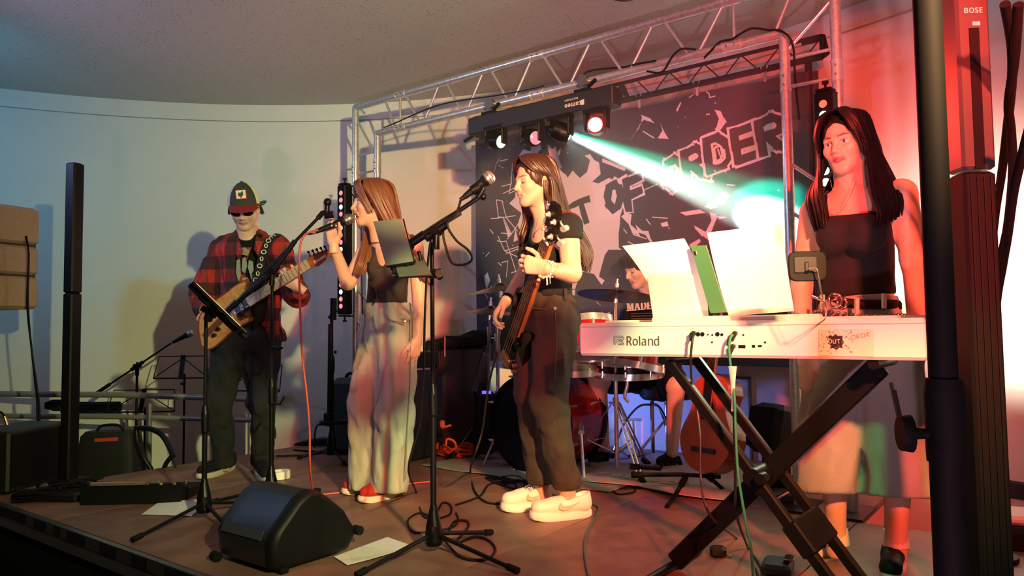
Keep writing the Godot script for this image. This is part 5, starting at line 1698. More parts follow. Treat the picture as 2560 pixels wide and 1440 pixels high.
	g.tube(spline([Vector3(-2.092, 0.661, -3.834), Vector3(-2.093, 0.533, -3.841), Vector3(-2.107, 0.464, -3.835), Vector3(-2.09, 0.429, -3.851)]), 0.011, 8)
	put("post", g, chrome, pd)
	# rugs
	var rug := grain("6d655f", "a39a94", 5.0, 0.95, 0.06, 15)
	g = G.new()
	g.sheet(func(u: float, v: float) -> Vector3: return Vector3(-3.32 + 1.35 * u, 0.007 + 0.003 * sin(u * 19.0 + v * 7.0), -4.55 + 1.15 * v), 24, 18, 0.005)
	var ro := solo("rug", g, rug, "worn grey rug under the bass drum with a pale green border", "rug")
	g = G.new()
	g.sheet(func(u: float, v: float) -> Vector3: return Vector3(-3.32 + 1.35 * u, 0.0125 + 0.003 * sin(u * 19.0 + 6.6 + v * 0.4), -3.47 + 0.06 * v), 24, 3)
	put("border", g, grain("5c6a58", "8d9a84", 9.0, 0.95, 0.08, 17), ro)
	g = G.new()
	g.sheet(func(u: float, v: float) -> Vector3: return Vector3(-2.32 + 0.98 * u + 0.03 * sin(v * 9.0), 0.012 + 0.006 * absf(sin(u * 7.0 + v * 3.0)) * v, -4.6 + 1.03 * v + 0.05 * u + 0.03 * sin(u * 11.0)), 26, 18, 0.005)
	ro = solo("rug", g, grain("8e8480", "b9afaa", 7.0, 0.95, 0.07, 19), "pale pinkish rug under the drum stands with a patterned green border", "rug")
	var pat := grain("7d8f78", "a9b49f", 14.0, 0.95, 0.1, 23)
	g = G.new()
	g.sheet(func(u: float, v: float) -> Vector3: return Vector3(-2.25 + 0.62 * u, 0.0195 + 0.006 * absf(sin(u * 4.5 + 2.6)) * 0.8, -3.78 + 0.09 * v), 20, 3)
	put("border", g, pat, ro)
	for k in 7:
		g = G.new()
		var q := Vector3(-2.2 + k * 0.085, 0.026, -3.735)
		var l := []
		for j in 9: l.append(q + Vector3(cos(j * TAU / 8.0) * 0.022, 0, sin(j * TAU / 8.0) * 0.026))
		g.tube(l, 0.006, 5, true, 0.4)
		put("motif", g, mat("c9bdb0", 0.95), ro)

func keys() -> void:
	var white := mat("e9e4d6", 0.35)
	var g := G.new()
	var c := Vector3(-0.815, 0.822, -2.44)
	var kb := thing("stage_piano", "cream white digital stage piano on a black X stand, its back to us", "keyboard", c)
	g.box(c, Vector3(0.118, 1.27, 0.28), Basis(Vector3(0, 1, 0), Vector3(1, 0, 0), Vector3(0, 0, -1)), 0.009)
	put("body", g, white, kb)
	g = G.new()
	g.box(c + Vector3(0, 0.044, 0.1405), Vector3(1.26, 0.003, 0.002))
	put("seam", g, mat("b9b3a4", 0.5), kb)
	g = G.new()
	g.box(c + Vector3(0, 0.061, -0.075), Vector3(1.22, 0.014, 0.125), Basis.IDENTITY)
	put("white_keys", g, mat("f2efe6", 0.25), kb)
	var z := -2.299
	# maker's name and emblem
	var ink := mat("5f4a34", 0.5)
	var nx: Vector3 = Vector3(-1.243, 0.815, -2.299)
	lettering("Roland", 0.042, Transform3D(Basis.IDENTITY, Vector3(-1.189, 0.815, -2.298) + Vector3(0, 0.0, 0)), ink, kb, "Droid Sans", 0.001, 400)
	g = G.new()
	var e0: Vector3 = Vector3(-1.281, 0.817, -2.299)
	for l in [[[-0.021, -0.014], [-0.021, 0.016], [0.012, 0.016], [0.018, 0.011], [0.018, 0.004], [0.012, 0.0], [-0.004, 0.0], [-0.004, -0.014], [0.018, -0.014]], [[-0.016, -0.014], [-0.016, 0.011], [0.010, 0.011], [0.013, 0.008], [0.010, 0.005], [-0.009, 0.005], [-0.009, -0.009], [-0.009, -0.009]], [[0.001, -0.004], [0.014, -0.004], [0.018, -0.009], [0.001, -0.009]]]:
		var pts := []
		for q in l: pts.append(e0 + Vector3(q[0], q[1], 0))
		g.tube(pts, 0.0011, 4)
	put("emblem", g, ink, kb)
	# sockets, screws and slots
	var dark := mat("141210", 0.5)
	for q in [[1735,833,5], [1752,833,6], [1763,833,6], [1777,834,2], [1788,835,2.4], [1801,833,6], [1812,834,4], [1866,835,2.4], [1787,852,2.4], [1920,852,2.6]]:
		var p: Vector3 = V0
		p = screw_at(q[0], q[1])
		g = G.new()
		g.tube([p, p + Vector3(0, 0, 0.0015)], q[2] * 0.0012, 12)
		put("socket", g, dark, kb)
	for q in [[Vector3(-0.843, 0.799, -2.299), 0.022, 0.010], [Vector3(-0.869, 0.802, -2.299), 0.008, 0.008], [Vector3(-0.806, 0.8, -2.299), 0.009, 0.009], [Vector3(-0.786, 0.801, -2.299), 0.011, 0.006]]:
		g = G.new()
		g.box(q[0], Vector3(q[1], q[2], 0.002))
		put("socket", g, dark, kb)
	# sticker
	var im := Image.create(360, 180, false, Image.FORMAT_RGB8)
	im.fill(Color("d9d4b8"))
	var rn := RandomNumberGenerator.new()
	rn.seed = 9
	var dk := Color("201f18")
	fill_poly(im, PackedVector2Array([Vector2(62, 50), Vector2(80, 40), Vector2(95, 50), Vector2(110, 34), Vector2(128, 46), Vector2(160, 44), Vector2(158, 70), Vector2(170, 90), Vector2(156, 108), Vector2(160, 128), Vector2(136, 124), Vector2(120, 142), Vector2(100, 128), Vector2(78, 132), Vector2(80, 108), Vector2(60, 96), Vector2(72, 74)]), dk)
	for b in [[70, 70, 66, 88, 78, 96, 88, 88, 86, 74, 74, 70], [96, 72, 98, 94, 108, 96, 114, 92, 112, 70], [120, 72, 140, 68], [131, 70, 136, 94]]: stroke(im, poly2(b, 1.0), 5.0, Color("d9d4b8"))
	for k in 60:
		var p := Vector2(rn.randf_range(10, 230), rn.randf_range(8, 170))
		var l := Vector2(rn.randf_range(-14, 14), rn.randf_range(-14, 14))
		stroke(im, PackedVector2Array([p, p + l, p + l + Vector2(rn.randf_range(-8, 8), rn.randf_range(-8, 8))]), rn.randf_range(1.5, 4), dk if k % 3 == 0 else Color("6f6a4c"))
	for k in 4: stroke(im, poly2([[214, 66, 220, 44, 238, 40, 244, 60, 226, 74, 214, 66], [254, 64, 250, 36, 268, 32, 266, 46, 252, 48, 272, 60], [284, 56, 282, 28, 300, 30, 302, 50, 284, 56], [316, 48, 314, 24, 332, 22, 316, 36, 334, 46]][k], 1.0), 5.0, Color("8a8462"))
	var sm := StandardMaterial3D.new()
	sm.albedo_texture = ImageTexture.create_from_image(im); sm.roughness = 0.5
	var s0: Vector3 = Vector3(-0.609, 0.852, -2.298); var s1: Vector3 = Vector3(-0.46, 0.85, -2.298); var s2: Vector3 = Vector3(-0.612, 0.774, -2.298)
	g = G.new()
	g.sheet(func(u: float, v: float) -> Vector3: return s0.lerp(s1, u) + (s2 - s0) * v, 2, 2)
	put("sticker", g, sm, kb)
	# music rest with the sheets leaning on it
	g = G.new()
	g.box(Vector3(-0.90, 0.887, -2.37), Vector3(0.022, 0.56, 0.05), Basis(Vector3(0, 1, 0), Vector3(1, 0, 0), Vector3(0, 0, -1)), 0.005)
	put("rest_rail", g, white, kb)
	var mr := thing("music_rest", "white music rest plate behind the left sheet on the stage piano", "music rest", Vector3(-0.9, 0.89, -2.38))
	g = G.new()
	var tilt := Basis(Vector3.RIGHT, 0.28)
	g.box(Vector3(-1.10, 0.965, -2.352), Vector3(0.17, 0.15, 0.007), tilt, 0.003)
	put("plate", g, white, mr)
	var paper := mat("f0ede6", 0.7)
	var q := [Vector3(-1.275, 1.153, -2.36), Vector3(-1.053, 1.164, -2.37), Vector3(-0.996, 0.893, -2.41), Vector3(-1.166, 0.885, -2.41)]
	g = G.new()
	g.sheet(func(u: float, v: float) -> Vector3: return (q[0] as Vector3).lerp(q[1], u).lerp((q[3] as Vector3).lerp(q[2], u), v) + Vector3(0.018 * sin(v * PI), 0, -0.02 * (1.0 - v) * u + 0.035 * (1.0 - v) * (1.0 - v)), 12, 12, 0.0012)
	var sh := solo("sheet_music", g, paper, "left white music sheet with curling edge on the stage piano", "sheet of paper", "music sheets on the stage piano")
	q = [Vector3(-0.985, 1.181, -2.37), Vector3(-0.734, 1.187, -2.37), Vector3(-0.713, 0.909, -2.415), Vector3(-0.927, 0.897, -2.415)]
	g = G.new()
	g.sheet(func(u: float, v: float) -> Vector3: return (q[0] as Vector3).lerp(q[1], u).lerp((q[3] as Vector3).lerp(q[2], u), v) + Vector3(0, 0, 0.012 * sin(v * PI) - 0.02 * (1.0 - v)), 10, 10, 0.0012)
	sh = solo("sheet_music", g, paper, "taller right white music sheet on the stage piano", "sheet of paper", "music sheets on the stage piano")
	# phone standing between the sheets
	var ph := thing("smartphone", "green smartphone standing upright between the two music sheets", "phone", Vector3(-0.986, 1.021, -2.405))
	var p0: Vector3 = Vector3(-1.023, 1.135, -2.345); var p1: Vector3 = Vector3(-0.982, 1.134, -2.345); var p2: Vector3 = Vector3(-0.917, 0.91, -2.375); var p3: Vector3 = Vector3(-0.972, 0.909, -2.375)
	g = G.new()
	g.sheet(func(u: float, v: float) -> Vector3: return p0.lerp(p1 + Vector3(0.012, 0, 0), u).lerp(p3.lerp(p2, u), v), 6, 6, 0.008)
	put("case", g, mat("4a7a4c", 0.5), ph)
	g = G.new()
	var mk := func(u: float, v: float) -> Vector3: return p0.lerp(p1, u).lerp(p3.lerp(p2, u), v) + Vector3(0, 0.0, 0.003)
	g.tube([mk.call(0.22, 0.08), mk.call(0.24, 0.14)], 0.008, 10)
	put("camera_bump", g, mat("2a2c20", 0.3), ph)
	g = G.new()
	g.tube([mk.call(0.0, 0.32), mk.call(1.0, 0.31)], 0.0012, 4)
	put("case_fold", g, mat("2f3d28", 0.5), ph)
	# a second phone on a wire arm in front
	ph = thing("smartphone", "dark green smartphone lying across a wire holder at the right end of the piano", "phone", Vector3(-0.573, 1.022, -2.046))
	var px := look(Vector3(-0.573, 1.023, -2.07), Vector3(0.5, 0.05, 0.86))
	g = G.new()
	var rs := []
	for k in [[-0.0045, 0.94], [-0.003, 1.0], [0.003, 1.0], [0.0045, 0.94]]:
		var r := []
		for j in 28:
			var w := TAU * j / 28.0
			r.append(px * Vector3(0.050 * k[1] * signf(cos(w)) * pow(absf(cos(w)), 0.4), 0.041 * k[1] * signf(sin(w)) * pow(absf(sin(w)), 0.4), k[0]))
		rs.append(r)
	g.rings(rs)
	put("case", g, mat("101c14", 0.7), ph)
	g = G.new()
	g.box(px * Vector3(-0.006, 0.004, 0.006), Vector3(0.06, 0.045, 0.004), px.basis, 0.002)
	g.box(px * Vector3(-0.004, -0.004, 0.009), Vector3(0.012, 0.03, 0.006), px.basis, 0.003)
	put("holder_pad", g, mat("1a2a20", 0.7), ph)
	g = G.new()
	g.tube(spline([Vector3(-0.563, 1.014, -2.041), Vector3(-0.546, 1.014, -2.054), Vector3(-0.542, 0.994, -2.058), Vector3(-0.539, 0.942, -2.077), Vector3(-0.537, 0.91, -2.106), Vector3(-0.597, 0.879, -2.32)]), 0.0022, 6)
	put("wire_arm", g, mat("a8b0a2", 0.25, 0.9), ph)
	# plugs and cords in the back of the piano
	for e in [[Vector3(-0.998, 0.842, -2.29), [Vector3(-0.994, 0.842, -2.28), Vector3(-0.993, 0.82, -2.265), Vector3(-1.001, 0.781, -2.27), Vector3(-1.012, 0.748, -2.29), Vector3(-1.041, 0.684, -2.36), Vector3(-1.03, 0.617, -2.36), Vector3(-1.008, 0.502, -2.34), Vector3(-1.009, 0.358, -2.34), Vector3(-0.962, 0.256, -2.3), Vector3(-1.135, 0.006, -2.967), Vector3(-0.981, 0.006, -2.756), Vector3(-0.889, 0.006, -2.578)], "2a211a", "black cord hanging from the left socket of the stage piano"],
			[Vector3(-0.86, 0.841, -2.29), [Vector3(-0.856, 0.84, -2.28), Vector3(-0.867, 0.826, -2.265), Vector3(-0.87, 0.783, -2.26), Vector3(-0.867, 0.708, -2.27), Vector3(-0.849, 0.636, -2.24), Vector3(-0.849, 0.563, -2.24), Vector3(-0.83, 0.425, -2.2), Vector3(-0.776, 0.323, -2.1), Vector3(-0.724, 0.256, -2), Vector3(-0.875, 0.01, -2.429)], "2f8f5c", "green cord hanging from the back of the stage piano"],
			[Vector3(-0.868, 0.8, -2.29), [Vector3(-0.864, 0.797, -2.28), Vector3(-0.87, 0.783, -2.27), Vector3(-0.875, 0.751, -2.28), Vector3(-0.86, 0.622, -2.26), Vector3(-0.862, 0.388, -2.26), Vector3(-0.837, 0.294, -2.2), Vector3(-1.048, 0.006, -2.861), Vector3(-0.907, 0.006, -2.565)], "1c1a14", "black cord hanging behind the green one"]]:
		g = G.new()
		g.tube(spline(e[1]), 0.0042, 6)
		var co := solo("instrument_cable", g, mat(e[2], 0.5), e[3], "cable", "cords from the back of the stage piano")
		g = G.new()
		g.tube([e[0] + Vector3(0, 0, -0.005), e[0] + Vector3(0.004, 0, 0.018)], 0.0075, 10)
		g.tube([e[0] + Vector3(0.004, 0, 0.012), e[0] + Vector3(-0.006, -0.025, 0.016)], [0.007, 0.005], 8)
		put("plug", g, mat("23271c", 0.4), co)
	g = G.new()
	var tg := [Vector3(-0.86, 0.739, -2.26), Vector3(-0.852, 0.684, -2.25), Vector3(-0.858, 0.6, -2.25)]
	g.sheet(func(u: float, v: float) -> Vector3: return (tg[0] as Vector3).lerp(tg[2], v) + Vector3((u - 0.5) * lerpf(0.026, 0.01, sin(v * 2.2)), 0, 0.004 * sin(u * PI)), 4, 8, 0.001)
	solo("cable_tag", g, mat("cfcab4", 0.7), "twisted pale paper tag tied round the green cord", "tag")
	# X stand
	var xs := thing("keyboard_stand", "black double braced X stand under the stage piano", "keyboard stand", Vector3(-0.83, 0, -2.45))
	var blk := mat("0c0c0d", 0.4)
	var bars := [[Vector3(-1.17, 0.03, -2.47), Vector3(-0.48, 0.74, -2.47), 0.034], [Vector3(-1.12, 0.745, -2.36), Vector3(-0.56, 0.03, -2.36), 0.017], [Vector3(-1.12, 0.745, -2.58), Vector3(-0.56, 0.03, -2.58), 0.017]]
	for k in 3:
		g = G.new()
		var a: Vector3 = bars[k][0]; var b: Vector3 = bars[k][1]
		var x := frame(a, b, Vector3(0, 0, 1))
		g.box((a + b) / 2.0, Vector3(bars[k][2] * 2.0, (b - a).length(), 0.032), x.basis, 0.005)
		put("bar", g, blk, xs)
	for e in [[-1.18, 0.016], [-0.55, 0.016], [-1.13, 0.75], [-0.47, 0.75]]:
		g = G.new()
		g.tube([Vector3(e[0], e[1], -2.24 if e[1] < 0.5 else -2.32), Vector3(e[0], e[1], -2.70 if e[1] < 0.5 else -2.6)], 0.016, 10)
		put("foot_bar" if e[1] < 0.5 else "support_arm", g, blk, xs)
	g = G.new()
	g.tube([Vector3(-0.835, 0.385, -2.33), Vector3(-0.835, 0.385, -2.62)], 0.03, 14)
	g.tube([Vector3(-0.80, 0.39, -2.30), Vector3(-0.80, 0.39, -2.34)], 0.018, 10)
	put("pivot", g, blk, xs)
	g = G.new()
	g.box(Vector3(-0.70, 0.21, -2.47), Vector3(0.05, 0.11, 0.26), Basis(Vector3(0, 0, 1), 0.66), 0.006)
	put("cross_brace", g, blk, xs)

func screw_at(px: float, py: float) -> Vector3:
	# places on the back panel: 0 to 1 along it and up it
	var u := (px - 1446.0) / 872.0
	return Vector3(-1.45 + 1.12 * (u * 1.30 / (1.0 + 0.30 * u)) , 0.822 + (845.0 - py) * 0.00135, -2.299)

func floor_bits() -> void:
	var g: G
	# classical guitar on a stand
	var o := thing("acoustic_guitar", "classical guitar with an orange-red top resting on a stand behind the piano", "guitar", Vector3(-1.505, 0.372, -3.571))
	var gx := look(Vector3(-1.512, 0.302, -3.57), Vector3(-0.42, 0.2, 0.9), Vector3(-0.03, 1, 0))
	var prof := func(y: float) -> float:
		# half width of the body along its height
		if y < 0.0: return 0.183 * sqrt(maxf(0.0, 1.0 - pow((y + 0.0) / 0.17, 2)))
		return lerpf(0.183, 0.118, smoothstep(0.0, 0.17, y)) if y < 0.17 else lerpf(0.118, 0.138, smoothstep(0.17, 0.24, y)) * sqrt(maxf(0.0, 1.0 - pow(maxf(0.0, y - 0.22) / 0.105, 2)))
	var out := []
	for k in 25:
		var y := -0.17 + 0.495 * (1.0 - cos(PI * k / 24.0)) / 2.0
		out.append(Vector2(prof.call(y), y))
	for k in 23:
		var q: Vector2 = out[23 - k]
		out.append(Vector2(-q.x, q.y))
	g = G.new()
	g.prism(out, 0.092, gx * Transform3D(Basis.IDENTITY, Vector3(0, 0, -0.05)))
	put("body", g, grain("7c3a1e", "95492a", 6.0, 0.25), o)
	g = G.new()
	g.prism(out, 0.004, gx)
	put("soundboard", g, grain("b0421e", "bf4e28", 12.0, 0.25), o)
	g = G.new()
	g.tube([gx * Vector3(0, 0.15, 0.001), gx * Vector3(0, 0.15, 0.004)], 0.044, 28)
	put("sound_hole", g, mat("0d0807", 0.9), o)
	g = G.new()
	for r in [0.05, 0.058]:
		var l := []
		for k in 33: l.append(gx * Vector3(cos(k * TAU / 32) * r, 0.15 + sin(k * TAU / 32) * r, 0.003))
		g.tube(l, 0.0015, 4)
	put("rosette", g, mat("4a1c10", 0.4), o)
	g = G.new()
	g.box(gx * Vector3(0, -0.06, 0.006), Vector3(0.17, 0.024, 0.010), gx.basis, 0.003)
	put("bridge", g, mat("26100a", 0.4), o)
	g = G.new()
	g.box(gx * Vector3(0, 0.42, 0.0), Vector3(0.054, 0.58, 0.022), gx.basis, 0.005)
	var nk := put("neck", g, mat("5c2c18", 0.35), o)
	g = G.new()
	g.box(gx * Vector3(0, 0.39, 0.013), Vector3(0.052, 0.60, 0.006), gx.basis)
	put("fingerboard", g, mat("1c0d09", 0.35), nk)
	g = G.new()
	g.box(gx * Vector3(0, 0.79, -0.015), Vector3(0.072, 0.18, 0.018), gx.basis.rotated(gx.basis.x, -0.2), 0.004)
	put("headstock", g, mat("4a2213", 0.35), nk)
	g = G.new()
	for k in 6: g.tube([gx * Vector3(-0.021 + k * 0.0084, -0.055, 0.0125), gx * Vector3(-0.019 + k * 0.0076, 0.70, 0.018)], 0.0006, 4)
	put("strings", g, mat("c8b8a0", 0.3, 0.8), o)
	var b: Vector3 = Vector3(-1.523, 0.122, -3.574) * Vector3(1, 0, 1)
	o = thing("guitar_stand", "low black tripod guitar stand under the classical guitar", "stand", b)
	var blk := mat("0b0b0c", 0.45)
	for e in [[Vector3(-1.782, 0.134, -3.3), Vector3(-1.61, 0.125, -3.482), Vector3(-1.472, 0.1, -3.652)], [Vector3(-1.881, 0.14, -3.464), Vector3(-1.757, 0.125, -3.559), Vector3(-1.748, 0.15, -3.564)], [Vector3(-1.589, 0.109, -3.499), Vector3(-1.645, 0.02, -3.504), Vector3(-1.587, 0.01, -3.28)], [Vector3(-1.508, 0.111, -3.586), Vector3(-1.496, 0.012, -3.761), Vector3(-1.367, 0.01, -3.641)], [b + Vector3(0, 0.09, -0.08), b + Vector3(0.02, 0.5, -0.12), b + Vector3(0.03, 0.62, -0.1)]]:
		g = G.new()
		g.tube(e, 0.011, 10)
		var lg := put("tube", g, blk, o)
		g = G.new()
		g.tube([e[0], e[0] + (e[0] - e[1]).normalized() * -0.05], 0.016, 10)
		put("rubber_end", g, mat("080808", 0.8), lg)
	# sheets of paper on the floor
	var paper := grain("cfc9c4", "dcd7d2", 3.0, 0.7)
	var sheets := [[Vector3(-3.567, 0.004, -1.761), Vector3(-3.75, 0.004, -1.94), Vector3(-3.551, 0.004, -2.107), Vector3(-3.34, 0.004, -1.882), "blank sheet of paper on the floor left of the wedge monitor"], [Vector3(-2.288, 0.004, -1.864), Vector3(-2.317, 0.004, -2.166), Vector3(-2.097, 0.012, -2.089), Vector3(-2.167, 0.004, -1.827), "printed sheet of paper on the floor right of the wedge monitor"]]
	for s in sheets:
		g = G.new()
		g.sheet(func(u: float, v: float) -> Vector3: return (s[0] as Vector3).lerp(s[1], u).lerp((s[3] as Vector3).lerp(s[2], u), v) + Vector3(0, 0.012 * pow(u, 3.0) * v, 0), 8, 8, 0.001)
		var sh := solo("paper_sheet", g, paper, s[4], "sheet of paper")
		if s[4].begins_with("printed"):
			g = G.new()
			for k in 10:
				var v := 0.12 + k * 0.08
				var f := func(u: float) -> Vector3: return (s[0] as Vector3).lerp(s[1], u).lerp((s[3] as Vector3).lerp(s[2], u), v) + Vector3(0, 0.012 * pow(u, 3.0) * v + 0.0015, 0)
				g.tube([f.call(0.15), f.call(0.4), f.call(0.5 + 0.04 * (k % 4))], 0.0012, 3)
			put("print_lines", g, mat("8f8a86", 0.7), sh)
	o = thing("tape_roll", "white roll of tape on the floor at the guitarist's foot", "tape", Vector3(-3.772, 0, -2.674))
	g = G.new()
	g.lathe([Vector2(0.035, 0.002), Vector2(0.058, 0.002), Vector2(0.058, 0.045), Vector2(0.035, 0.045), Vector2(0.035, 0.002)], Transform3D(Basis.IDENTITY, Vector3(-3.762, 0, -2.667)), 28)
	put("roll", g, mat("e6dfd6", 0.5), o)
	# cables on the floor
	var cords := [
		[[Vector3(-3.501, 0.006, -3.801), Vector3(-3.072, 0.006, -3.555), Vector3(-2.786, 0.006, -3.441), Vector3(-2.427, 0.006, -3.346), Vector3(-2.305, 0.012, -3.522), Vector3(-2.157, 0.012, -3.621), Vector3(-1.969, 0.012, -3.645), Vector3(-1.636, 0.006, -3.532), Vector3(-1.581, 0.006, -3.703), Vector3(-1.523, 0.006, -3.776)], "120e0d", "black cable running along the front edge of the rugs"],
		[[Vector3(-2.03, 0.762, -2.552), Vector3(-2.097, 0.618, -2.574), Vector3(-2.195, 0.391, -2.641), Vector3(-2.267, 0.254, -2.658), Vector3(-2.919, 0.01, -3.4), Vector3(-2.594, 0.006, -3.05), Vector3(-2.368, 0.006, -2.875), Vector3(-2.294, 0.006, -2.925), Vector3(-2.409, 0.006, -3.175), Vector3(-2.55, 0.006, -3.326), Vector3(-2.619, 0.006, -3.216), Vector3(-2.477, 0.006, -2.959), Vector3(-2.452, 0.006, -2.746)], "1b1312", "brown-black cable dropping from the bass body to the floor"],
		[[Vector3(-2.775, 0.006, -3.449), Vector3(-2.883, 0.006, -3.681), Vector3(-2.8, 0.006, -3.736), Vector3(-2.556, 0.006, -3.525), Vector3(-2.532, 0.006, -3.339), Vector3(-2.694, 0.006, -3.363), Vector3(-2.735, 0.008, -3.323), Vector3(-2.549, 0.008, -3.252), Vector3(-2.54, 0.008, -3.387), Vector3(-2.373, 0.006, -3.199), Vector3(-2.514, 0.006, -3.224), Vector3(-2.665, 0.01, -3.291), Vector3(-2.621, 0.01, -3.457), Vector3(-2.396, 0.006, -3.304)], "0f0c0b", "tangle of thin black cable behind the bassist's white shoes"],
		[[Vector3(-2.136, 0.006, -2.341), Vector3(-2.245, 0.006, -2.5), Vector3(-2.214, 0.006, -2.546), Vector3(-2.137, 0.006, -2.47), Vector3(-2.02, 0.006, -2.26), Vector3(-2.02, 0.006, -2.371), Vector3(-1.943, 0.006, -2.369), Vector3(-1.85, 0.006, -2.3), Vector3(-1.796, 0.006, -2.213), Vector3(-1.803, 0.006, -2.15), Vector3(-1.889, 0.006, -2.136), Vector3(-2.056, 0.02, -2.229), Vector3(-2.109, 0.02, -2.262)], "14100f", "black cable curling to the right of the centre stand"],
		[[Vector3(-1.939, 0.006, -3.138), Vector3(-1.857, 0.006, -3.096), Vector3(-1.78, 0.006, -2.948), Vector3(-1.674, 0.006, -2.699), Vector3(-1.536, 0.006, -2.457), Vector3(-1.38, 0.006, -2.231)], "3f5a50", "thin green cable trailing forward from the white shoe"],
		[[Vector3(-2.012, 0.006, -3.821), Vector3(-1.981, 0.006, -3.622), Vector3(-1.994, 0.006, -3.492), Vector3(-1.917, 0.006, -3.396), Vector3(-1.871, 0.006, -3.483), Vector3(-1.949, 0.006, -3.607), Vector3(-2.113, 0.008, -3.635), Vector3(-2.29, 0.008, -3.582)], "15100f", "black cable with one loop on the pale rug's front edge"],
		[[Vector3(-2.933, 1.356, -2.29), Vector3(-2.989, 1.328, -2.249), Vector3(-3.011, 1.23, -2.239), Vector3(-3.035, 0.996, -2.262), Vector3(-3.045, 0.76, -2.282), Vector3(-3.043, 0.523, -2.313), Vector3(-3.057, 0.362, -2.338), Vector3(-3.079, 0.199, -2.358), Vector3(-3.237, 0.02, -2.5), Vector3(-3.197, 0.006, -2.513), Vector3(-3.127, 0.006, -2.641), Vector3(-2.999, 0.006, -2.959), Vector3(-2.939, 0.006, -3.077)], "c2543f", "red microphone cable falling from the singer's hand to the floor"],
	]
	for c in cords:
		g = G.new()
		g.tube(spline(c[0]), 0.0055, 6)
		solo("floor_cable", g, mat(c[1], 0.55), c[2], "cable")
	# pedals and plugs in front
	o = thing("foot_pedal", "silver-edged sustain pedal at the bottom edge below the stand", "pedal", Vector3(-0.866, 0, -2.668))
	g = G.new()
	var px := look(Vector3(-0.869, 0, -2.655), Vector3(0.2, 0, 1))
	g.box(px * Vector3(0, 0.022, 0), Vector3(0.1, 0.04, 0.13), px.basis, 0.01)
	put("pedal_body", g, mat("1b2028", 0.4), o)
	g = G.new()
	g.box(px * Vector3(0.035, 0.05, -0.02), Vector3(0.03, 0.008, 0.09), px.basis.rotated(px.basis.x, -0.1), 0.003)
	put("pedal_plate", g, mat("c8b0aa", 0.15, 1.0), o)
	o = thing("foot_pedal", "small dark footswitch behind the foot of the X stand", "pedal", Vector3(-1.115, 0, -2.746))
	g = G.new()
	g.box(Vector3(-1.108, 0.02, -2.711), Vector3(0.06, 0.04, 0.05), Basis(Vector3.UP, 0.4), 0.01)
	put("pedal_body", g, mat("1a1614", 0.5), o)
	g = G.new()
	g.tube([Vector3(-1.087, 0.006, -2.723), Vector3(-1.058, 0.006, -2.72)], 0.008, 8)
	put("plug", g, mat("c0a79c", 0.3, 0.8), o)
	o = thing("connector_box", "grey box with bright metal edge on the floor by the keyboard player's feet", "connector box", Vector3(-1.195, 0, -3.78))
	g = G.new()
	g.box(Vector3(-1.167, 0.03, -3.722), Vector3(0.16, 0.05, 0.12), Basis(Vector3.UP, 0.3), 0.01)
	put("box_body", g, mat("4a4644", 0.4, 0.5), o)
	g = G.new()
	g.tube([Vector3(-1.154, 0.05, -3.475), Vector3(-1.148, 0.055, -3.757)], 0.01, 8)
	put("metal_edge", g, mat("d8c8c4", 0.15, 1.0), o)
	o = thing("folded_cloth", "white folded cloth on a dark ledge at the right edge", "cloth", Vector3(-0.197, 0.106, -3.552))
	g = G.new()
	g.box(Vector3(-0.182, 0.036, -3.569), Vector3(0.4, 0.1, 0.3), Basis(Vector3.UP, 0.2), 0.02)
	put("ledge", g, mat("0d0c0c", 0.6), o)
	g = G.new()
	g.box(Vector3(-0.179, 0.103, -3.567), Vector3(0.32, 0.035, 0.2), Basis(Vector3.UP, 0.2), 0.012)
	put("cloth", g, mat("d9cfc8", 0.8), o)

const T := Vector3(0.60608, 0, 0.79541)
const L := Vector3(-0.79541, 0, 0.60608)
const FACE := Basis(Vector3(0.79502, -0.01198, -0.60646), Vector3(0.04225, 0.99847, 0.03566), Vector3(0.60511, -0.05398, 0.79431))

func field(list: Array, cell: float, pad := 0.035) -> F:
	# limbs given as [from, to, radius, radius, blend, squeeze axis, squeeze] or ellipsoids as [middle, radii]
	var lo := Vector3.ONE * 99.0; var hi := Vector3.ONE * -99.0
	for e in list:
		var r: float = pad + (maxf(e[2], e[3]) * maxf(1.0, e[6] if e.size() > 6 else 1.0) if e.size() > 3 else maxf(e[1].x, maxf(e[1].y, e[1].z)))
		var q := Vector3(r, r, r)
		lo = lo.min(e[0] - q); hi = hi.max(e[0] + q)
		if e.size() > 3: lo = lo.min(e[1] - q); hi = hi.max(e[1] + q)
	var f := F.new(lo, hi, cell)
	for e in list:
		if e.size() <= 3: f.ell(e[0], e[1], e[2] if e.size() > 2 else 0.02)
		elif e.size() > 6: f.cap(e[0], e[1], e[2], e[3], e[4], e[5], e[6])
		else: f.cap(e[0], e[1], e[2], e[3], e[4] if e.size() > 4 else 0.03)
	return f

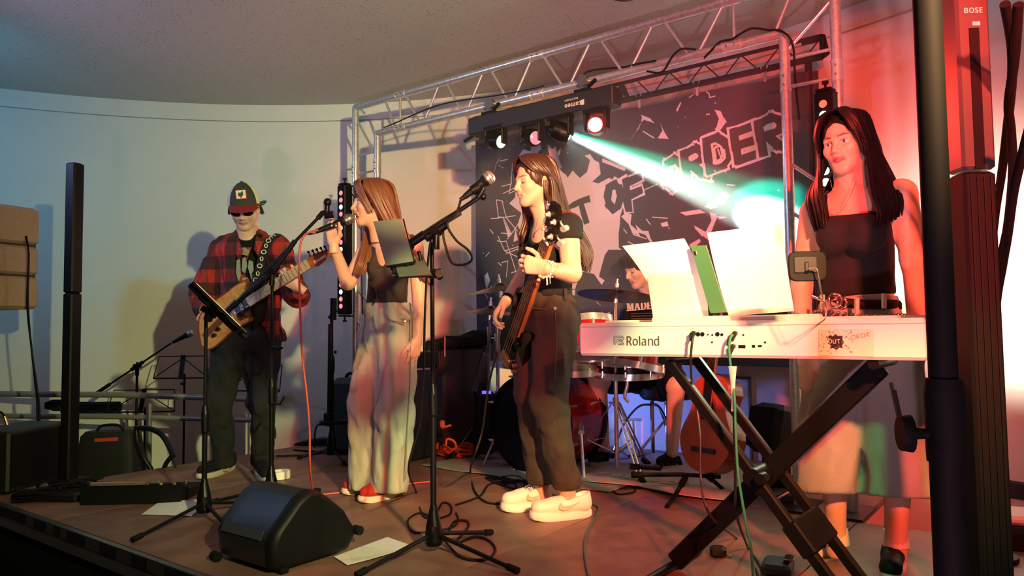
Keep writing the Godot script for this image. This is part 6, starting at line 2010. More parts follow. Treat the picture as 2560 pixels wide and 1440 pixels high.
func head(g: G, x: Transform3D, skin: Color, o := {}) -> void:
	# local frame: y up, z the way the face looks; about 0.225 from chin to crown
	var s: float = o.get("scale", 1.0)
	var f := F.new(Vector3(-0.105, -0.2, -0.125), Vector3(0.105, 0.135, 0.135), 0.0038)
	f.x = Transform3D(x.basis.scaled_local(Vector3.ONE * s), x.origin)
	var fem: float = o.get("fem", 1.0)
	f.ell(Vector3(0, 0.034, -0.014), Vector3(0.073, 0.084, 0.094))
	f.ell(Vector3(0, -0.028, 0.018), Vector3(0.060, 0.084, 0.070), 0.02)
	for sx in [-1.0, 1.0]:
		f.cap(Vector3(sx * 0.048, -0.045, 0.0), Vector3(sx * 0.018, -0.094 - 0.004 * (1.0 - fem), 0.056), 0.018 + 0.003 * (1.0 - fem), 0.015, 0.025)
		f.ell(Vector3(sx * 0.037, -0.022, 0.056), Vector3(0.023, 0.022, 0.024), 0.025)
		f.cap(Vector3(sx * 0.012, 0.017, 0.083), Vector3(sx * 0.042, 0.018, 0.068), 0.008, 0.008, 0.02)
	f.ell(Vector3(0, -0.098, 0.062), Vector3(0.021, 0.016, 0.018), 0.02)
	for sx in [-1.0, 1.0]: f.ell(Vector3(sx * 0.030, 0.000, 0.088), Vector3(0.016, 0.0105, 0.013), 0.012, Basis.IDENTITY, true)
	var open: bool = o.get("open", true)
	for sx in [-1.0, 1.0]: f.ell(Vector3(sx * 0.030, 0.0, 0.0705 if open else 0.0725), Vector3(0.0135, 0.0105, 0.0115), 0.003)
	f.cap(Vector3(0, 0.010, 0.083), Vector3(0, -0.030, 0.102), 0.007, 0.0105, 0.012)
	for sx in [-1.0, 1.0]: f.ell(Vector3(sx * 0.0115, -0.034, 0.090), Vector3(0.0085, 0.007, 0.010), 0.007)
	f.ell(Vector3(0, -0.044, 0.083), Vector3(0.017, 0.012, 0.010), 0.012)
	var mo: float = o.get("mouth", 0.0)
	for sx in [-1.0, 1.0]:
		f.cap(Vector3(sx * 0.004, -0.0555, 0.0885), Vector3(sx * 0.022, -0.0605 + mo * 0.2, 0.078), 0.0055, 0.0035, 0.006)
		f.cap(Vector3(0, -0.0665 - mo, 0.086), Vector3(sx * 0.020, -0.0620 - mo * 0.5, 0.078), 0.0062, 0.0035, 0.006)
	if mo > 0.0: f.ell(Vector3(0, -0.061 - mo * 0.5, 0.092), Vector3(0.017, mo * 0.75, 0.022), 0.004, Basis.IDENTITY, true)
	else: f.cap(Vector3(-0.001, -0.0, -0.0), V0, 0.001, 0.001, 0.0)
	for sx in [-1.0, 1.0]:
		f.ell(Vector3(sx * 0.076, -0.008, -0.012), Vector3(0.009, 0.031, 0.018), 0.008, Basis(Vector3(0, 0, 1), -sx * 0.15) * Basis(Vector3.UP, sx * 0.35))
		f.ell(Vector3(sx * 0.085, -0.004, -0.006), Vector3(0.006, 0.016, 0.008), 0.005, Basis.IDENTITY, true)
	var nb: Vector3 = o.get("neck", Vector3(0, -0.18, -0.035))
	f.cap(Vector3(0, -0.045, -0.022), nb, 0.050 + 0.008 * (1.0 - fem), 0.052 + 0.012 * (1.0 - fem), 0.03)
	var lip: Color = o.get("lip", Color(skin.r * 0.82, skin.g * 0.45, skin.b * 0.45))
	var brow: Color = o.get("brow", Color(0.03, 0.018, 0.012))
	var stubble: float = o.get("stubble", 0.0)
	var eye: Color = o.get("iris", Color(0.05, 0.03, 0.02))
	f.net(g, func(p: Vector3) -> Color:
		var c := skin
		var ax := absf(p.x)
		if p.z > 0.04:
			# eyebrows, eyes with lid line and lashes, lips, teeth
			var by := 0.0205 + 0.006 * sin(clampf((ax - 0.012) / 0.036, 0.0, 1.0) * 2.4)
			if ax > 0.011 and ax < 0.048 and absf(p.y - by) < 0.0042 - 0.0022 * smoothstep(0.03, 0.048, ax): c = skin.lerp(brow, 0.85)
			var ex := (ax - 0.030) / 0.0138
			if absf(ex) < 1.0:
				var lid := sqrt(1.0 - ex * ex)
				if open:
					if absf(p.y + 0.0005) < 0.0058 * lid:
						c = Color(0.62, 0.58, 0.54)
						if Vector2(ax - 0.030, p.y).length() < 0.0058: c = eye
					elif p.y > 0.0 and p.y < 0.0058 * lid + 0.0035: c = brow
				elif absf(p.y + 0.0065 * lid) < 0.0026: c = skin.lerp(brow, 0.9)
			if ax < 0.023 and p.z > 0.07:
				if p.y < -0.0505 and p.y > -0.0735 - mo - 0.001 and p.y < -0.0505 - 0.1 * ax and p.y > -0.074 - mo + ax * 0.35:
					c = lip
					if absf(p.y + 0.0612 + mo * 0.5) < 0.0014: c = lip * 0.35
				if mo > 0.0 and p.z < 0.083 and absf(p.y + 0.061 + mo * 0.5) < mo * 0.8: c = Color(0.7, 0.66, 0.6) if p.y > -0.063 else Color(0.09, 0.015, 0.015)
			if stubble > 0.0 and p.y < -0.04 and not c == lip: c = c.lerp(brow, stubble * (0.5 + 0.5 * sin(p.x * 900.0) * sin(p.y * 1000.0)))
		return c)

func hand(g: G, x: Transform3D, curl: Array, thumb: Vector3, side: float, skin: Color, s := 1.0) -> void:
	# local frame: wrist at the origin, fingers along y, palm looking towards -z, thumb on side * x
	var f := F.new(Vector3(-0.10, -0.05, -0.11), Vector3(0.10, 0.205, 0.06), 0.0036)
	f.x = Transform3D(x.basis.scaled_local(Vector3.ONE * s), x.origin)
	f.cap(Vector3(0, -0.05, 0), Vector3(0, 0.012, 0), 0.0235, 0.0255, 0.012, Vector3(0, 0, 1), 0.93)
	var bx := [0.030, 0.010, -0.010, -0.028]
	var by := [0.088, 0.092, 0.087, 0.077]
	var ln := [0.075, 0.083, 0.077, 0.060]
	for k in 4:
		f.cap(Vector3(side * bx[k] * 0.55, 0.012, 0), Vector3(side * bx[k], by[k], 0), 0.0155, 0.0125, 0.012)
	f.ell(Vector3(side * 0.022, 0.035, -0.010), Vector3(0.016, 0.03, 0.014), 0.012)
	for k in 4:
		var p := Vector3(side * bx[k], by[k], 0)
		var a := 0.0
		var seg := [0.46, 0.30, 0.24]
		for j in 3:
			a += curl[k] * [0.85, 1.15, 0.75][j]
			var sp: float = side * (0.06 - 0.045 * k)
			var d := Vector3(sp * cos(a), cos(a), -sin(a)).normalized()
			var q: Vector3 = p + d * ln[k] * seg[j]
			f.cap(p, q, 0.0092 - j * 0.0009, 0.0086 - j * 0.0010, 0.004)
			p = q
	var t0 := Vector3(side * 0.022, 0.022, -0.006)
	var td := Vector3(side * thumb.x, thumb.y, thumb.z).normalized()
	var t1 := t0 + td * 0.042
	var td2 := (td + Vector3(-side * 0.25, 0.35, -0.1)).normalized()
	var t2 := t1 + td2 * 0.033
	f.cap(t0, t1, 0.0145, 0.0108, 0.010)
	f.cap(t1, t2, 0.0105, 0.0098, 0.004)
	f.cap(t2, t2 + (td2 + Vector3(-side * 0.2, 0.2, 0)).normalized() * 0.024, 0.0098, 0.008, 0.004)
	f.net(g, func(_p: Vector3) -> Color: return skin)

func skin_mat() -> StandardMaterial3D:
	var m := mat("ffffff", 0.48, 0.0, "skin")
	m.vertex_color_use_as_albedo = true
	m.subsurf_scatter_enabled = true
	m.subsurf_scatter_strength = 0.06
	return m

func strands(g: G, a: Array, b: Array, n: int, r: float, jit: float, sd: int, taper := 0.35) -> void:
	# hair falling between two guide curves
	var rn := RandomNumberGenerator.new()
	rn.seed = sd
	for k in n:
		var u := (k + rn.randf_range(0.1, 0.9)) / n
		var pts := []
		var off := Vector3(rn.randf_range(-1, 1), 0, rn.randf_range(-1, 1)) * jit
		var m := a.size()
		var cut := rn.randf_range(0.0, 0.35)
		for i in m:
			var q: Vector3 = (a[i] as Vector3).lerp(b[i], u)
			q += off * (float(i) / (m - 1)) + Vector3(rn.randf_range(-1, 1), rn.randf_range(-0.5, 0.5), rn.randf_range(-1, 1)) * jit * 0.3 * minf(1.0, i)
			if i == m - 1: q = q.lerp(pts[-1], cut)
			pts.append(q)
		pts = spline(pts, 4)
		var rs := []
		for i in pts.size():
			var w := float(i) / (pts.size() - 1)
			rs.append(r * rn.randf_range(0.95, 1.05) * (0.55 + 0.45 * smoothstep(0.0, 0.2, w)) * (1.0 if w < 0.7 else lerpf(1.0, taper, (w - 0.7) / 0.3)))
		var tone := rn.randf_range(0.72, 1.2)
		g.col = Color(tone, tone, tone)
		g.tube(pts, rs, 6)
	g.col = Color.WHITE

func hair_mat(hex: String) -> StandardMaterial3D:
	var m := mat(hex, 0.42, 0.0, "hair")
	m.vertex_color_use_as_albedo = true
	return m

func scalp(g: G, x: Transform3D, s: float, hairline := 0.045, ears := true) -> void:
	# the cap of hair close to the skull, open at the face
	var f := F.new(Vector3(-0.12, -0.13, -0.14), Vector3(0.12, 0.15, 0.13), 0.005)
	f.x = Transform3D(x.basis.scaled_local(Vector3.ONE * s), x.origin)
	f.ell(Vector3(0, 0.036, -0.016), Vector3(0.083, 0.096, 0.104))
	f.ell(Vector3(0, -0.03, -0.05), Vector3(0.078, 0.09, 0.066), 0.03)
	f.ell(Vector3(0, -0.045, 0.085), Vector3(0.066, 0.088 + hairline, 0.075), 0.01, Basis.IDENTITY, true)
	f.rough(0.004, Vector3(60, 12, 60), 3)
	f.net(g)

func shoe(par: Node3D, nm: String, heel: Vector3, toe: Vector3, upper: Material, sole: Material, o := {}) -> void:
	var d := toe - heel
	d.y = 0
	var l := d.length()
	var z := d.normalized()
	var x := Transform3D(Basis(Vector3.UP.cross(z), Vector3.UP, z), heel)
	var k: float = o.get("sole", 0.032)
	var w: float = o.get("width", 1.0)
	var f := F.new(Vector3(-0.07, -0.01, -0.03), Vector3(0.07, 0.17, l + 0.03), 0.0048)
	f.x = x
	var h: float = o.get("high", 0.0)
	f.cap(Vector3(0, k + 0.02, 0.038), Vector3(0, k + 0.02, l - 0.045), 0.033 * w, 0.036 * w, 0.02, Vector3.UP, 0.9)
	f.cap(Vector3(0, k + 0.045 + h * 0.5, 0.045), Vector3(0, k + 0.03, l * 0.62), 0.033 * w, 0.03, 0.025)
	f.cap(Vector3(0, k + 0.02, 0.045), Vector3(0, k + 0.07 + h, 0.042), 0.033, 0.036, 0.02)
	f.cutoff(Vector3(0, k - 0.004, 0), Vector3.DOWN)
	f.cutoff(Vector3(0, k + 0.07 + h, 0.045), Vector3(0, 0.97, 0.25), 0.09)
	f.ell(Vector3(0, k + 0.085 + h, 0.046), Vector3(0.027, 0.045, 0.032), 0.006, Basis.IDENTITY, true)
	var g := G.new()
	f.net(g)
	var sh := put(nm, g, upper, par)
	g = G.new()
	var rs := []
	for e in [[0.0, 0.94], [0.006, 1.0], [k * 0.6, 1.02], [k, 0.99]]:
		var r := []
		for j in 32:
			var a := TAU * j / 32.0
			var zz: float = l * 0.5 + (l * 0.5) * cos(a) * e[1]
			var hw: float = lerpf(0.034, 0.044, smoothstep(0.2, 0.7, zz / l)) * w
			var sn := sin(a)
			r.append(x * Vector3(hw * e[1] * signf(sn) * pow(absf(sn), 0.6), e[0] + 0.008 * smoothstep(0.75, 1.0, zz / l), zz))
		rs.append(r)
	g.rings(rs)
	put("sole", g, sole, sh)
	if o.has("lace"):
		g = G.new()
		for j in 5:
			var q := 0.42 + j * 0.07
			var yy: float = k + 0.064 - j * 0.006 + h * 0.3 * (1.0 - j * 0.2)
			g.tube([x * Vector3(-0.024, yy - 0.012, l * q + 0.006), x * Vector3(0, yy, l * q), x * Vector3(0.024, yy - 0.012, l * q - 0.006)], 0.0034, 5)
		g.tube(spline([x * Vector3(0.03, k + 0.06, l * 0.42), x * Vector3(0.0, k + 0.075, l * 0.40), x * Vector3(-0.03, k + 0.06, l * 0.44)]), 0.003, 5)
		put("laces", g, o.lace, sh)
	if o.has("swoosh"):
		for sx in [-1.0, 1.0]:
			g = G.new()
			var out := [Vector2(0.028, 0.012), Vector2(0.055, 0.004), Vector2(0.085, 0.012), Vector2(0.15, 0.045), Vector2(0.09, 0.024), Vector2(0.06, 0.02), Vector2(0.046, 0.026), Vector2(0.04, 0.038), Vector2(0.027, 0.026)]
			g.prism(out, 0.012, x * Transform3D(Basis(Vector3(0, 0, -1), Vector3(0.0, 1, 0) + Vector3(-sx * 0.32, 0, 0), Vector3(sx, 0, 0)), Vector3(sx * 0.0385 * w + sx * 0.003, k + 0.006, l * 0.68)))
			put("side_stripe", g, o.swoosh, sh)

func garment(par: Node3D, nm: String, list: Array, cell: float, m: Material, fold: float, sc: Vector3, sd: int, cuts := [], holes := []) -> MeshInstance3D:
	var f := field(list, cell)
	if fold > 0.0: f.rough(fold, sc, sd)
	for c in cuts: f.cutoff(c[0], c[1], c[2] if c.size() > 2 else 9.0)
	for h in holes: f.ell(h[0], h[1], h[2], h[3] if h.size() > 3 else Basis.IDENTITY, true)
	var g := G.new()
	f.net(g)
	return put(nm, g, m, par)
func tri_mat(tex: Texture2D, scale: float, rough := 0.85) -> StandardMaterial3D:
	var m := StandardMaterial3D.new()
	m.albedo_texture = tex
	m.uv1_triplanar = true
	m.uv1_scale = Vector3.ONE * scale
	m.roughness = rough
	return m
func plaid() -> ImageTexture:
	var im := Image.create(96, 96, false, Image.FORMAT_RGB8)
	for y in 96:
		for x in 96:
			var a := 1 if x % 96 < 48 else 0
			var b := 1 if y % 96 < 48 else 0
			var c: Color = [Color("160708"), Color("5e1212"), Color("b3241d")][a + b]
			if (x + y) % 3 == 0 and a != b: c = c.darkened(0.25)
			if x % 96 in [22, 23, 24] or y % 96 in [70, 71]: c = c.lerp(Color("20332c"), 0.7)
			im.set_pixel(x, y, c)
	return ImageTexture.create_from_image(im)

func hx(wrist: Vector3, finger: Vector3, palm: Vector3) -> Transform3D:
	var y := finger.normalized()
	var z := -(palm - y * palm.dot(y)).normalized()
	return Transform3D(Basis(y.cross(z), y, z), wrist)
func hd(at: Vector3, face: Vector3, roll := 0.0) -> Transform3D:
	# head frame; its middle is a little above the eyes
	var x := look(at, face)
	return Transform3D(x.basis.rotated(x.basis.z, roll), at)

func people() -> void:
	guitarist()
	singer()
	bassist()
	keyboardist()
	drummer()

func guitarist() -> void:
	var o := thing("person", "guitarist in a trucker cap, dark glasses, open red plaid shirt and black trousers", "person", Vector3(-4.161, 0, -2.632))
	var sk := Color(0.55, 0.335, 0.24)
	var hp: Transform3D = hd(Vector3(-3.854, 1.588, -2.479), T * 0.80 - L * 0.14 + Vector3(0, -0.40, 0), 0.05)
	var f := field([
		[Vector3(-3.907, 1.313, -2.545), Vector3(-3.923, 1.028, -2.565), 0.125, 0.12, 0.04, T, 0.66], [Vector3(-3.923, 1.028, -2.565), Vector3(-3.941, 0.813, -2.566), 0.12, 0.13, 0.04, T, 0.75],
		[Vector3(-4.042, 1.346, -2.465), Vector3(-3.763, 1.352, -2.627), 0.05, 0.05, 0.04], [Vector3(-3.903, 1.384, -2.531), Vector3(-3.88, 1.475, -2.504), 0.055, 0.052, 0.03],
		[Vector3(-4.058, 1.336, -2.454), Vector3(-4.126, 1.083, -2.382), 0.048, 0.040, 0.03], [Vector3(-4.126, 1.083, -2.382), Vector3(-3.928, 0.932, -2.291), 0.039, 0.029, 0.02],
		[Vector3(-3.739, 1.336, -2.634), Vector3(-3.665, 1.075, -2.708), 0.048, 0.040, 0.03], [Vector3(-3.665, 1.075, -2.708), Vector3(-3.483, 1.115, -2.579), 0.040, 0.029, 0.02],
		[Vector3(-4.008, 0.814, -2.515), Vector3(-4.053, 0.449, -2.455), 0.085, 0.058, 0.04], [Vector3(-4.053, 0.449, -2.455), Vector3(-4.155, 0.049, -2.555), 0.055, 0.036, 0.03],
		[Vector3(-3.875, 0.812, -2.616), Vector3(-3.873, 0.433, -2.618), 0.085, 0.058, 0.04], [Vector3(-3.873, 0.433, -2.618), Vector3(-3.985, 0.043, -2.71), 0.055, 0.036, 0.03],
	], 0.013)
	var g := G.new()
	f.net(g, func(_p: Vector3) -> Color: return sk)
	head(g, hp, sk, {"fem": 0.0, "open": false, "stubble": 0.2, "scale": 1.04, "lip": Color(0.46, 0.26, 0.2)})
	hand(g, hx(Vector3(-3.479, 1.112, -2.576), L * 0.75 + Vector3(0, 0.55, 0) + T * 0.25, Vector3(0, 0.35, 0) - T * 0.75 + L * 0.2), [0.75, 0.8, 0.85, 0.9], Vector3(0.7, 0.6, -0.4), 1.0, sk)
	hand(g, hx(Vector3(-3.914, 0.932, -2.283), -L * 0.85 + Vector3(0, -0.25, 0), -T), [0.5, 0.55, 0.6, 0.65], Vector3(0.4, 0.8, -0.5), -1.0, sk)
	put("body", g, skin_mat(), o)
	# black tee with a pale print under the open shirt
	garment(o, "tee_shirt", [[Vector3(-3.902, 1.312, -2.536), Vector3(-3.938, 0.813, -2.569), 0.143, 0.15, 0.03, T, 0.66], [Vector3(-3.966, 1.357, -2.497), Vector3(-3.816, 1.358, -2.586), 0.062, 0.062, 0.04]], 0.013, mat("121312", 0.9), 0.006, Vector3(8, 4, 8), 3, [[Vector3(-3.944, 0.761, -2.568), Vector3.DOWN]], [[Vector3(-3.819, 1.446, -2.465), Vector3(0.07, 0.06, 0.07), 0.01]])
	g = G.new()
	var rn := RandomNumberGenerator.new()
	rn.seed = 6
	for l in [[Vector2(-0.0394, 0.0881), Vector2(-0.007, 0.0974), Vector2(0.0209, 0.0742), Vector2(0.007, 0.0464), Vector2(-0.0255, 0.0557)], [Vector2(-0.0209, 0.0325), Vector2(-0.0023, 0.0394), Vector2(0.007, -0.0093), Vector2(-0.007, -0.0557), Vector2(-0.0255, -0.0371)], [Vector2(0.0162, 0.0232), Vector2(0.0394, 0.0139), Vector2(0.0441, -0.0371), Vector2(0.0255, -0.0696), Vector2(0.0116, -0.0232)], [Vector2(-0.0533, 0.0232), Vector2(-0.0348, 0.0278), Vector2(-0.0301, -0.0696), Vector2(-0.0441, -0.102), Vector2(-0.058, -0.0464)], [Vector2(0.0255, -0.0696), Vector2(0.0441, -0.0557), Vector2(0.0487, -0.1206), Vector2(0.0348, -0.1299)], [Vector2(-0.0209, -0.0788), Vector2(0.0116, -0.0788), Vector2(0.0023, -0.1391), Vector2(-0.0209, -0.1299)]]: g.prism(l, 0.004, Transform3D(FACE, Vector3(-3.796, 1.253, -2.455)))
	put("print", g, grain("4a5045", "b8b8a4", 18.0, 0.85, 0.09, 8), o)
	var pl := tri_mat(plaid(), 6.5)
	garment(o, "plaid_shirt", [
		[Vector3(-3.915, 1.313, -2.539), Vector3(-3.928, 1.028, -2.561), 0.168, 0.165, 0.03, T, 0.66], [Vector3(-3.928, 1.028, -2.561), Vector3(-3.93, 0.741, -2.591), 0.168, 0.205, 0.05, T, 0.74],
		[Vector3(-4.042, 1.353, -2.465), Vector3(-3.763, 1.357, -2.627), 0.066, 0.066, 0.05],
		[Vector3(-4.061, 1.336, -2.451), Vector3(-4.129, 1.09, -2.378), 0.072, 0.066, 0.04], [Vector3(-4.129, 1.09, -2.378), Vector3(-4.03, 0.999, -2.334), 0.063, 0.056, 0.03],
		[Vector3(-3.737, 1.336, -2.636), Vector3(-3.665, 1.08, -2.708), 0.072, 0.066, 0.04], [Vector3(-3.665, 1.075, -2.708), Vector3(-3.563, 1.092, -2.633), 0.062, 0.055, 0.03],
	], 0.012, pl, 0.022, Vector3(9, 4.5, 9), 11, [[Vector3(-3.904, 0.794, -2.595), Vector3(0.08, -1, 0)]], [[Vector3(-3.834, 1.421, -2.48), Vector3(0.055, 0.07, 0.1), 0.01], [Vector3(-3.785, 1.056, -2.441), Vector3(0.052, 0.36, 0.16), 0.004], [Vector3(-3.817, 0.817, -2.408), Vector3(0.11, 0.13, 0.2), 0.004]])
	g = G.new()
	for s in [[Vector3(-3.861, 1.414, -2.435), Vector3(-3.921, 1.372, -2.43), Vector3(-3.832, 1.277, -2.429), Vector3(-3.794, 1.325, -2.429)], [Vector3(-3.754, 1.415, -2.491), Vector3(-3.733, 1.385, -2.535), Vector3(-3.719, 1.278, -2.489), Vector3(-3.733, 1.337, -2.462)]]:
		g.sheet(func(u: float, v: float) -> Vector3: return (s[0] as Vector3).lerp(s[1], u).lerp((s[3] as Vector3).lerp(s[2], u), v), 3, 3, 0.006)
	put("collar", g, pl, o)
	garment(o, "trousers", [
		[Vector3(-4.002, 0.819, -2.519), Vector3(-3.88, 0.817, -2.612), 0.128, 0.128, 0.03, T, 0.95], [Vector3(-3.946, 0.79, -2.564), Vector3(-3.95, 0.694, -2.567), 0.10, 0.07, 0.05], [Vector3(-4.014, 0.803, -2.511), Vector3(-4.057, 0.449, -2.452), 0.108, 0.078, 0.04], [Vector3(-4.057, 0.449, -2.452), Vector3(-4.142, 0.065, -2.539), 0.076, 0.062, 0.03],
		[Vector3(-3.87, 0.8, -2.621), Vector3(-3.872, 0.433, -2.62), 0.105, 0.078, 0.04], [Vector3(-3.872, 0.433, -2.62), Vector3(-3.968, 0.046, -2.698), 0.076, 0.060, 0.03],
	], 0.013, grain("0d0c0d", "141315", 9.0, 0.9), 0.024, Vector3(11, 5, 11), 21, [[Vector3(-4.066, 0.044, -2.599), Vector3.DOWN], [Vector3(-3.936, 0.945, -2.561), Vector3.UP]])
	var dk := mat("131214", 0.8); var so := mat("b4a894", 0.7)
	shoe(o, "shoe", Vector3(-4.27, 0, -2.684), Vector3(-4.104, 0, -2.354), dk, so, {"lace": mat("1a1a1a", 0.8)})
	shoe(o, "shoe", Vector3(-4.15, 0, -2.765), Vector3(-3.661, 0, -2.521), dk, so, {"lace": mat("1a1a1a", 0.8)})
	# cap, glasses, hair
	var cp := hp
	g = G.new()
	var dome := []
	for k in 9:
		var a := PI / 2.0 * k / 8.0
		dome.append(Vector2(0.099 * cos(a * 0.99), 0.128 * sin(a)))
	var cx := cp * Transform3D((Basis(Vector3.UP, 0.14) * Basis(Vector3.RIGHT, -0.18)).scaled(Vector3(0.92, 1.0, 1.08)), Vector3(0, 0.022, -0.006))
	g.lathe(dome, cx, 28, PI * 0.2, PI * 0.8)
	var cap := put("cap_front", g, mat("2c3029", 0.85), o)
	g = G.new()
	g.lathe(dome, cx, 28, PI * 0.8, PI * 2.2)
	put("cap_mesh", g, grain("c4bd9e", "d9d3b6", 60.0, 0.9, 0.1), o)
	g = G.new()
	g.ball(cx * Vector3(0, 0.129, 0), Vector3(0.008, 0.005, 0.008))
	put("cap_button", g, mat("2c3029", 0.85), cap)
	g = G.new()
	g.sheet(func(u: float, v: float) -> Vector3:
		var a := PI * (0.14 + 0.72 * u)
		var r := 0.1 + 0.068 * v * sin(PI * u)
		return cx * Vector3(r * cos(a) * lerpf(1.0, 0.92, v), 0.004 - 0.030 * v * sin(PI * u) - 0.022 * v * pow(cos(a), 2), r * sin(a)), 18, 6, 0.004)
	put("cap_brim", g, mat("7d1814", 0.8), o)
	var bx := cx * Transform3D(Basis(Vector3.RIGHT, -0.42), Vector3(-0.004, 0.066, 0.093))
	g = G.new()
	g.box(bx * V0, Vector3(0.060, 0.058, 0.006), bx.basis.orthonormalized(), 0.002)
	put("badge_border", g, mat("a5301f", 0.7), o)
	g = G.new()
	g.box(bx * Vector3(0, 0, 0.003), Vector3(0.051, 0.049, 0.004), bx.basis.orthonormalized(), 0.001)
	put("badge", g, mat("d9d2bd", 0.7), o)
	g = G.new()
	g.prism([Vector2(-0.018, -0.002), Vector2(-0.012, 0.012), Vector2(-0.002, 0.008), Vector2(0.006, 0.016), Vector2(0.014, 0.016), Vector2(0.012, 0.004), Vector2(0.016, -0.002), Vector2(0.006, -0.012), Vector2(0.004, -0.02), Vector2(-0.004, -0.02), Vector2(-0.006, -0.012), Vector2(-0.014, -0.012)], 0.003, bx * Transform3D(Basis.IDENTITY, Vector3(0, 0, 0.006)))
	put("badge_bird", g, mat("3d3a33", 0.8), o)
	g = G.new()
	for s in [-1.0, 1.0]:
		g.ball(hp * Vector3(s * 0.034, -0.004, 0.090), Vector3(0.030, 0.019, 0.008), hp.basis * Basis(Vector3.UP, s * 0.28), 16, 8)
		g.tube([hp * Vector3(s * 0.06, 0.004, 0.078), hp * Vector3(s * 0.083, 0.002, 0.0)], 0.0028, 5)
	g.tube([hp * Vector3(-0.012, 0.002, 0.099), hp * Vector3(0.012, 0.002, 0.099)], 0.003, 5)
	put("sunglasses", g, mat("070707", 0.12), o)
	g = G.new()
	for s in [-1.0, 1.0]:
		strands(g, [hp * Vector3(s * 0.078, 0.03, -0.01), hp * Vector3(s * 0.087, -0.01, -0.01), hp * Vector3(s * 0.09, -0.045, -0.02)], [hp * Vector3(s * 0.05, 0.03, -0.085), hp * Vector3(s * 0.066, -0.02, -0.09), hp * Vector3(s * 0.076, -0.07, -0.075)], 37, 0.005, 0.012, 31)
	strands(g, [hp * Vector3(0.08, 0.028, 0.0), hp * Vector3(0.1, 0.03, -0.01), hp * Vector3(0.125, 0.045, -0.015)], [hp * Vector3(0.08, 0.02, 0.01), hp * Vector3(0.098, 0.018, 0.0), hp * Vector3(0.118, 0.026, -0.01)], 5, 0.007, 0.008, 5)
	put("hair", g, hair_mat("2a1a12"), o)
	# the guitar: a thing of its own
	var eg := thing("electric_guitar", "brown electric guitar with a hooked lower horn held by the man in the cap", "guitar", Vector3(-3.811, 0.953, -2.341))
	var fx := Transform3D(FACE, Vector3(-3.811, 0.953, -2.341))
	g = G.new()
	var body := [Vector2(0.124, 0.2096), Vector2(0.0789, 0.1893), Vector2(0.018, 0.142), Vector2(-0.0451, 0.0969), Vector2(-0.1127, 0.0451), Vector2(-0.1465, -0.0045), Vector2(-0.151, -0.0721), Vector2(-0.133, -0.1713), Vector2(-0.1014, -0.1961), Vector2(-0.0564, -0.1758), Vector2(-0.0068, -0.1352), Vector2(0.0338, -0.0947), Vector2(0.0609, -0.0631), Vector2(0.0924, -0.0564), Vector2(0.142, -0.0293), Vector2(0.1488, -0.0068), Vector2(0.124, -0.0135), Vector2(0.0969, -0.0293), Vector2(0.0744, -0.0158), Vector2(0.0721, 0.0113), Vector2(0.0924, 0.0406), Vector2(0.1285, 0.0744), Vector2(0.1555, 0.1172), Vector2(0.142, 0.1533), Vector2(0.1195, 0.1623), Vector2(0.1285, 0.1893)]
	g.prism(body, 0.040, fx)
	var bd := put("body", g, grain("6a3420", "8a4a2c", 4.0, 0.3), eg)
	g = G.new()
	var inner := []
	for q in body: inner.append(q * 0.93 + Vector2(-0.002, -0.002))
	g.prism(inner, 0.006, fx * Transform3D(Basis.IDENTITY, Vector3(0, 0, 0.021)))
	put("top", g, grain("9a6a42", "bd8a58", 5.0, 0.25), bd)
	var na: Vector3 = Vector3(-3.756, 0.967, -2.338); var nb: Vector3 = Vector3(-3.337, 1.232, -2.544)
	var nx := frame(na, nb, T)
	nx = Transform3D(Basis(nx.basis.y.cross(T).normalized() * -1.0, nx.basis.y, T), na)
	nx.basis = Basis(nx.basis.y.cross(T - nx.basis.y * T.dot(nx.basis.y)).normalized(), nx.basis.y, (T - nx.basis.y * T.dot(nx.basis.y)).normalized())
	var nl := (nb - na).length()
	g = G.new()
	g.tube([nx * Vector3(0, 0.10, -0.010), nx * Vector3(0, nl + 0.02, -0.010)], 0.026, 10, true, 0.6, nx.basis.z)
	var nk := put("neck", g, mat("8a5a36", 0.35), eg)
	g = G.new()
	g.box(nx * Vector3(0, nl * 0.5 + 0.06, 0.006), Vector3(0.054, nl - 0.12, 0.008), nx.basis)
	put("fingerboard", g, mat("a59473", 0.4), nk)
	g = G.new()
	for k in 19: g.box(nx * Vector3(0, nl - 0.02 - (nl - 0.16) * (1.0 - pow(0.944, k)) / (1.0 - pow(0.944, 22)), 0.011), Vector3(0.054, 0.0028, 0.003), nx.basis)
	put("frets", g, mat("d9d4c6", 0.2, 0.9), nk)
	g = G.new()
	for k in 6: g.tube([nx * Vector3(-0.02 + k * 0.008, -0.01, 0.014), nx * Vector3(-0.02 + k * 0.008, nl, 0.013)], 0.0006, 3)
	put("strings", g, mat("c9c9c4", 0.25, 1.0), eg)
	g = G.new()
	var hx2 := Transform3D(nx.basis, nx * Vector3(0, nl, -0.004))
	g.prism([Vector2(-0.026, 0), Vector2(0.026, 0), Vector2(0.04, 0.04), Vector2(0.03, 0.13), Vector2(0.012, 0.2), Vector2(-0.008, 0.15), Vector2(-0.03, 0.05)], 0.014, hx2)
	var hs := put("headstock", g, mat("7c3f26", 0.3), nk)
	g = G.new()
	for k in 6:
		var q := hx2 * Vector3(-0.030 + k * 0.006, 0.03 + k * 0.024, 0.0)
		g.tube([q + nx.basis.z * -0.008, q + nx.basis.z * 0.016], 0.0045, 8)
		g.tube([q, q - nx.basis.x * 0.022], 0.0035, 6)
		g.box(q - nx.basis.x * 0.026, Vector3(0.012, 0.014, 0.008), nx.basis, 0.002)
	put("tuners", g, mat("15100e", 0.25, 0.6), hs)
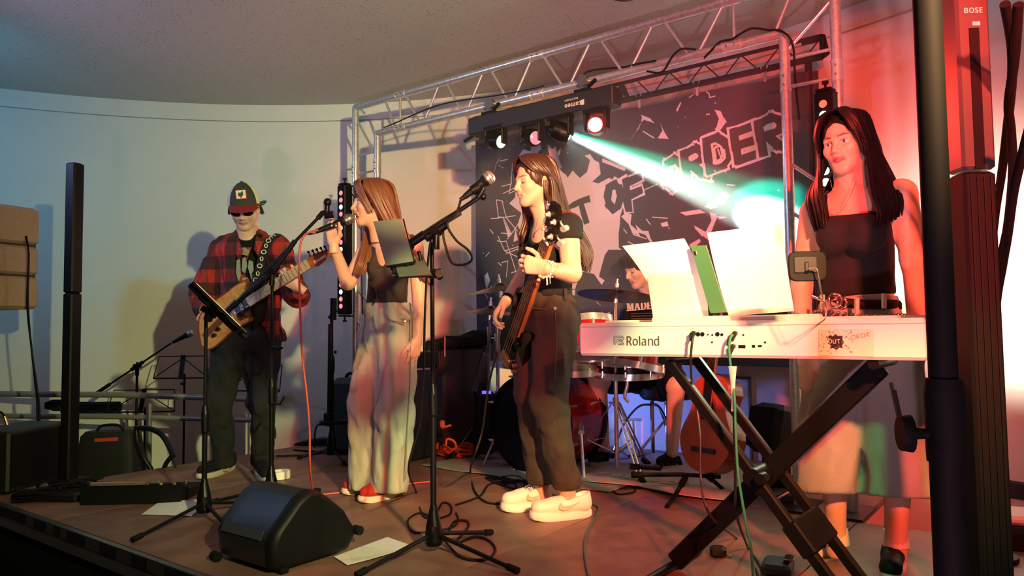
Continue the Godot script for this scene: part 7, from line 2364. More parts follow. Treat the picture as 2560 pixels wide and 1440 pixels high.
	lettering("Ibanez", 0.024, hx2 * Transform3D(Basis(Vector3(0, 1, 0), Vector3(-1, 0, 0), Vector3(0, 0, 1)), Vector3(0.012, 0.07, 0.0085)), mat("e2d8c6", 0.4), hs, "Droid Serif", 0.001, 700)
	g = G.new()
	g.box(nx * Vector3(0, -0.01, 0.006), Vector3(0.07, 0.035, 0.02), nx.basis, 0.004)
	put("bridge", g, mat("c9c2ae", 0.25, 0.8), eg)
	for y in [0.045, 0.10]:
		g = G.new()
		g.box(nx * Vector3(0, y, 0.000), Vector3(0.076, 0.034, 0.014), nx.basis, 0.004)
		put("pickup", g, mat("15110e", 0.4), eg)
	for q in [Vector3(-3.819, 0.879, -2.302), Vector3(-3.838, 0.846, -2.29)]:
		g = G.new()
		g.tube([q, q + T * 0.022], 0.011, 12)
		put("control_knob", g, mat("1a120c", 0.35), eg)
	# patterned strap over the shoulder
	var sp := [Vector3(-3.727, 1.429, -2.612), Vector3(-3.682, 1.41, -2.559), Vector3(-3.671, 1.383, -2.519), Vector3(-3.682, 1.317, -2.496), Vector3(-3.695, 1.237, -2.479), Vector3(-3.708, 1.156, -2.462), Vector3(-3.723, 1.122, -2.434)]
	sp = spline(sp, 4)
	g = G.new()
	var m := sp.size() - 1
	g.sheet(func(u: float, v: float) -> Vector3:
		var i := mini(int(v * m), m - 1)
		return (sp[i] as Vector3).lerp(sp[i + 1], v * m - i) + (u - 0.5) * 0.050 * Vector3(0.75, 0.1, -0.6), 2, 24, 0.003)
	var st := put("strap", g, mat("1b1917", 0.8), eg)
	g = G.new()
	for k in 9:
		var q: Vector3 = sp[4 + k * 2 if 4 + k * 2 < sp.size() else sp.size() - 1]
		var l := []
		for j in 9: l.append(q + T * 0.006 + FACE * Vector3(cos(j * TAU / 8) * 0.014 * (1.0 if k % 2 == 0 else 0.6), sin(j * TAU / 8) * 0.011, 0))
		g.tube(l, 0.003, 4)
	put("strap_pattern", g, mat("d9d2bf", 0.8), st)

func singer() -> void:
	var o := thing("person", "singer with long light brown hair, dark vest and pale wide jeans", "person", Vector3(-2.935, 0, -2.679))
	var sk := Color(0.60, 0.345, 0.235)
	var hp: Transform3D = hd(Vector3(-2.842, 1.507, -2.563), L * 0.92 + T * 0.36 + Vector3(0, 0.03, 0), 0.0)
	var D := (L * 0.70 + T * 0.71).normalized()
	var f := field([
		[Vector3(-2.805, 1.255, -2.646), Vector3(-2.817, 1.08, -2.649), 0.105, 0.088, 0.04, D, 0.78], [Vector3(-2.817, 1.08, -2.649), Vector3(-2.826, 0.874, -2.656), 0.086, 0.112, 0.04, D, 0.82],
		[Vector3(-2.951, 1.3, -2.632), Vector3(-2.656, 1.288, -2.657), 0.042, 0.042, 0.04], [Vector3(-2.827, 1.303, -2.626), Vector3(-2.841, 1.408, -2.583), 0.046, 0.044, 0.03],
		[Vector3(-2.972, 1.293, -2.629), Vector3(-2.996, 1.112, -2.536), 0.041, 0.036, 0.03], [Vector3(-3.002, 1.108, -2.531), Vector3(-2.956, 1.294, -2.402), 0.037, 0.025, 0.02],
		[Vector3(-2.636, 1.274, -2.66), Vector3(-2.636, 1.003, -2.691), 0.043, 0.037, 0.03], [Vector3(-2.636, 1.003, -2.691), Vector3(-2.627, 0.816, -2.661), 0.036, 0.025, 0.02],
		[Vector3(-2.914, 0.833, -2.642), Vector3(-2.937, 0.475, -2.573), 0.075, 0.05, 0.04], [Vector3(-2.937, 0.475, -2.573), Vector3(-2.999, 0.079, -2.654), 0.047, 0.033, 0.03],
		[Vector3(-2.752, 0.832, -2.664), Vector3(-2.749, 0.441, -2.618), 0.075, 0.05, 0.04], [Vector3(-2.749, 0.441, -2.618), Vector3(-2.845, 0.063, -2.671), 0.047, 0.033, 0.03],
	], 0.012)
	var g := G.new()
	f.net(g, func(_p: Vector3) -> Color: return sk)
	head(g, hp, sk, {"mouth": 0.013, "brow": Color(0.12, 0.06, 0.035), "neck": Vector3(0, -0.18, -0.045), "lip": Color(0.55, 0.16, 0.14)})
	hand(g, hx(Vector3(-2.955, 1.298, -2.403), Vector3(0, 1, 0) + L * 0.05, T), [0.95, 1.0, 1.05, 1.1], Vector3(0.5, 0.75, -0.55), -1.0, sk, 0.95)
	hand(g, hx(Vector3(-2.627, 0.816, -2.661), Vector3(0, -1, 0) + L * 0.22, L * 0.7 - T * 0.5), [0.25, 0.28, 0.32, 0.36], Vector3(0.55, 0.8, -0.3), 1.0, sk, 0.95)
	put("body", g, skin_mat(), o)
	# buttoned vest with deep neckline
	var vm := grain("2a211b", "352a22", 40.0, 0.9, 0.1, 5)
	garment(o, "vest", [
		[Vector3(-2.804, 1.245, -2.648), Vector3(-2.82, 1.09, -2.646), 0.114, 0.098, 0.03, D, 0.80], [Vector3(-2.82, 1.09, -2.646), Vector3(-2.833, 0.936, -2.646), 0.098, 0.128, 0.05, D, 0.85],
		[Vector3(-2.912, 1.31, -2.636), Vector3(-2.669, 1.297, -2.658), 0.045, 0.048, 0.04], [Vector3(-2.814, 1.175, -2.569), Vector3(0.058, 0.058, 0.055), 0.03], [Vector3(-2.719, 1.166, -2.592), Vector3(0.058, 0.058, 0.055), 0.03],
	], 0.011, vm, 0.008, Vector3(9, 6, 9), 6, [[Vector3(-2.826, 0.989, -2.623), Vector3(0.10, -1, 0.15)]], [[Vector3(-2.767, 1.289, -2.521), Vector3(0.058, 0.115, 0.12), 0.006, Basis(T.normalized(), -0.12)], [Vector3(-2.994, 1.282, -2.626), Vector3(0.045, 0.085, 0.07), 0.008], [Vector3(-2.61, 1.256, -2.656), Vector3(0.04, 0.085, 0.07), 0.008]])
	g = G.new()
	var ed := [Vector3(-2.831, 1.207, -2.523), Vector3(-2.812, 1.135, -2.516), Vector3(-2.814, 1.086, -2.531), Vector3(-2.799, 1.035, -2.539), Vector3(-2.803, 0.991, -2.527)]
	g.tube(spline(ed), 0.005, 6, true, 0.5)
	put("vest_edge", g, mat("1f1712", 0.9), o)
	for q in [Vector3(-2.802, 1.114, -2.513), Vector3(-2.802, 1.071, -2.528), Vector3(-2.793, 1.024, -2.526)]:
		g = G.new()
		g.tube([q, q + D * 0.006], 0.006, 10)
		put("button", g, mat("120d0a", 0.3), o)
	# jeans
	var jm := grain("8f8d80", "b3b0a0", 16.0, 0.9, 0.06, 12)
	garment(o, "jeans", [
		[Vector3(-2.828, 0.973, -2.647), Vector3(-2.827, 0.843, -2.657), 0.122, 0.140, 0.03, D, 0.95], [Vector3(-2.903, 0.833, -2.638), Vector3(-2.935, 0.486, -2.574), 0.092, 0.078, 0.035], [Vector3(-2.935, 0.486, -2.574), Vector3(-2.987, 0.031, -2.641), 0.074, 0.080, 0.03],
		[Vector3(-2.763, 0.832, -2.669), Vector3(-2.749, 0.441, -2.618), 0.102, 0.094, 0.035], [Vector3(-2.749, 0.441, -2.618), Vector3(-2.848, 0.002, -2.673), 0.092, 0.104, 0.03],
	], 0.0115, jm, 0.020, Vector3(12, 4, 12), 32, [[Vector3(-2.825, 1.003, -2.622), Vector3(0, 1, 0)], [Vector3(-2.906, 0.033, -2.652), Vector3(0.05, -1, 0.12)]])
	g = G.new()
	g.tube(spline([Vector3(-2.794, 0.934, -2.518), Vector3(-2.784, 0.874, -2.524), Vector3(-2.781, 0.814, -2.543)]), 0.0045, 5, true, 0.5)
	g.tube(spline([Vector3(-2.745, 0.957, -2.548), Vector3(-2.717, 0.913, -2.554), Vector3(-2.635, 0.9, -2.592)]), 0.003, 5)
	g.tube(spline([Vector3(-2.642, 0.932, -2.641), Vector3(-2.632, 0.832, -2.624), Vector3(-2.634, 0.596, -2.613), Vector3(-2.657, 0.359, -2.618), Vector3(-2.695, 0.116, -2.643)]), 0.003, 5)
	put("seams", g, mat("7a7462", 0.9), o)
	g = G.new()
	g.tube([Vector3(-2.638, 0.906, -2.589), Vector3(-2.634, 0.906, -2.586)], 0.005, 8)
	put("rivet", g, mat("c09a60", 0.3, 0.8), o)
	var red := mat("a81a12", 0.8); var sole := mat("e0c6ae", 0.7)
	shoe(o, "shoe", Vector3(-3.079, 0, -2.79), Vector3(-3.087, 0, -2.575), red, sole, {"sole": 0.03})
	shoe(o, "shoe", Vector3(-2.857, 0, -2.732), Vector3(-2.88, 0, -2.504), red, sole, {"sole": 0.03})
	# hair: fringe swept to the side, long fall behind and one in front of the shoulder
	g = G.new()
	scalp(g, hp, 1.02, 0.0)
	var top := hp * Vector3(0, 0.135, -0.01)
	# near side curtain, from the parting over the ear and down behind the shoulder
	strands(g, [hp * Vector3(0.035, 0.115, 0.055), hp * Vector3(0.078, 0.075, 0.062), hp * Vector3(0.093, 0.01, 0.025), Vector3(-2.731, 1.393, -2.542), Vector3(-2.646, 1.287, -2.563), Vector3(-2.595, 1.188, -2.609), Vector3(-2.576, 1.11, -2.654)],
		[hp * Vector3(0.02, 0.135, -0.02), hp * Vector3(0.085, 0.09, -0.03), hp * Vector3(0.105, 0.0, -0.06), Vector3(-2.699, 1.398, -2.616), Vector3(-2.633, 1.294, -2.648), Vector3(-2.598, 1.193, -2.682), Vector3(-2.585, 1.073, -2.726)], 69, 0.0076, 0.012, 41)
	strands(g, [hp * Vector3(0.0, 0.138, -0.02), hp * Vector3(0.06, 0.10, -0.085), hp * Vector3(0.06, 0.0, -0.115), Vector3(-2.752, 1.378, -2.678), Vector3(-2.706, 1.264, -2.721), Vector3(-2.668, 1.119, -2.76)],
		[hp * Vector3(-0.02, 0.138, -0.02), hp * Vector3(-0.05, 0.09, -0.085), hp * Vector3(-0.05, -0.02, -0.105), Vector3(-2.848, 1.381, -2.73), Vector3(-2.826, 1.256, -2.781), Vector3(-2.797, 1.127, -2.812)], 55, 0.0078, 0.012, 42)
	# fringe over the forehead
	strands(g, [hp * Vector3(0.0, 0.13, 0.03), hp * Vector3(0.01, 0.105, 0.095), hp * Vector3(0.05, 0.055, 0.092), hp * Vector3(0.078, 0.0, 0.065), hp * Vector3(0.088, -0.06, 0.035)],
		[hp * Vector3(0.02, 0.132, 0.0), hp * Vector3(0.045, 0.112, 0.075), hp * Vector3(0.078, 0.06, 0.07), hp * Vector3(0.092, 0.0, 0.045), hp * Vector3(0.097, -0.06, 0.01)], 41, 0.0062, 0.004, 43)
	strands(g, [hp * Vector3(0.0, 0.13, 0.04), hp * Vector3(-0.02, 0.10, 0.092), hp * Vector3(-0.05, 0.055, 0.085), hp * Vector3(-0.075, 0.0, 0.055)],
		[hp * Vector3(-0.02, 0.132, 0.0), hp * Vector3(-0.055, 0.105, 0.055), hp * Vector3(-0.082, 0.05, 0.04), hp * Vector3(-0.09, -0.03, 0.02)], 28, 0.0062, 0.004, 44)
	# the fall in front of the far shoulder
	strands(g, [hp * Vector3(-0.07, 0.02, 0.02), Vector3(-2.933, 1.396, -2.589), Vector3(-2.924, 1.309, -2.565), Vector3(-2.913, 1.223, -2.528), Vector3(-2.928, 1.149, -2.509)], [hp * Vector3(-0.05, -0.02, -0.06), Vector3(-2.9, 1.356, -2.642), Vector3(-2.863, 1.264, -2.576), Vector3(-2.852, 1.189, -2.539), Vector3(-2.88, 1.139, -2.521)], 51, 0.0062, 0.012, 45)
	put("hair", g, hair_mat("6a3f24"), o)
	g = G.new()
	var er: Vector3 = hp * Vector3(0.094, -0.035, -0.005)
	var l := []
	for k in 13: l.append(er + FACE * Vector3(cos(k * TAU / 12) * 0.009, sin(k * TAU / 12) * 0.011, 0))
	g.tube(l, 0.0012, 4)
	put("earring", g, mat("c8b48a", 0.2, 1.0), o)
	# her microphone, with the red cable's plug
	var m := thing("microphone", "black vocal microphone with dark head held at the singer's mouth", "microphone", Vector3(-2.933, 1.385, -2.376))
	mic_shape(Vector3(-2.978, 1.354, -2.312), Vector3(-2.854, 1.429, -2.446), m, "3c4038")
	g = G.new()
	g.tube([Vector3(-3.018, 1.343, -2.276), Vector3(-2.993, 1.346, -2.295), Vector3(-2.974, 1.356, -2.315)], [0.006, 0.0095, 0.0105], 10)
	put("plug", g, mat("171413", 0.35), m)
	g = G.new()
	g.tube([Vector3(-2.99, 1.347, -2.291), Vector3(-2.974, 1.354, -2.309)], 0.0108, 10)
	put("plug_ring", g, mat("c49a84", 0.25, 0.9), m)

func bassist() -> void:
	var o := thing("person", "bass player with long brown hair, eyes closed, in a black square-necked tee and dark jeans", "person", Vector3(-2, 0, -2.915))
	var sk := Color(0.60, 0.345, 0.235)
	var hp: Transform3D = hd(Vector3(-1.946, 1.529, -2.727), L * 0.84 + T * 0.50 + Vector3(0, -0.10, 0), -0.03).scaled_local(Vector3.ONE * 0.95)
	var D := (L * 0.85 + T * 0.52).normalized()
	var f := field([
		[Vector3(-1.918, 1.27, -2.817), Vector3(-1.936, 1.086, -2.816), 0.112, 0.10, 0.04, D, 0.78], [Vector3(-1.936, 1.086, -2.816), Vector3(-1.946, 0.901, -2.82), 0.10, 0.125, 0.04, D, 0.85],
		[Vector3(-2.031, 1.346, -2.877), Vector3(-1.778, 1.32, -2.744), 0.046, 0.046, 0.04], [Vector3(-1.928, 1.344, -2.805), Vector3(-1.947, 1.443, -2.758), 0.048, 0.046, 0.03],
		[Vector3(-2.043, 1.335, -2.894), Vector3(-2.115, 1.16, -2.901), 0.043, 0.038, 0.03], [Vector3(-2.116, 1.153, -2.901), Vector3(-2.111, 0.983, -2.715), 0.038, 0.026, 0.02],
		[Vector3(-1.765, 1.299, -2.73), Vector3(-1.752, 1.108, -2.728), 0.050, 0.045, 0.03], [Vector3(-1.752, 1.102, -2.728), Vector3(-1.752, 1.111, -2.539), 0.044, 0.029, 0.02],
		[Vector3(-2.042, 0.903, -2.849), Vector3(-2.04, 0.568, -2.797), 0.08, 0.055, 0.04], [Vector3(-2.04, 0.568, -2.797), Vector3(-2.08, 0.105, -2.949), 0.05, 0.036, 0.03],
		[Vector3(-1.888, 0.9, -2.79), Vector3(-1.888, 0.526, -2.739), 0.085, 0.058, 0.04], [Vector3(-1.888, 0.526, -2.739), Vector3(-1.883, 0.142, -2.87), 0.052, 0.036, 0.03], [Vector3(-1.883, 0.142, -2.87), Vector3(-1.883, 0.079, -2.874), 0.036, 0.038, 0.02], [Vector3(-2.072, 0.105, -2.955), Vector3(-2.071, 0.057, -2.959), 0.034, 0.036, 0.02],
	], 0.012)
	var g := G.new()
	f.net(g, func(_p: Vector3) -> Color: return sk)
	head(g, hp, sk, {"open": false, "brow": Color(0.05, 0.025, 0.015), "neck": Vector3(0, -0.18, -0.055), "lip": Color(0.58, 0.2, 0.17)})
	hand(g, hx(Vector3(-1.752, 1.111, -2.539), L * 0.9 + Vector3(0, 0.22, 0) - T * 0.1, -T * 0.9 + Vector3(0, 0.1, 0)), [0.75, 0.85, 0.9, 0.95], Vector3(0.75, 0.75, -0.15), 1.0, sk, 0.97)
	hand(g, hx(Vector3(-2.111, 0.983, -2.715), L * 0.45 + Vector3(0, -0.62, 0) + T * 0.4, -L * 0.75 + T * 0.1 + Vector3(0, -0.4, 0)), [0.5, 0.6, 0.75, 0.85], Vector3(0.6, 0.8, -0.3), -1.0, sk, 0.97)
	put("body", g, skin_mat(), o)
	garment(o, "tee_shirt", [
		[Vector3(-1.916, 1.263, -2.819), Vector3(-1.936, 1.086, -2.816), 0.122, 0.108, 0.03, D, 0.80], [Vector3(-1.936, 1.086, -2.816), Vector3(-1.944, 0.956, -2.819), 0.110, 0.126, 0.04, D, 0.92],
		[Vector3(-2.031, 1.35, -2.877), Vector3(-1.775, 1.323, -2.746), 0.053, 0.055, 0.04], [Vector3(-1.765, 1.303, -2.73), Vector3(-1.757, 1.231, -2.728), 0.062, 0.060, 0.03], [Vector3(-2.043, 1.337, -2.894), Vector3(-2.072, 1.255, -2.902), 0.056, 0.054, 0.03],
		[Vector3(-1.981, 1.195, -2.749), Vector3(0.065, 0.062, 0.06), 0.03], [Vector3(-1.892, 1.182, -2.692), Vector3(0.065, 0.062, 0.06), 0.03],
	], 0.011, grain("0f0c0b", "171210", 30.0, 0.9), 0.006, Vector3(9, 6, 9), 8, [[Vector3(-1.939, 1.004, -2.819), Vector3.DOWN], [Vector3(-1.768, 1.249, -2.719), Vector3(0.05, -1, 0.02), 0.085], [Vector3(-2.072, 1.247, -2.903), Vector3(0, -1, 0), 0.07]], [[Vector3(-1.943, 1.325, -2.693), Vector3(0.075, 0.078, 0.11), 0.006]])
	var jm := grain("2c221a", "3d3025", 22.0, 0.9, 0.06, 14)
	garment(o, "jeans", [
		[Vector3(-1.941, 1.021, -2.816), Vector3(-1.946, 0.901, -2.82), 0.118, 0.134, 0.03, D, 0.95], [Vector3(-2.036, 0.902, -2.84), Vector3(-2.04, 0.577, -2.797), 0.096, 0.074, 0.035], [Vector3(-2.04, 0.577, -2.797), Vector3(-2.078, 0.113, -2.937), 0.070, 0.058, 0.03],
		[Vector3(-1.883, 0.9, -2.793), Vector3(-1.886, 0.543, -2.74), 0.108, 0.084, 0.035], [Vector3(-1.886, 0.543, -2.74), Vector3(-1.887, 0.148, -2.866), 0.080, 0.066, 0.03],
	], 0.0115, jm, 0.017, Vector3(11, 6, 11), 44, [[Vector3(-1.938, 1.036, -2.818), Vector3.UP], [Vector3(-1.971, 0.126, -2.892), Vector3(0.06, -1, 0)]])
	g = G.new()
	g.tube(spline([Vector3(-1.95, 0.986, -2.661), Vector3(-1.922, 0.957, -2.653), Vector3(-1.83, 0.941, -2.705)]), 0.003, 5)
	g.tube(spline([Vector3(-1.815, 0.934, -2.692), Vector3(-1.816, 0.776, -2.696), Vector3(-1.825, 0.62, -2.693), Vector3(-1.837, 0.445, -2.702)]), 0.0025, 5)
	put("seams", g, mat("4a3a2c", 0.9), o)
	for q in [Vector3(-1.802, 1.014, -2.759), Vector3(-1.927, 1.011, -2.676)]:
		g = G.new()
		g.box(q, Vector3(0.014, 0.05, 0.014), FACE)
		put("belt_loop", g, jm, o)
	g = G.new()
	g.tube([Vector3(-1.826, 0.95, -2.71), Vector3(-1.82, 0.95, -2.7)], 0.0075, 12)
	put("stud", g, mat("e8e0d0", 0.2, 0.9), o)
	var wh := mat("e6dccb", 0.6); var so := mat("efe6d6", 0.6)
	shoe(o, "shoe", Vector3(-2.084, 0, -3.01), Vector3(-2.186, 0, -2.769), wh, so, {"sole": 0.036, "lace": mat("f3ead9", 0.7), "swoosh": mat("b9a88f", 0.6), "width": 1.12})
	shoe(o, "shoe", Vector3(-1.811, 0, -2.956), Vector3(-1.987, 0, -2.723), wh, so, {"sole": 0.036, "lace": mat("f3ead9", 0.7), "swoosh": mat("b9a88f", 0.6), "width": 1.12})
	# hair parted in the middle, long behind
	g = G.new()
	scalp(g, hp, 1.02, 0.036)
	strands(g, [hp * Vector3(0.01, 0.132, 0.045), hp * Vector3(0.062, 0.105, 0.05), hp * Vector3(0.089, 0.045, 0.02), hp * Vector3(0.092, 0.0, -0.035), Vector3(-1.849, 1.392, -2.736), Vector3(-1.782, 1.313, -2.729), Vector3(-1.739, 1.215, -2.768), Vector3(-1.729, 1.142, -2.793)],
		[hp * Vector3(0.0, 0.137, -0.02), hp * Vector3(0.06, 0.115, -0.04), hp * Vector3(0.094, 0.04, -0.06), hp * Vector3(0.092, -0.03, -0.08), Vector3(-1.838, 1.395, -2.844), Vector3(-1.777, 1.307, -2.847), Vector3(-1.743, 1.206, -2.879), Vector3(-1.759, 1.098, -2.874)], 78, 0.0076, 0.010, 51)
	strands(g, [hp * Vector3(0.0, 0.138, -0.02), hp * Vector3(0.04, 0.10, -0.095), hp * Vector3(0.05, 0.0, -0.118), Vector3(-1.853, 1.373, -2.884), Vector3(-1.813, 1.271, -2.922), Vector3(-1.798, 1.122, -2.944)],
		[hp * Vector3(-0.01, 0.137, -0.02), hp * Vector3(-0.05, 0.09, -0.085), hp * Vector3(-0.05, -0.02, -0.105), Vector3(-1.958, 1.4, -2.941), Vector3(-1.915, 1.285, -2.995), Vector3(-1.88, 1.13, -3.006)], 55, 0.0078, 0.010, 52)
	strands(g, [hp * Vector3(0.006, 0.128, 0.055), hp * Vector3(-0.04, 0.105, 0.070), hp * Vector3(-0.075, 0.05, 0.05), hp * Vector3(-0.085, -0.03, 0.03), Vector3(-2.056, 1.385, -2.805), Vector3(-2.074, 1.309, -2.796), Vector3(-2.08, 1.234, -2.797)],
		[hp * Vector3(0.0, 0.135, 0.0), hp * Vector3(-0.06, 0.105, 0.02), hp * Vector3(-0.09, 0.04, 0.0), hp * Vector3(-0.09, -0.04, -0.02), Vector3(-2.056, 1.393, -2.88), Vector3(-2.085, 1.307, -2.863), Vector3(-2.101, 1.24, -2.856)], 51, 0.007, 0.008, 53)
	strands(g, [hp * Vector3(0.004, 0.128, 0.058), hp * Vector3(0.03, 0.105, 0.080), hp * Vector3(0.068, 0.06, 0.058), hp * Vector3(0.088, 0.02, 0.012)], [hp * Vector3(0.004, 0.134, 0.03), hp * Vector3(0.05, 0.112, 0.055), hp * Vector3(0.084, 0.06, 0.03), hp * Vector3(0.094, 0.02, -0.02)], 28, 0.0056, 0.003, 54)
	strands(g, [hp * Vector3(0.085, 0.0, 0.0), hp * Vector3(0.088, -0.06, 0.0), Vector3(-1.837, 1.395, -2.694), Vector3(-1.836, 1.349, -2.685)], [hp * Vector3(0.09, 0.0, -0.015), hp * Vector3(0.092, -0.06, -0.015), Vector3(-1.834, 1.397, -2.708), Vector3(-1.833, 1.36, -2.699)], 9, 0.0028, 0.004, 55)
	put("hair", g, hair_mat("3a1c12"), o)
	g = G.new()
	g.ball(hp * Vector3(0.090, -0.036, -0.006), Vector3.ONE * 0.0045)
	put("earring", g, mat("e6dcc8", 0.15, 0.9), o)
	g = G.new()
	g.tube(spline([Vector3(-1.909, 1.359, -2.705), Vector3(-1.904, 1.301, -2.675), Vector3(-1.908, 1.274, -2.667), Vector3(-1.886, 1.298, -2.663), Vector3(-1.851, 1.332, -2.687)]), 0.0012, 4)
	g.ball(Vector3(-1.905, 1.27, -2.663), Vector3(0.005, 0.004, 0.004))
	put("necklace", g, mat("b99a62", 0.25, 0.9), o)
	# bracelets
	var wx := frame(Vector3(-1.752, 1.111, -2.539), Vector3(-1.746, 1.106, -2.632))
	for k in 3:
		g = G.new()
		for j in 16:
			var a := j * TAU / 16
			g.ball(wx * Vector3(cos(a) * 0.035, -0.002 + k * 0.013, sin(a) * 0.033), Vector3.ONE * (0.0055 if k != 1 else 0.004), Basis.IDENTITY, 6, 4)
		put("bracelet", g, mat(["e8ddc8", "c9b89a", "efe8da"][k], 0.3), o)
	g = G.new()
	for q in [Vector3(-1.757, 1.079, -2.499), Vector3(-1.763, 1.063, -2.496), Vector3(-1.747, 1.073, -2.507)]: g.ball(q, Vector3(0.009, 0.007, 0.007))
	for q in [Vector3(-1.734, 1.079, -2.517), Vector3(-1.731, 1.083, -2.531), Vector3(-1.737, 1.076, -2.515)]: g.tube([q, q + Vector3(0.002, -0.036, 0)], 0.0018, 4)
	put("charms", g, mat("e8ddc8", 0.25, 0.5), o)
	g = G.new()
	var w2 := frame(Vector3(-2.108, 1, -2.729), Vector3(-2.107, 1.031, -2.765))
	g.tube([w2 * Vector3(0, 0.0, 0), w2 * Vector3(0, 0.012, 0)], 0.031, 14)
	put("wristband", g, mat("0d0b0a", 0.7), o)
	# bass guitar, seen nearly edge on
	var a: Vector3 = Vector3(-2.124, 0.754, -2.758); var b: Vector3 = Vector3(-1.728, 1.219, -2.512)
	var bg := thing("bass_guitar", "black bass guitar held nearly edge-on with its neck rising to the right", "guitar", a)
	var y := (b - a).normalized()
	var n := (L * 0.86 + T * 0.42 + Vector3(0, -0.1, 0))
	n = (n - y * n.dot(y)).normalized()
	var x := Transform3D(Basis(y.cross(n), y, n), a)
	var ln := (b - a).length()
	g = G.new()
	var out := [Vector2(-0.02, -0.10), Vector2(0.06, -0.095), Vector2(0.13, -0.05), Vector2(0.155, 0.02), Vector2(0.13, 0.10), Vector2(0.115, 0.16), Vector2(0.14, 0.24), Vector2(0.13, 0.27), Vector2(0.10, 0.26), Vector2(0.05, 0.20), Vector2(0.03, 0.19), Vector2(-0.03, 0.19), Vector2(-0.06, 0.22), Vector2(-0.11, 0.33), Vector2(-0.14, 0.34), Vector2(-0.145, 0.30), Vector2(-0.12, 0.17), Vector2(-0.14, 0.10), Vector2(-0.16, 0.02), Vector2(-0.14, -0.05), Vector2(-0.09, -0.09)]
	for k in out.size(): out[k] = out[k] * Vector2(0.8, 0.8)
	g.prism(out, 0.042, x * Transform3D(Basis.IDENTITY, Vector3(0, 0, -0.03)))
	put("body", g, mat("0d0b0b", 0.2), bg)
	g = G.new()
	g.tube([x * Vector3(0, 0.12, -0.014), x * Vector3(0, ln + 0.01, -0.012)], [0.028, 0.023], 12, true, 0.75, n)
	var nk := put("neck", g, mat("a8622f", 0.35), bg)
	g = G.new()
	g.box(x * Vector3(0, ln * 0.5 + 0.05, 0.006), Vector3(0.05, ln - 0.10, 0.010), x.basis)
	put("fingerboard", g, mat("4a2114", 0.4), nk)
	g = G.new()
	for k in 20: g.box(x * Vector3(0, ln - (ln - 0.16) * (1.0 - pow(0.944, k)) / (1.0 - pow(0.944, 20)), 0.0118), Vector3(0.05, 0.002, 0.002), x.basis)
	put("frets", g, mat("c8b090", 0.2, 0.9), nk)
	g = G.new()
	for k in 4: g.tube([x * Vector3(-0.027 + k * 0.018, -0.04, 0.017), x * Vector3(-0.018 + k * 0.012, ln, 0.017)], 0.0014, 4)
	put("strings", g, mat("c8b29a", 0.3, 0.9), bg)
	g = G.new()
	g.box(x * Vector3(0, -0.045, 0.0), Vector3(0.08, 0.05, 0.025), x.basis, 0.004)
	for k in 4: g.tube([x * Vector3(-0.027 + k * 0.018, -0.06, 0.015), x * Vector3(-0.027 + k * 0.018, -0.03, 0.015)], 0.008, 8)
	put("bridge", g, mat("b89a80", 0.25, 0.9), bg)
	for q in [0.02, 0.09]:
		g = G.new()
		g.box(x * Vector3(0, q, -0.002), Vector3(0.1, 0.03, 0.014), x.basis, 0.004)
		put("pickup", g, mat("0a0909", 0.4), bg)
	for q in [Vector2(0.085, 0.0), Vector2(0.095, -0.03)]:
		g = G.new()
		g.tube([x * Vector3(q.x, q.y, -0.01), x * Vector3(q.x, q.y, 0.016)], 0.010, 12)
		put("control_knob", g, mat("c8b090", 0.25, 0.9), bg)
	g = G.new()
	var hxx := x * Transform3D(Basis(Vector3.RIGHT, 0.12), Vector3(0, ln, 0))
	g.prism([Vector2(-0.024, 0), Vector2(0.024, 0), Vector2(0.042, 0.04), Vector2(0.044, 0.17), Vector2(0.02, 0.2), Vector2(-0.035, 0.185), Vector2(-0.045, 0.05)], 0.016, hxx * Transform3D(Basis.IDENTITY, Vector3(0, 0, -0.006)))
	var hs := put("headstock", g, mat("120e0d", 0.25), nk)
	g = G.new()
	g.box(hxx * Vector3(0, 0.004, 0.008), Vector3(0.046, 0.006, 0.008), hxx.basis)
	put("nut", g, mat("e0d4c0", 0.4), hs)
	for k in 4:
		g = G.new()
		var sx := -1.0 if k < 2 else 1.0
		var q := Vector3(sx * 0.026, 0.05 + (k % 2) * 0.075, 0)
		g.tube([hxx * (q + Vector3(0, 0, -0.025)), hxx * (q + Vector3(0, 0, 0.02))], 0.007, 10)
		g.tube([hxx * (q + Vector3(0, 0, -0.02)), hxx * (q + Vector3(sx * 0.04, 0, -0.02))], 0.0045, 8)
		g.tube([hxx * (q + Vector3(sx * 0.045, -0.0, -0.03)), hxx * (q + Vector3(sx * 0.05, 0, -0.01))], 0.018, 12, true, 0.7)
		g.tube([hxx * (q + Vector3(0, 0, 0.0)), hxx * (q + Vector3(0, 0, 0.006))], 0.013, 12)
		put("tuner", g, mat("efe8dc", 0.25, 0.5), hs)

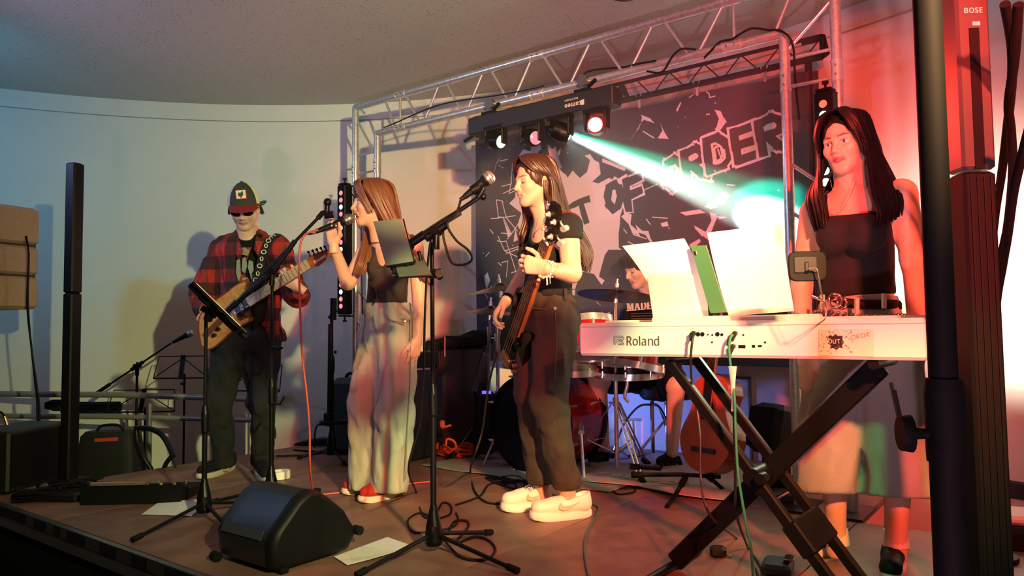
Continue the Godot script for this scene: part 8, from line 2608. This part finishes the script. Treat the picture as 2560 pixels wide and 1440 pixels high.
func keyboardist() -> void:
	var o := thing("person", "keyboard player with long black hair, black tank top and wide denim shorts", "person", Vector3(-0.633, 0, -3.054))
	var sk := Color(0.58, 0.35, 0.25)
	var hp: Transform3D = hd(Vector3(-0.621, 1.496, -2.757), T * 0.66 + L * 0.72 + Vector3(0, -0.10, 0), 0.08).scaled_local(Vector3.ONE * 0.92)
	var D := (T * 0.90 + L * 0.40).normalized()
	var f := field([
		[Vector3(-0.61, 1.219, -2.81), Vector3(-0.61, 1.035, -2.823), 0.118, 0.10, 0.04, D, 0.74], [Vector3(-0.61, 1.035, -2.823), Vector3(-0.614, 0.809, -2.835), 0.10, 0.135, 0.04, D, 0.8],
		[Vector3(-0.731, 1.288, -2.801), Vector3(-0.468, 1.312, -2.798), 0.042, 0.042, 0.04], [Vector3(-0.617, 1.304, -2.798), Vector3(-0.625, 1.429, -2.771), 0.048, 0.046, 0.03],
		[Vector3(-0.752, 1.275, -2.799), Vector3(-0.788, 1.005, -2.765), 0.043, 0.036, 0.03], [Vector3(-0.788, 1.005, -2.765), Vector3(-0.782, 0.717, -2.763), 0.035, 0.026, 0.02],
		[Vector3(-0.452, 1.307, -2.798), Vector3(-0.437, 1.083, -2.85), 0.046, 0.040, 0.03], [Vector3(-0.437, 1.083, -2.85), Vector3(-0.441, 0.822, -2.89), 0.038, 0.028, 0.02],
		[Vector3(-0.699, 0.766, -2.823), Vector3(-0.709, 0.428, -2.788), 0.088, 0.06, 0.04], [Vector3(-0.709, 0.428, -2.788), Vector3(-0.73, 0.087, -2.896), 0.047, 0.033, 0.03],
		[Vector3(-0.534, 0.767, -2.848), Vector3(-0.507, 0.425, -2.841), 0.088, 0.06, 0.04], [Vector3(-0.507, 0.425, -2.841), Vector3(-0.539, 0.085, -2.916), 0.050, 0.035, 0.03], [Vector3(-0.73, 0.087, -2.896), Vector3(-0.734, 0.043, -2.896), 0.033, 0.036, 0.02], [Vector3(-0.539, 0.092, -2.916), Vector3(-0.543, 0.05, -2.915), 0.036, 0.038, 0.02],
	], 0.012)
	var g := G.new()
	f.net(g, func(_p: Vector3) -> Color: return sk)
	head(g, hp, sk, {"brow": Color(0.02, 0.014, 0.01), "neck": Vector3(0, -0.18, -0.035), "lip": Color(0.5, 0.12, 0.12)})
	hand(g, hx(Vector3(-0.782, 0.717, -2.763), Vector3(0, -1, 0) + T * 0.1, -L * 0.8 - T * 0.2), [0.3, 0.35, 0.4, 0.45], Vector3(0.5, 0.85, -0.3), -1.0, sk, 0.95)
	hand(g, hx(Vector3(-0.441, 0.822, -2.89), Vector3(0, -1, 0) + T * 0.1, L * 0.8 - T * 0.2), [0.3, 0.35, 0.4, 0.45], Vector3(0.5, 0.85, -0.3), 1.0, sk, 0.95)
	put("body", g, skin_mat(), o)
	garment(o, "tank_top", [
		[Vector3(-0.61, 1.219, -2.81), Vector3(-0.61, 1.035, -2.823), 0.128, 0.108, 0.03, D, 0.78], [Vector3(-0.61, 1.035, -2.823), Vector3(-0.612, 0.894, -2.83), 0.108, 0.13, 0.04, D, 0.82],
		[Vector3(-0.65, 1.17, -2.707), Vector3(0.066, 0.066, 0.062), 0.03], [Vector3(-0.552, 1.168, -2.694), Vector3(0.066, 0.066, 0.062), 0.03],
	], 0.011, grain("0c0b0b", "131111", 30.0, 0.9), 0.006, Vector3(9, 6, 9), 9, [[Vector3(-0.613, 0.962, -2.825), Vector3(0.05, -1, 0)], [Vector3(-0.612, 1.243, -2.719), Vector3(0, 1, 0.12)]])
	g = G.new()
	for e in [[Vector3(-0.672, 1.233, -2.686), Vector3(-0.692, 1.305, -2.742), Vector3(-0.697, 1.347, -2.81)], [Vector3(-0.514, 1.226, -2.706), Vector3(-0.505, 1.296, -2.734), Vector3(-0.51, 1.349, -2.826)]]: g.tube(spline(e), 0.008, 6, true, 0.5)
	put("shoulder_straps", g, mat("0d0c0c", 0.9), o)
	g = G.new()
	g.tube(spline([Vector3(-0.658, 1.364, -2.688), Vector3(-0.641, 1.291, -2.674), Vector3(-0.628, 1.251, -2.68), Vector3(-0.598, 1.284, -2.664), Vector3(-0.578, 1.348, -2.699)]), 0.0012, 4)
	put("necklace", g, mat("c0a878", 0.25, 0.9), o)
	var jm := grain("7d7f77", "9a9c92", 20.0, 0.9, 0.06, 18)
	garment(o, "shorts", [
		[Vector3(-0.61, 0.936, -2.829), Vector3(-0.614, 0.809, -2.835), 0.128, 0.145, 0.03, D, 0.85], [Vector3(-0.693, 0.766, -2.827), Vector3(-0.737, 0.254, -2.804), 0.105, 0.104, 0.006], [Vector3(-0.528, 0.767, -2.852), Vector3(-0.513, 0.242, -2.862), 0.108, 0.110, 0.006],
	], 0.012, jm, 0.018, Vector3(9, 4, 9), 55, [[Vector3(-0.609, 0.962, -2.828), Vector3.UP], [Vector3(-0.621, 0.267, -2.841), Vector3(0.06, -1, 0.14)]])
	g = G.new()
	g.tube(spline([Vector3(-0.482, 0.649, -2.681), Vector3(-0.47, 0.565, -2.69), Vector3(-0.462, 0.493, -2.708)]), 0.006, 6)
	put("pocket_edge", g, mat("2c2b28", 0.9), o)
	# belt, ring and studded belt
	var belt := func(yp: float, r: float, th: float) -> Array:
		var l := []
		var c: Vector3 = Vector3(-0.612, 0.929, -2.828)
		for k in 41:
			var w := k * TAU / 40
			var e := D.cross(Vector3.UP)
			l.append(c + e * cos(w) * r + D * sin(w) * r * 0.86 + Vector3(0, yp + 0.004 * sin(w * 3.0), 0) + Vector3(0, th * cos(w), 0))
		return l
	g = G.new()
	g.tube(belt.call(0.008, 0.132, 0.012), 0.016, 6, false, 0.3, Vector3.RIGHT)
	put("belt", g, mat("1a110d", 0.6), o)
	for q in [Vector3(-0.681, 0.941, -2.623), Vector3(-0.581, 0.925, -2.657), Vector3(-0.507, 0.941, -2.706)]:
		g = G.new()
		g.box(q, Vector3(0.012, 0.05, 0.012), FACE)
		put("belt_loop", g, mat("c9c0a8", 0.8), o)
	g = G.new()
	var bl: Array = belt.call(-0.036, 0.146, 0.01)
	for k in 40:
		for e in 2:
			g.ball((bl[k] as Vector3) + Vector3(0, -0.007 + e * 0.014, 0), Vector3(0.007, 0.006, 0.007), Basis.IDENTITY, 6, 4)
	put("studded_belt", g, mat("c0a09a", 0.15, 1.0), o)
	g = G.new()
	for e in [[0.022, 0.0], [0.016, 0.022]]:
		var l := []
		var c: Vector3 = Vector3(-0.631, 0.943, -2.586) + FACE * Vector3(e[1], -e[1] * 0.4, 0)
		for k in 17: l.append(c + FACE * Vector3(cos(k * TAU / 16) * e[0], sin(k * TAU / 16) * e[0], 0.004 * sin(k)))
		g.tube(l, 0.005, 6)
	g.tube(spline([Vector3(-0.708, 0.959, -2.602), Vector3(-0.666, 0.944, -2.585), Vector3(-0.629, 0.948, -2.587), Vector3(-0.608, 0.959, -2.615)]), 0.005, 6)
	put("belt_rings", g, mat("b08f86", 0.18, 1.0), o)
	g = G.new()
	var wr := frame(Vector3(-0.438, 0.877, -2.882), Vector3(-0.438, 0.863, -2.885))
	var wl := []
	for k in 17: wl.append(wr * Vector3(cos(k * TAU / 16) * 0.034, 0, sin(k * TAU / 16) * 0.032))
	g.tube(wl, 0.004, 6)
	put("bracelet", g, mat("1a1210", 0.4), o)
	var blk := mat("0e0c0c", 0.6); var so := mat("c9b0a2", 0.7)
	shoe(o, "shoe", Vector3(-0.762, 0, -3.074), Vector3(-0.835, 0, -2.9), blk, so, {"lace": mat("d8c8bc", 0.7), "high": 0.03})
	shoe(o, "shoe", Vector3(-0.588, 0, -3.195), Vector3(-0.523, 0, -2.715), blk, so, {"lace": mat("1c1816", 0.7), "high": 0.03})
	for e in [Vector3(-0.538, 0.106, -2.915), Vector3(-0.73, 0.087, -2.896)]:
		g = G.new()
		g.tube([e + Vector3(0, -0.02, 0), e + Vector3(0, 0.035, 0)], [0.044, 0.038], 14)
		put("sock", g, mat("c9bfb0", 0.9), o)
	# hair
	g = G.new()
	scalp(g, hp, 1.0, 0.036)
	strands(g, [hp * Vector3(0.012, 0.134, 0.04), hp * Vector3(0.055, 0.108, 0.07), hp * Vector3(0.083, 0.05, 0.055), hp * Vector3(0.09, -0.03, 0.035), Vector3(-0.518, 1.303, -2.672), Vector3(-0.497, 1.23, -2.643), Vector3(-0.502, 1.177, -2.63)],
		[hp * Vector3(0.0, 0.138, -0.02), hp * Vector3(0.075, 0.105, -0.04), hp * Vector3(0.096, 0.03, -0.03), hp * Vector3(0.102, -0.05, -0.03), Vector3(-0.48, 1.356, -2.786), Vector3(-0.451, 1.275, -2.726), Vector3(-0.452, 1.211, -2.691)], 101, 0.007, 0.008, 61)
	strands(g, [hp * Vector3(0.008, 0.134, 0.045), hp * Vector3(-0.045, 0.11, 0.07), hp * Vector3(-0.082, 0.05, 0.05), hp * Vector3(-0.088, -0.03, 0.035), Vector3(-0.69, 1.34, -2.69), Vector3(-0.677, 1.252, -2.668), Vector3(-0.668, 1.194, -2.654)],
		[hp * Vector3(0.0, 0.138, -0.02), hp * Vector3(-0.07, 0.10, -0.03), hp * Vector3(-0.092, 0.03, -0.02), hp * Vector3(-0.098, -0.06, -0.02), Vector3(-0.747, 1.327, -2.748), Vector3(-0.732, 1.249, -2.714), Vector3(-0.708, 1.187, -2.687)], 83, 0.0067, 0.008, 62)
	strands(g, [hp * Vector3(0.07, 0.10, -0.06), hp * Vector3(0.08, -0.03, -0.11), Vector3(-0.535, 1.356, -2.933), Vector3(-0.526, 1.258, -2.972)], [hp * Vector3(-0.07, 0.10, -0.06), hp * Vector3(-0.08, -0.03, -0.11), Vector3(-0.73, 1.344, -2.886), Vector3(-0.738, 1.242, -2.912)], 69, 0.009, 0.01, 63)
	strands(g, [hp * Vector3(0.01, 0.132, 0.045), hp * Vector3(0.035, 0.11, 0.085), hp * Vector3(0.062, 0.055, 0.085), hp * Vector3(0.078, -0.01, 0.062), hp * Vector3(0.08, -0.07, 0.05)], [hp * Vector3(0.01, 0.137, 0.02), hp * Vector3(0.055, 0.118, 0.06), hp * Vector3(0.085, 0.055, 0.05), hp * Vector3(0.092, -0.01, 0.04), hp * Vector3(0.093, -0.07, 0.035)], 32, 0.0059, 0.004, 64)
	strands(g, [hp * Vector3(0.008, 0.132, 0.045), hp * Vector3(-0.03, 0.112, 0.082), hp * Vector3(-0.064, 0.06, 0.075), hp * Vector3(-0.078, -0.01, 0.055)], [hp * Vector3(0.006, 0.137, 0.02), hp * Vector3(-0.05, 0.118, 0.055), hp * Vector3(-0.084, 0.055, 0.04), hp * Vector3(-0.09, -0.03, 0.03)], 28, 0.0059, 0.004, 65)
	put("hair", g, hair_mat("120c0b"), o)

func drummer() -> void:
	var o := thing("person", "drummer with short dark fringe in a black printed tee, half hidden behind the music sheets", "person", Vector3(-2.172, 0.388, -4.421) * Vector3(1, 0, 1))
	var sk := Color(0.58, 0.38, 0.30)
	var hp: Transform3D = hd(Vector3(-2.197, 1.232, -4.219), L * 0.88 + T * 0.40 + Vector3(0, -0.30, 0), 0.0)
	var D := (L * 0.75 + T * 0.65).normalized()
	var f := field([
		[Vector3(-2.162, 0.932, -4.341), Vector3(-2.161, 0.647, -4.412), 0.125, 0.12, 0.04, D, 0.7], [Vector3(-2.161, 0.647, -4.412), Vector3(-2.155, 0.543, -4.423), 0.12, 0.13, 0.04, D, 0.8],
		[Vector3(-2.289, 1, -4.341), Vector3(-2.047, 1.005, -4.298), 0.048, 0.048, 0.04], [Vector3(-2.164, 1.022, -4.333), Vector3(-2.186, 1.137, -4.271), 0.052, 0.05, 0.03],
		[Vector3(-2.305, 0.982, -4.342), Vector3(-2.336, 0.78, -4.244), 0.045, 0.04, 0.03], [Vector3(-2.336, 0.78, -4.244), Vector3(-2.339, 0.732, -3.956), 0.038, 0.028, 0.02],
		[Vector3(-2.036, 0.985, -4.295), Vector3(-1.988, 0.754, -4.285), 0.045, 0.04, 0.03], [Vector3(-1.988, 0.754, -4.285), Vector3(-2.063, 0.717, -4.053), 0.038, 0.028, 0.02],
		[Vector3(-2.236, 0.529, -4.413), Vector3(-2.392, 0.548, -4.015), 0.085, 0.062, 0.04], [Vector3(-2.392, 0.548, -4.015), Vector3(-2.381, 0.111, -4.054), 0.055, 0.036, 0.03],
		[Vector3(-2.108, 0.52, -4.411), Vector3(-1.921, 0.508, -4.126), 0.085, 0.062, 0.04], [Vector3(-1.921, 0.508, -4.126), Vector3(-1.969, 0.11, -4.153), 0.055, 0.036, 0.03],
	], 0.013)
	var g := G.new()
	f.net(g, func(_p: Vector3) -> Color: return sk)
	head(g, hp, sk, {"fem": 0.3, "open": false, "brow": Color(0.02, 0.014, 0.01), "neck": Vector3(0, -0.17, -0.06)})
	hand(g, hx(Vector3(-2.339, 0.732, -3.956), L * 0.8 + T * 0.4, Vector3(0, -1, 0)), [1.0, 1.05, 1.1, 1.15], Vector3(0.6, 0.8, -0.3), -1.0, sk)
	hand(g, hx(Vector3(-2.063, 0.717, -4.053), L * 0.8 + T * 0.4, Vector3(0, -1, 0)), [1.0, 1.05, 1.1, 1.15], Vector3(0.6, 0.8, -0.3), 1.0, sk)
	put("body", g, skin_mat(), o)
	garment(o, "tee_shirt", [
		[Vector3(-2.162, 0.932, -4.341), Vector3(-2.161, 0.647, -4.412), 0.145, 0.14, 0.03, D, 0.72], [Vector3(-2.285, 1.003, -4.344), Vector3(-2.047, 1.005, -4.298), 0.062, 0.062, 0.04], [Vector3(-2.305, 0.982, -4.342), Vector3(-2.329, 0.831, -4.271), 0.064, 0.06, 0.03], [Vector3(-2.036, 0.985, -4.295), Vector3(-1.997, 0.817, -4.286), 0.064, 0.06, 0.03],
	], 0.013, mat("131110", 0.9), 0.012, Vector3(8, 5, 8), 16, [[Vector3(-2.164, 0.57, -4.414), Vector3.DOWN]])
	lettering("MADEGP", 0.066, Transform3D(look(V0, D).basis.rotated(D, 0.04), Vector3(-2.16, 0.994, -4.213)), mat("d8bfb4", 0.8), o, "Droid Serif", 0.008, 800)
	g = G.new()
	var tx := Transform3D(look(V0, D).basis, Vector3(-2.16, 0.906, -4.225))
	var rn := RandomNumberGenerator.new()
	rn.seed = 2
	for k in 6:
		var x0 := -0.12
		while x0 < 0.11:
			var w := rn.randf_range(0.02, 0.06)
			g.box(tx * Vector3(x0 + w / 2, 0.042 - k * 0.016, -0.002), Vector3(w, 0.006, 0.006), tx.basis)
			x0 += w + 0.008
	put("print", g, mat("5a4d44", 0.9), o)
	garment(o, "shorts", [
		[Vector3(-2.159, 0.595, -4.417), Vector3(-2.156, 0.518, -4.424), 0.14, 0.14, 0.03, D, 0.85], [Vector3(-2.236, 0.529, -4.413), Vector3(-2.353, 0.535, -4.122), 0.10, 0.09, 0.03], [Vector3(-2.108, 0.52, -4.411), Vector3(-1.938, 0.505, -4.163), 0.10, 0.09, 0.03],
	], 0.014, mat("100e0e", 0.9), 0.014, Vector3(8, 6, 8), 17)
	shoe(o, "shoe", Vector3(-2.383, 0.084, -4.105) * Vector3(1, 0, 1), Vector3(-2.424, 0.104, -3.933) * Vector3(1, 0, 1), mat("121010", 0.8), mat("8a8078", 0.7))
	shoe(o, "shoe", Vector3(-1.972, 0.106, -4.215) * Vector3(1, 0, 1), Vector3(-2.032, 0.121, -4.067) * Vector3(1, 0, 1), mat("121010", 0.8), mat("8a8078", 0.7))
	g = G.new()
	scalp(g, hp, 1.05, -0.02)
	strands(g, [hp * Vector3(0.06, 0.11, 0.03), hp * Vector3(0.07, 0.085, 0.085), hp * Vector3(0.07, 0.035, 0.085)], [hp * Vector3(-0.06, 0.11, 0.03), hp * Vector3(-0.06, 0.09, 0.085), hp * Vector3(-0.06, 0.035, 0.085)], 37, 0.0073, 0.008, 71)
	strands(g, [hp * Vector3(0.02, 0.135, 0.0), hp * Vector3(0.085, 0.08, 0.05), hp * Vector3(0.09, 0.015, 0.04)], [hp * Vector3(0.02, 0.13, -0.06), hp * Vector3(0.09, 0.05, -0.07), hp * Vector3(0.088, -0.04, -0.07)], 37, 0.0078, 0.008, 72)
	strands(g, [hp * Vector3(0.05, 0.09, -0.08), hp * Vector3(0.05, 0.0, -0.115), hp * Vector3(0.05, -0.07, -0.10)], [hp * Vector3(-0.06, 0.09, -0.07), hp * Vector3(-0.06, 0.0, -0.11), hp * Vector3(-0.05, -0.07, -0.095)], 32, 0.0078, 0.008, 73)
	put("hair", g, hair_mat("17100d"), o)
	for e in [[Vector3(-2.338, 0.733, -3.931), Vector3(-2.347, 0.792, -3.631)], [Vector3(-2.069, 0.713, -4.024), Vector3(-2.111, 0.763, -3.75)]]:
		g = G.new()
		g.tube([e[0], (e[0] as Vector3).lerp(e[1], 0.9), e[1]], [0.007, 0.005, 0.004], 8)
		solo("drumstick", g, mat("b98a58", 0.5), "wooden drumstick in the drummer's %s hand" % ("near" if e[0].x > -2.35 else "far"), "drumstick", "drumsticks")
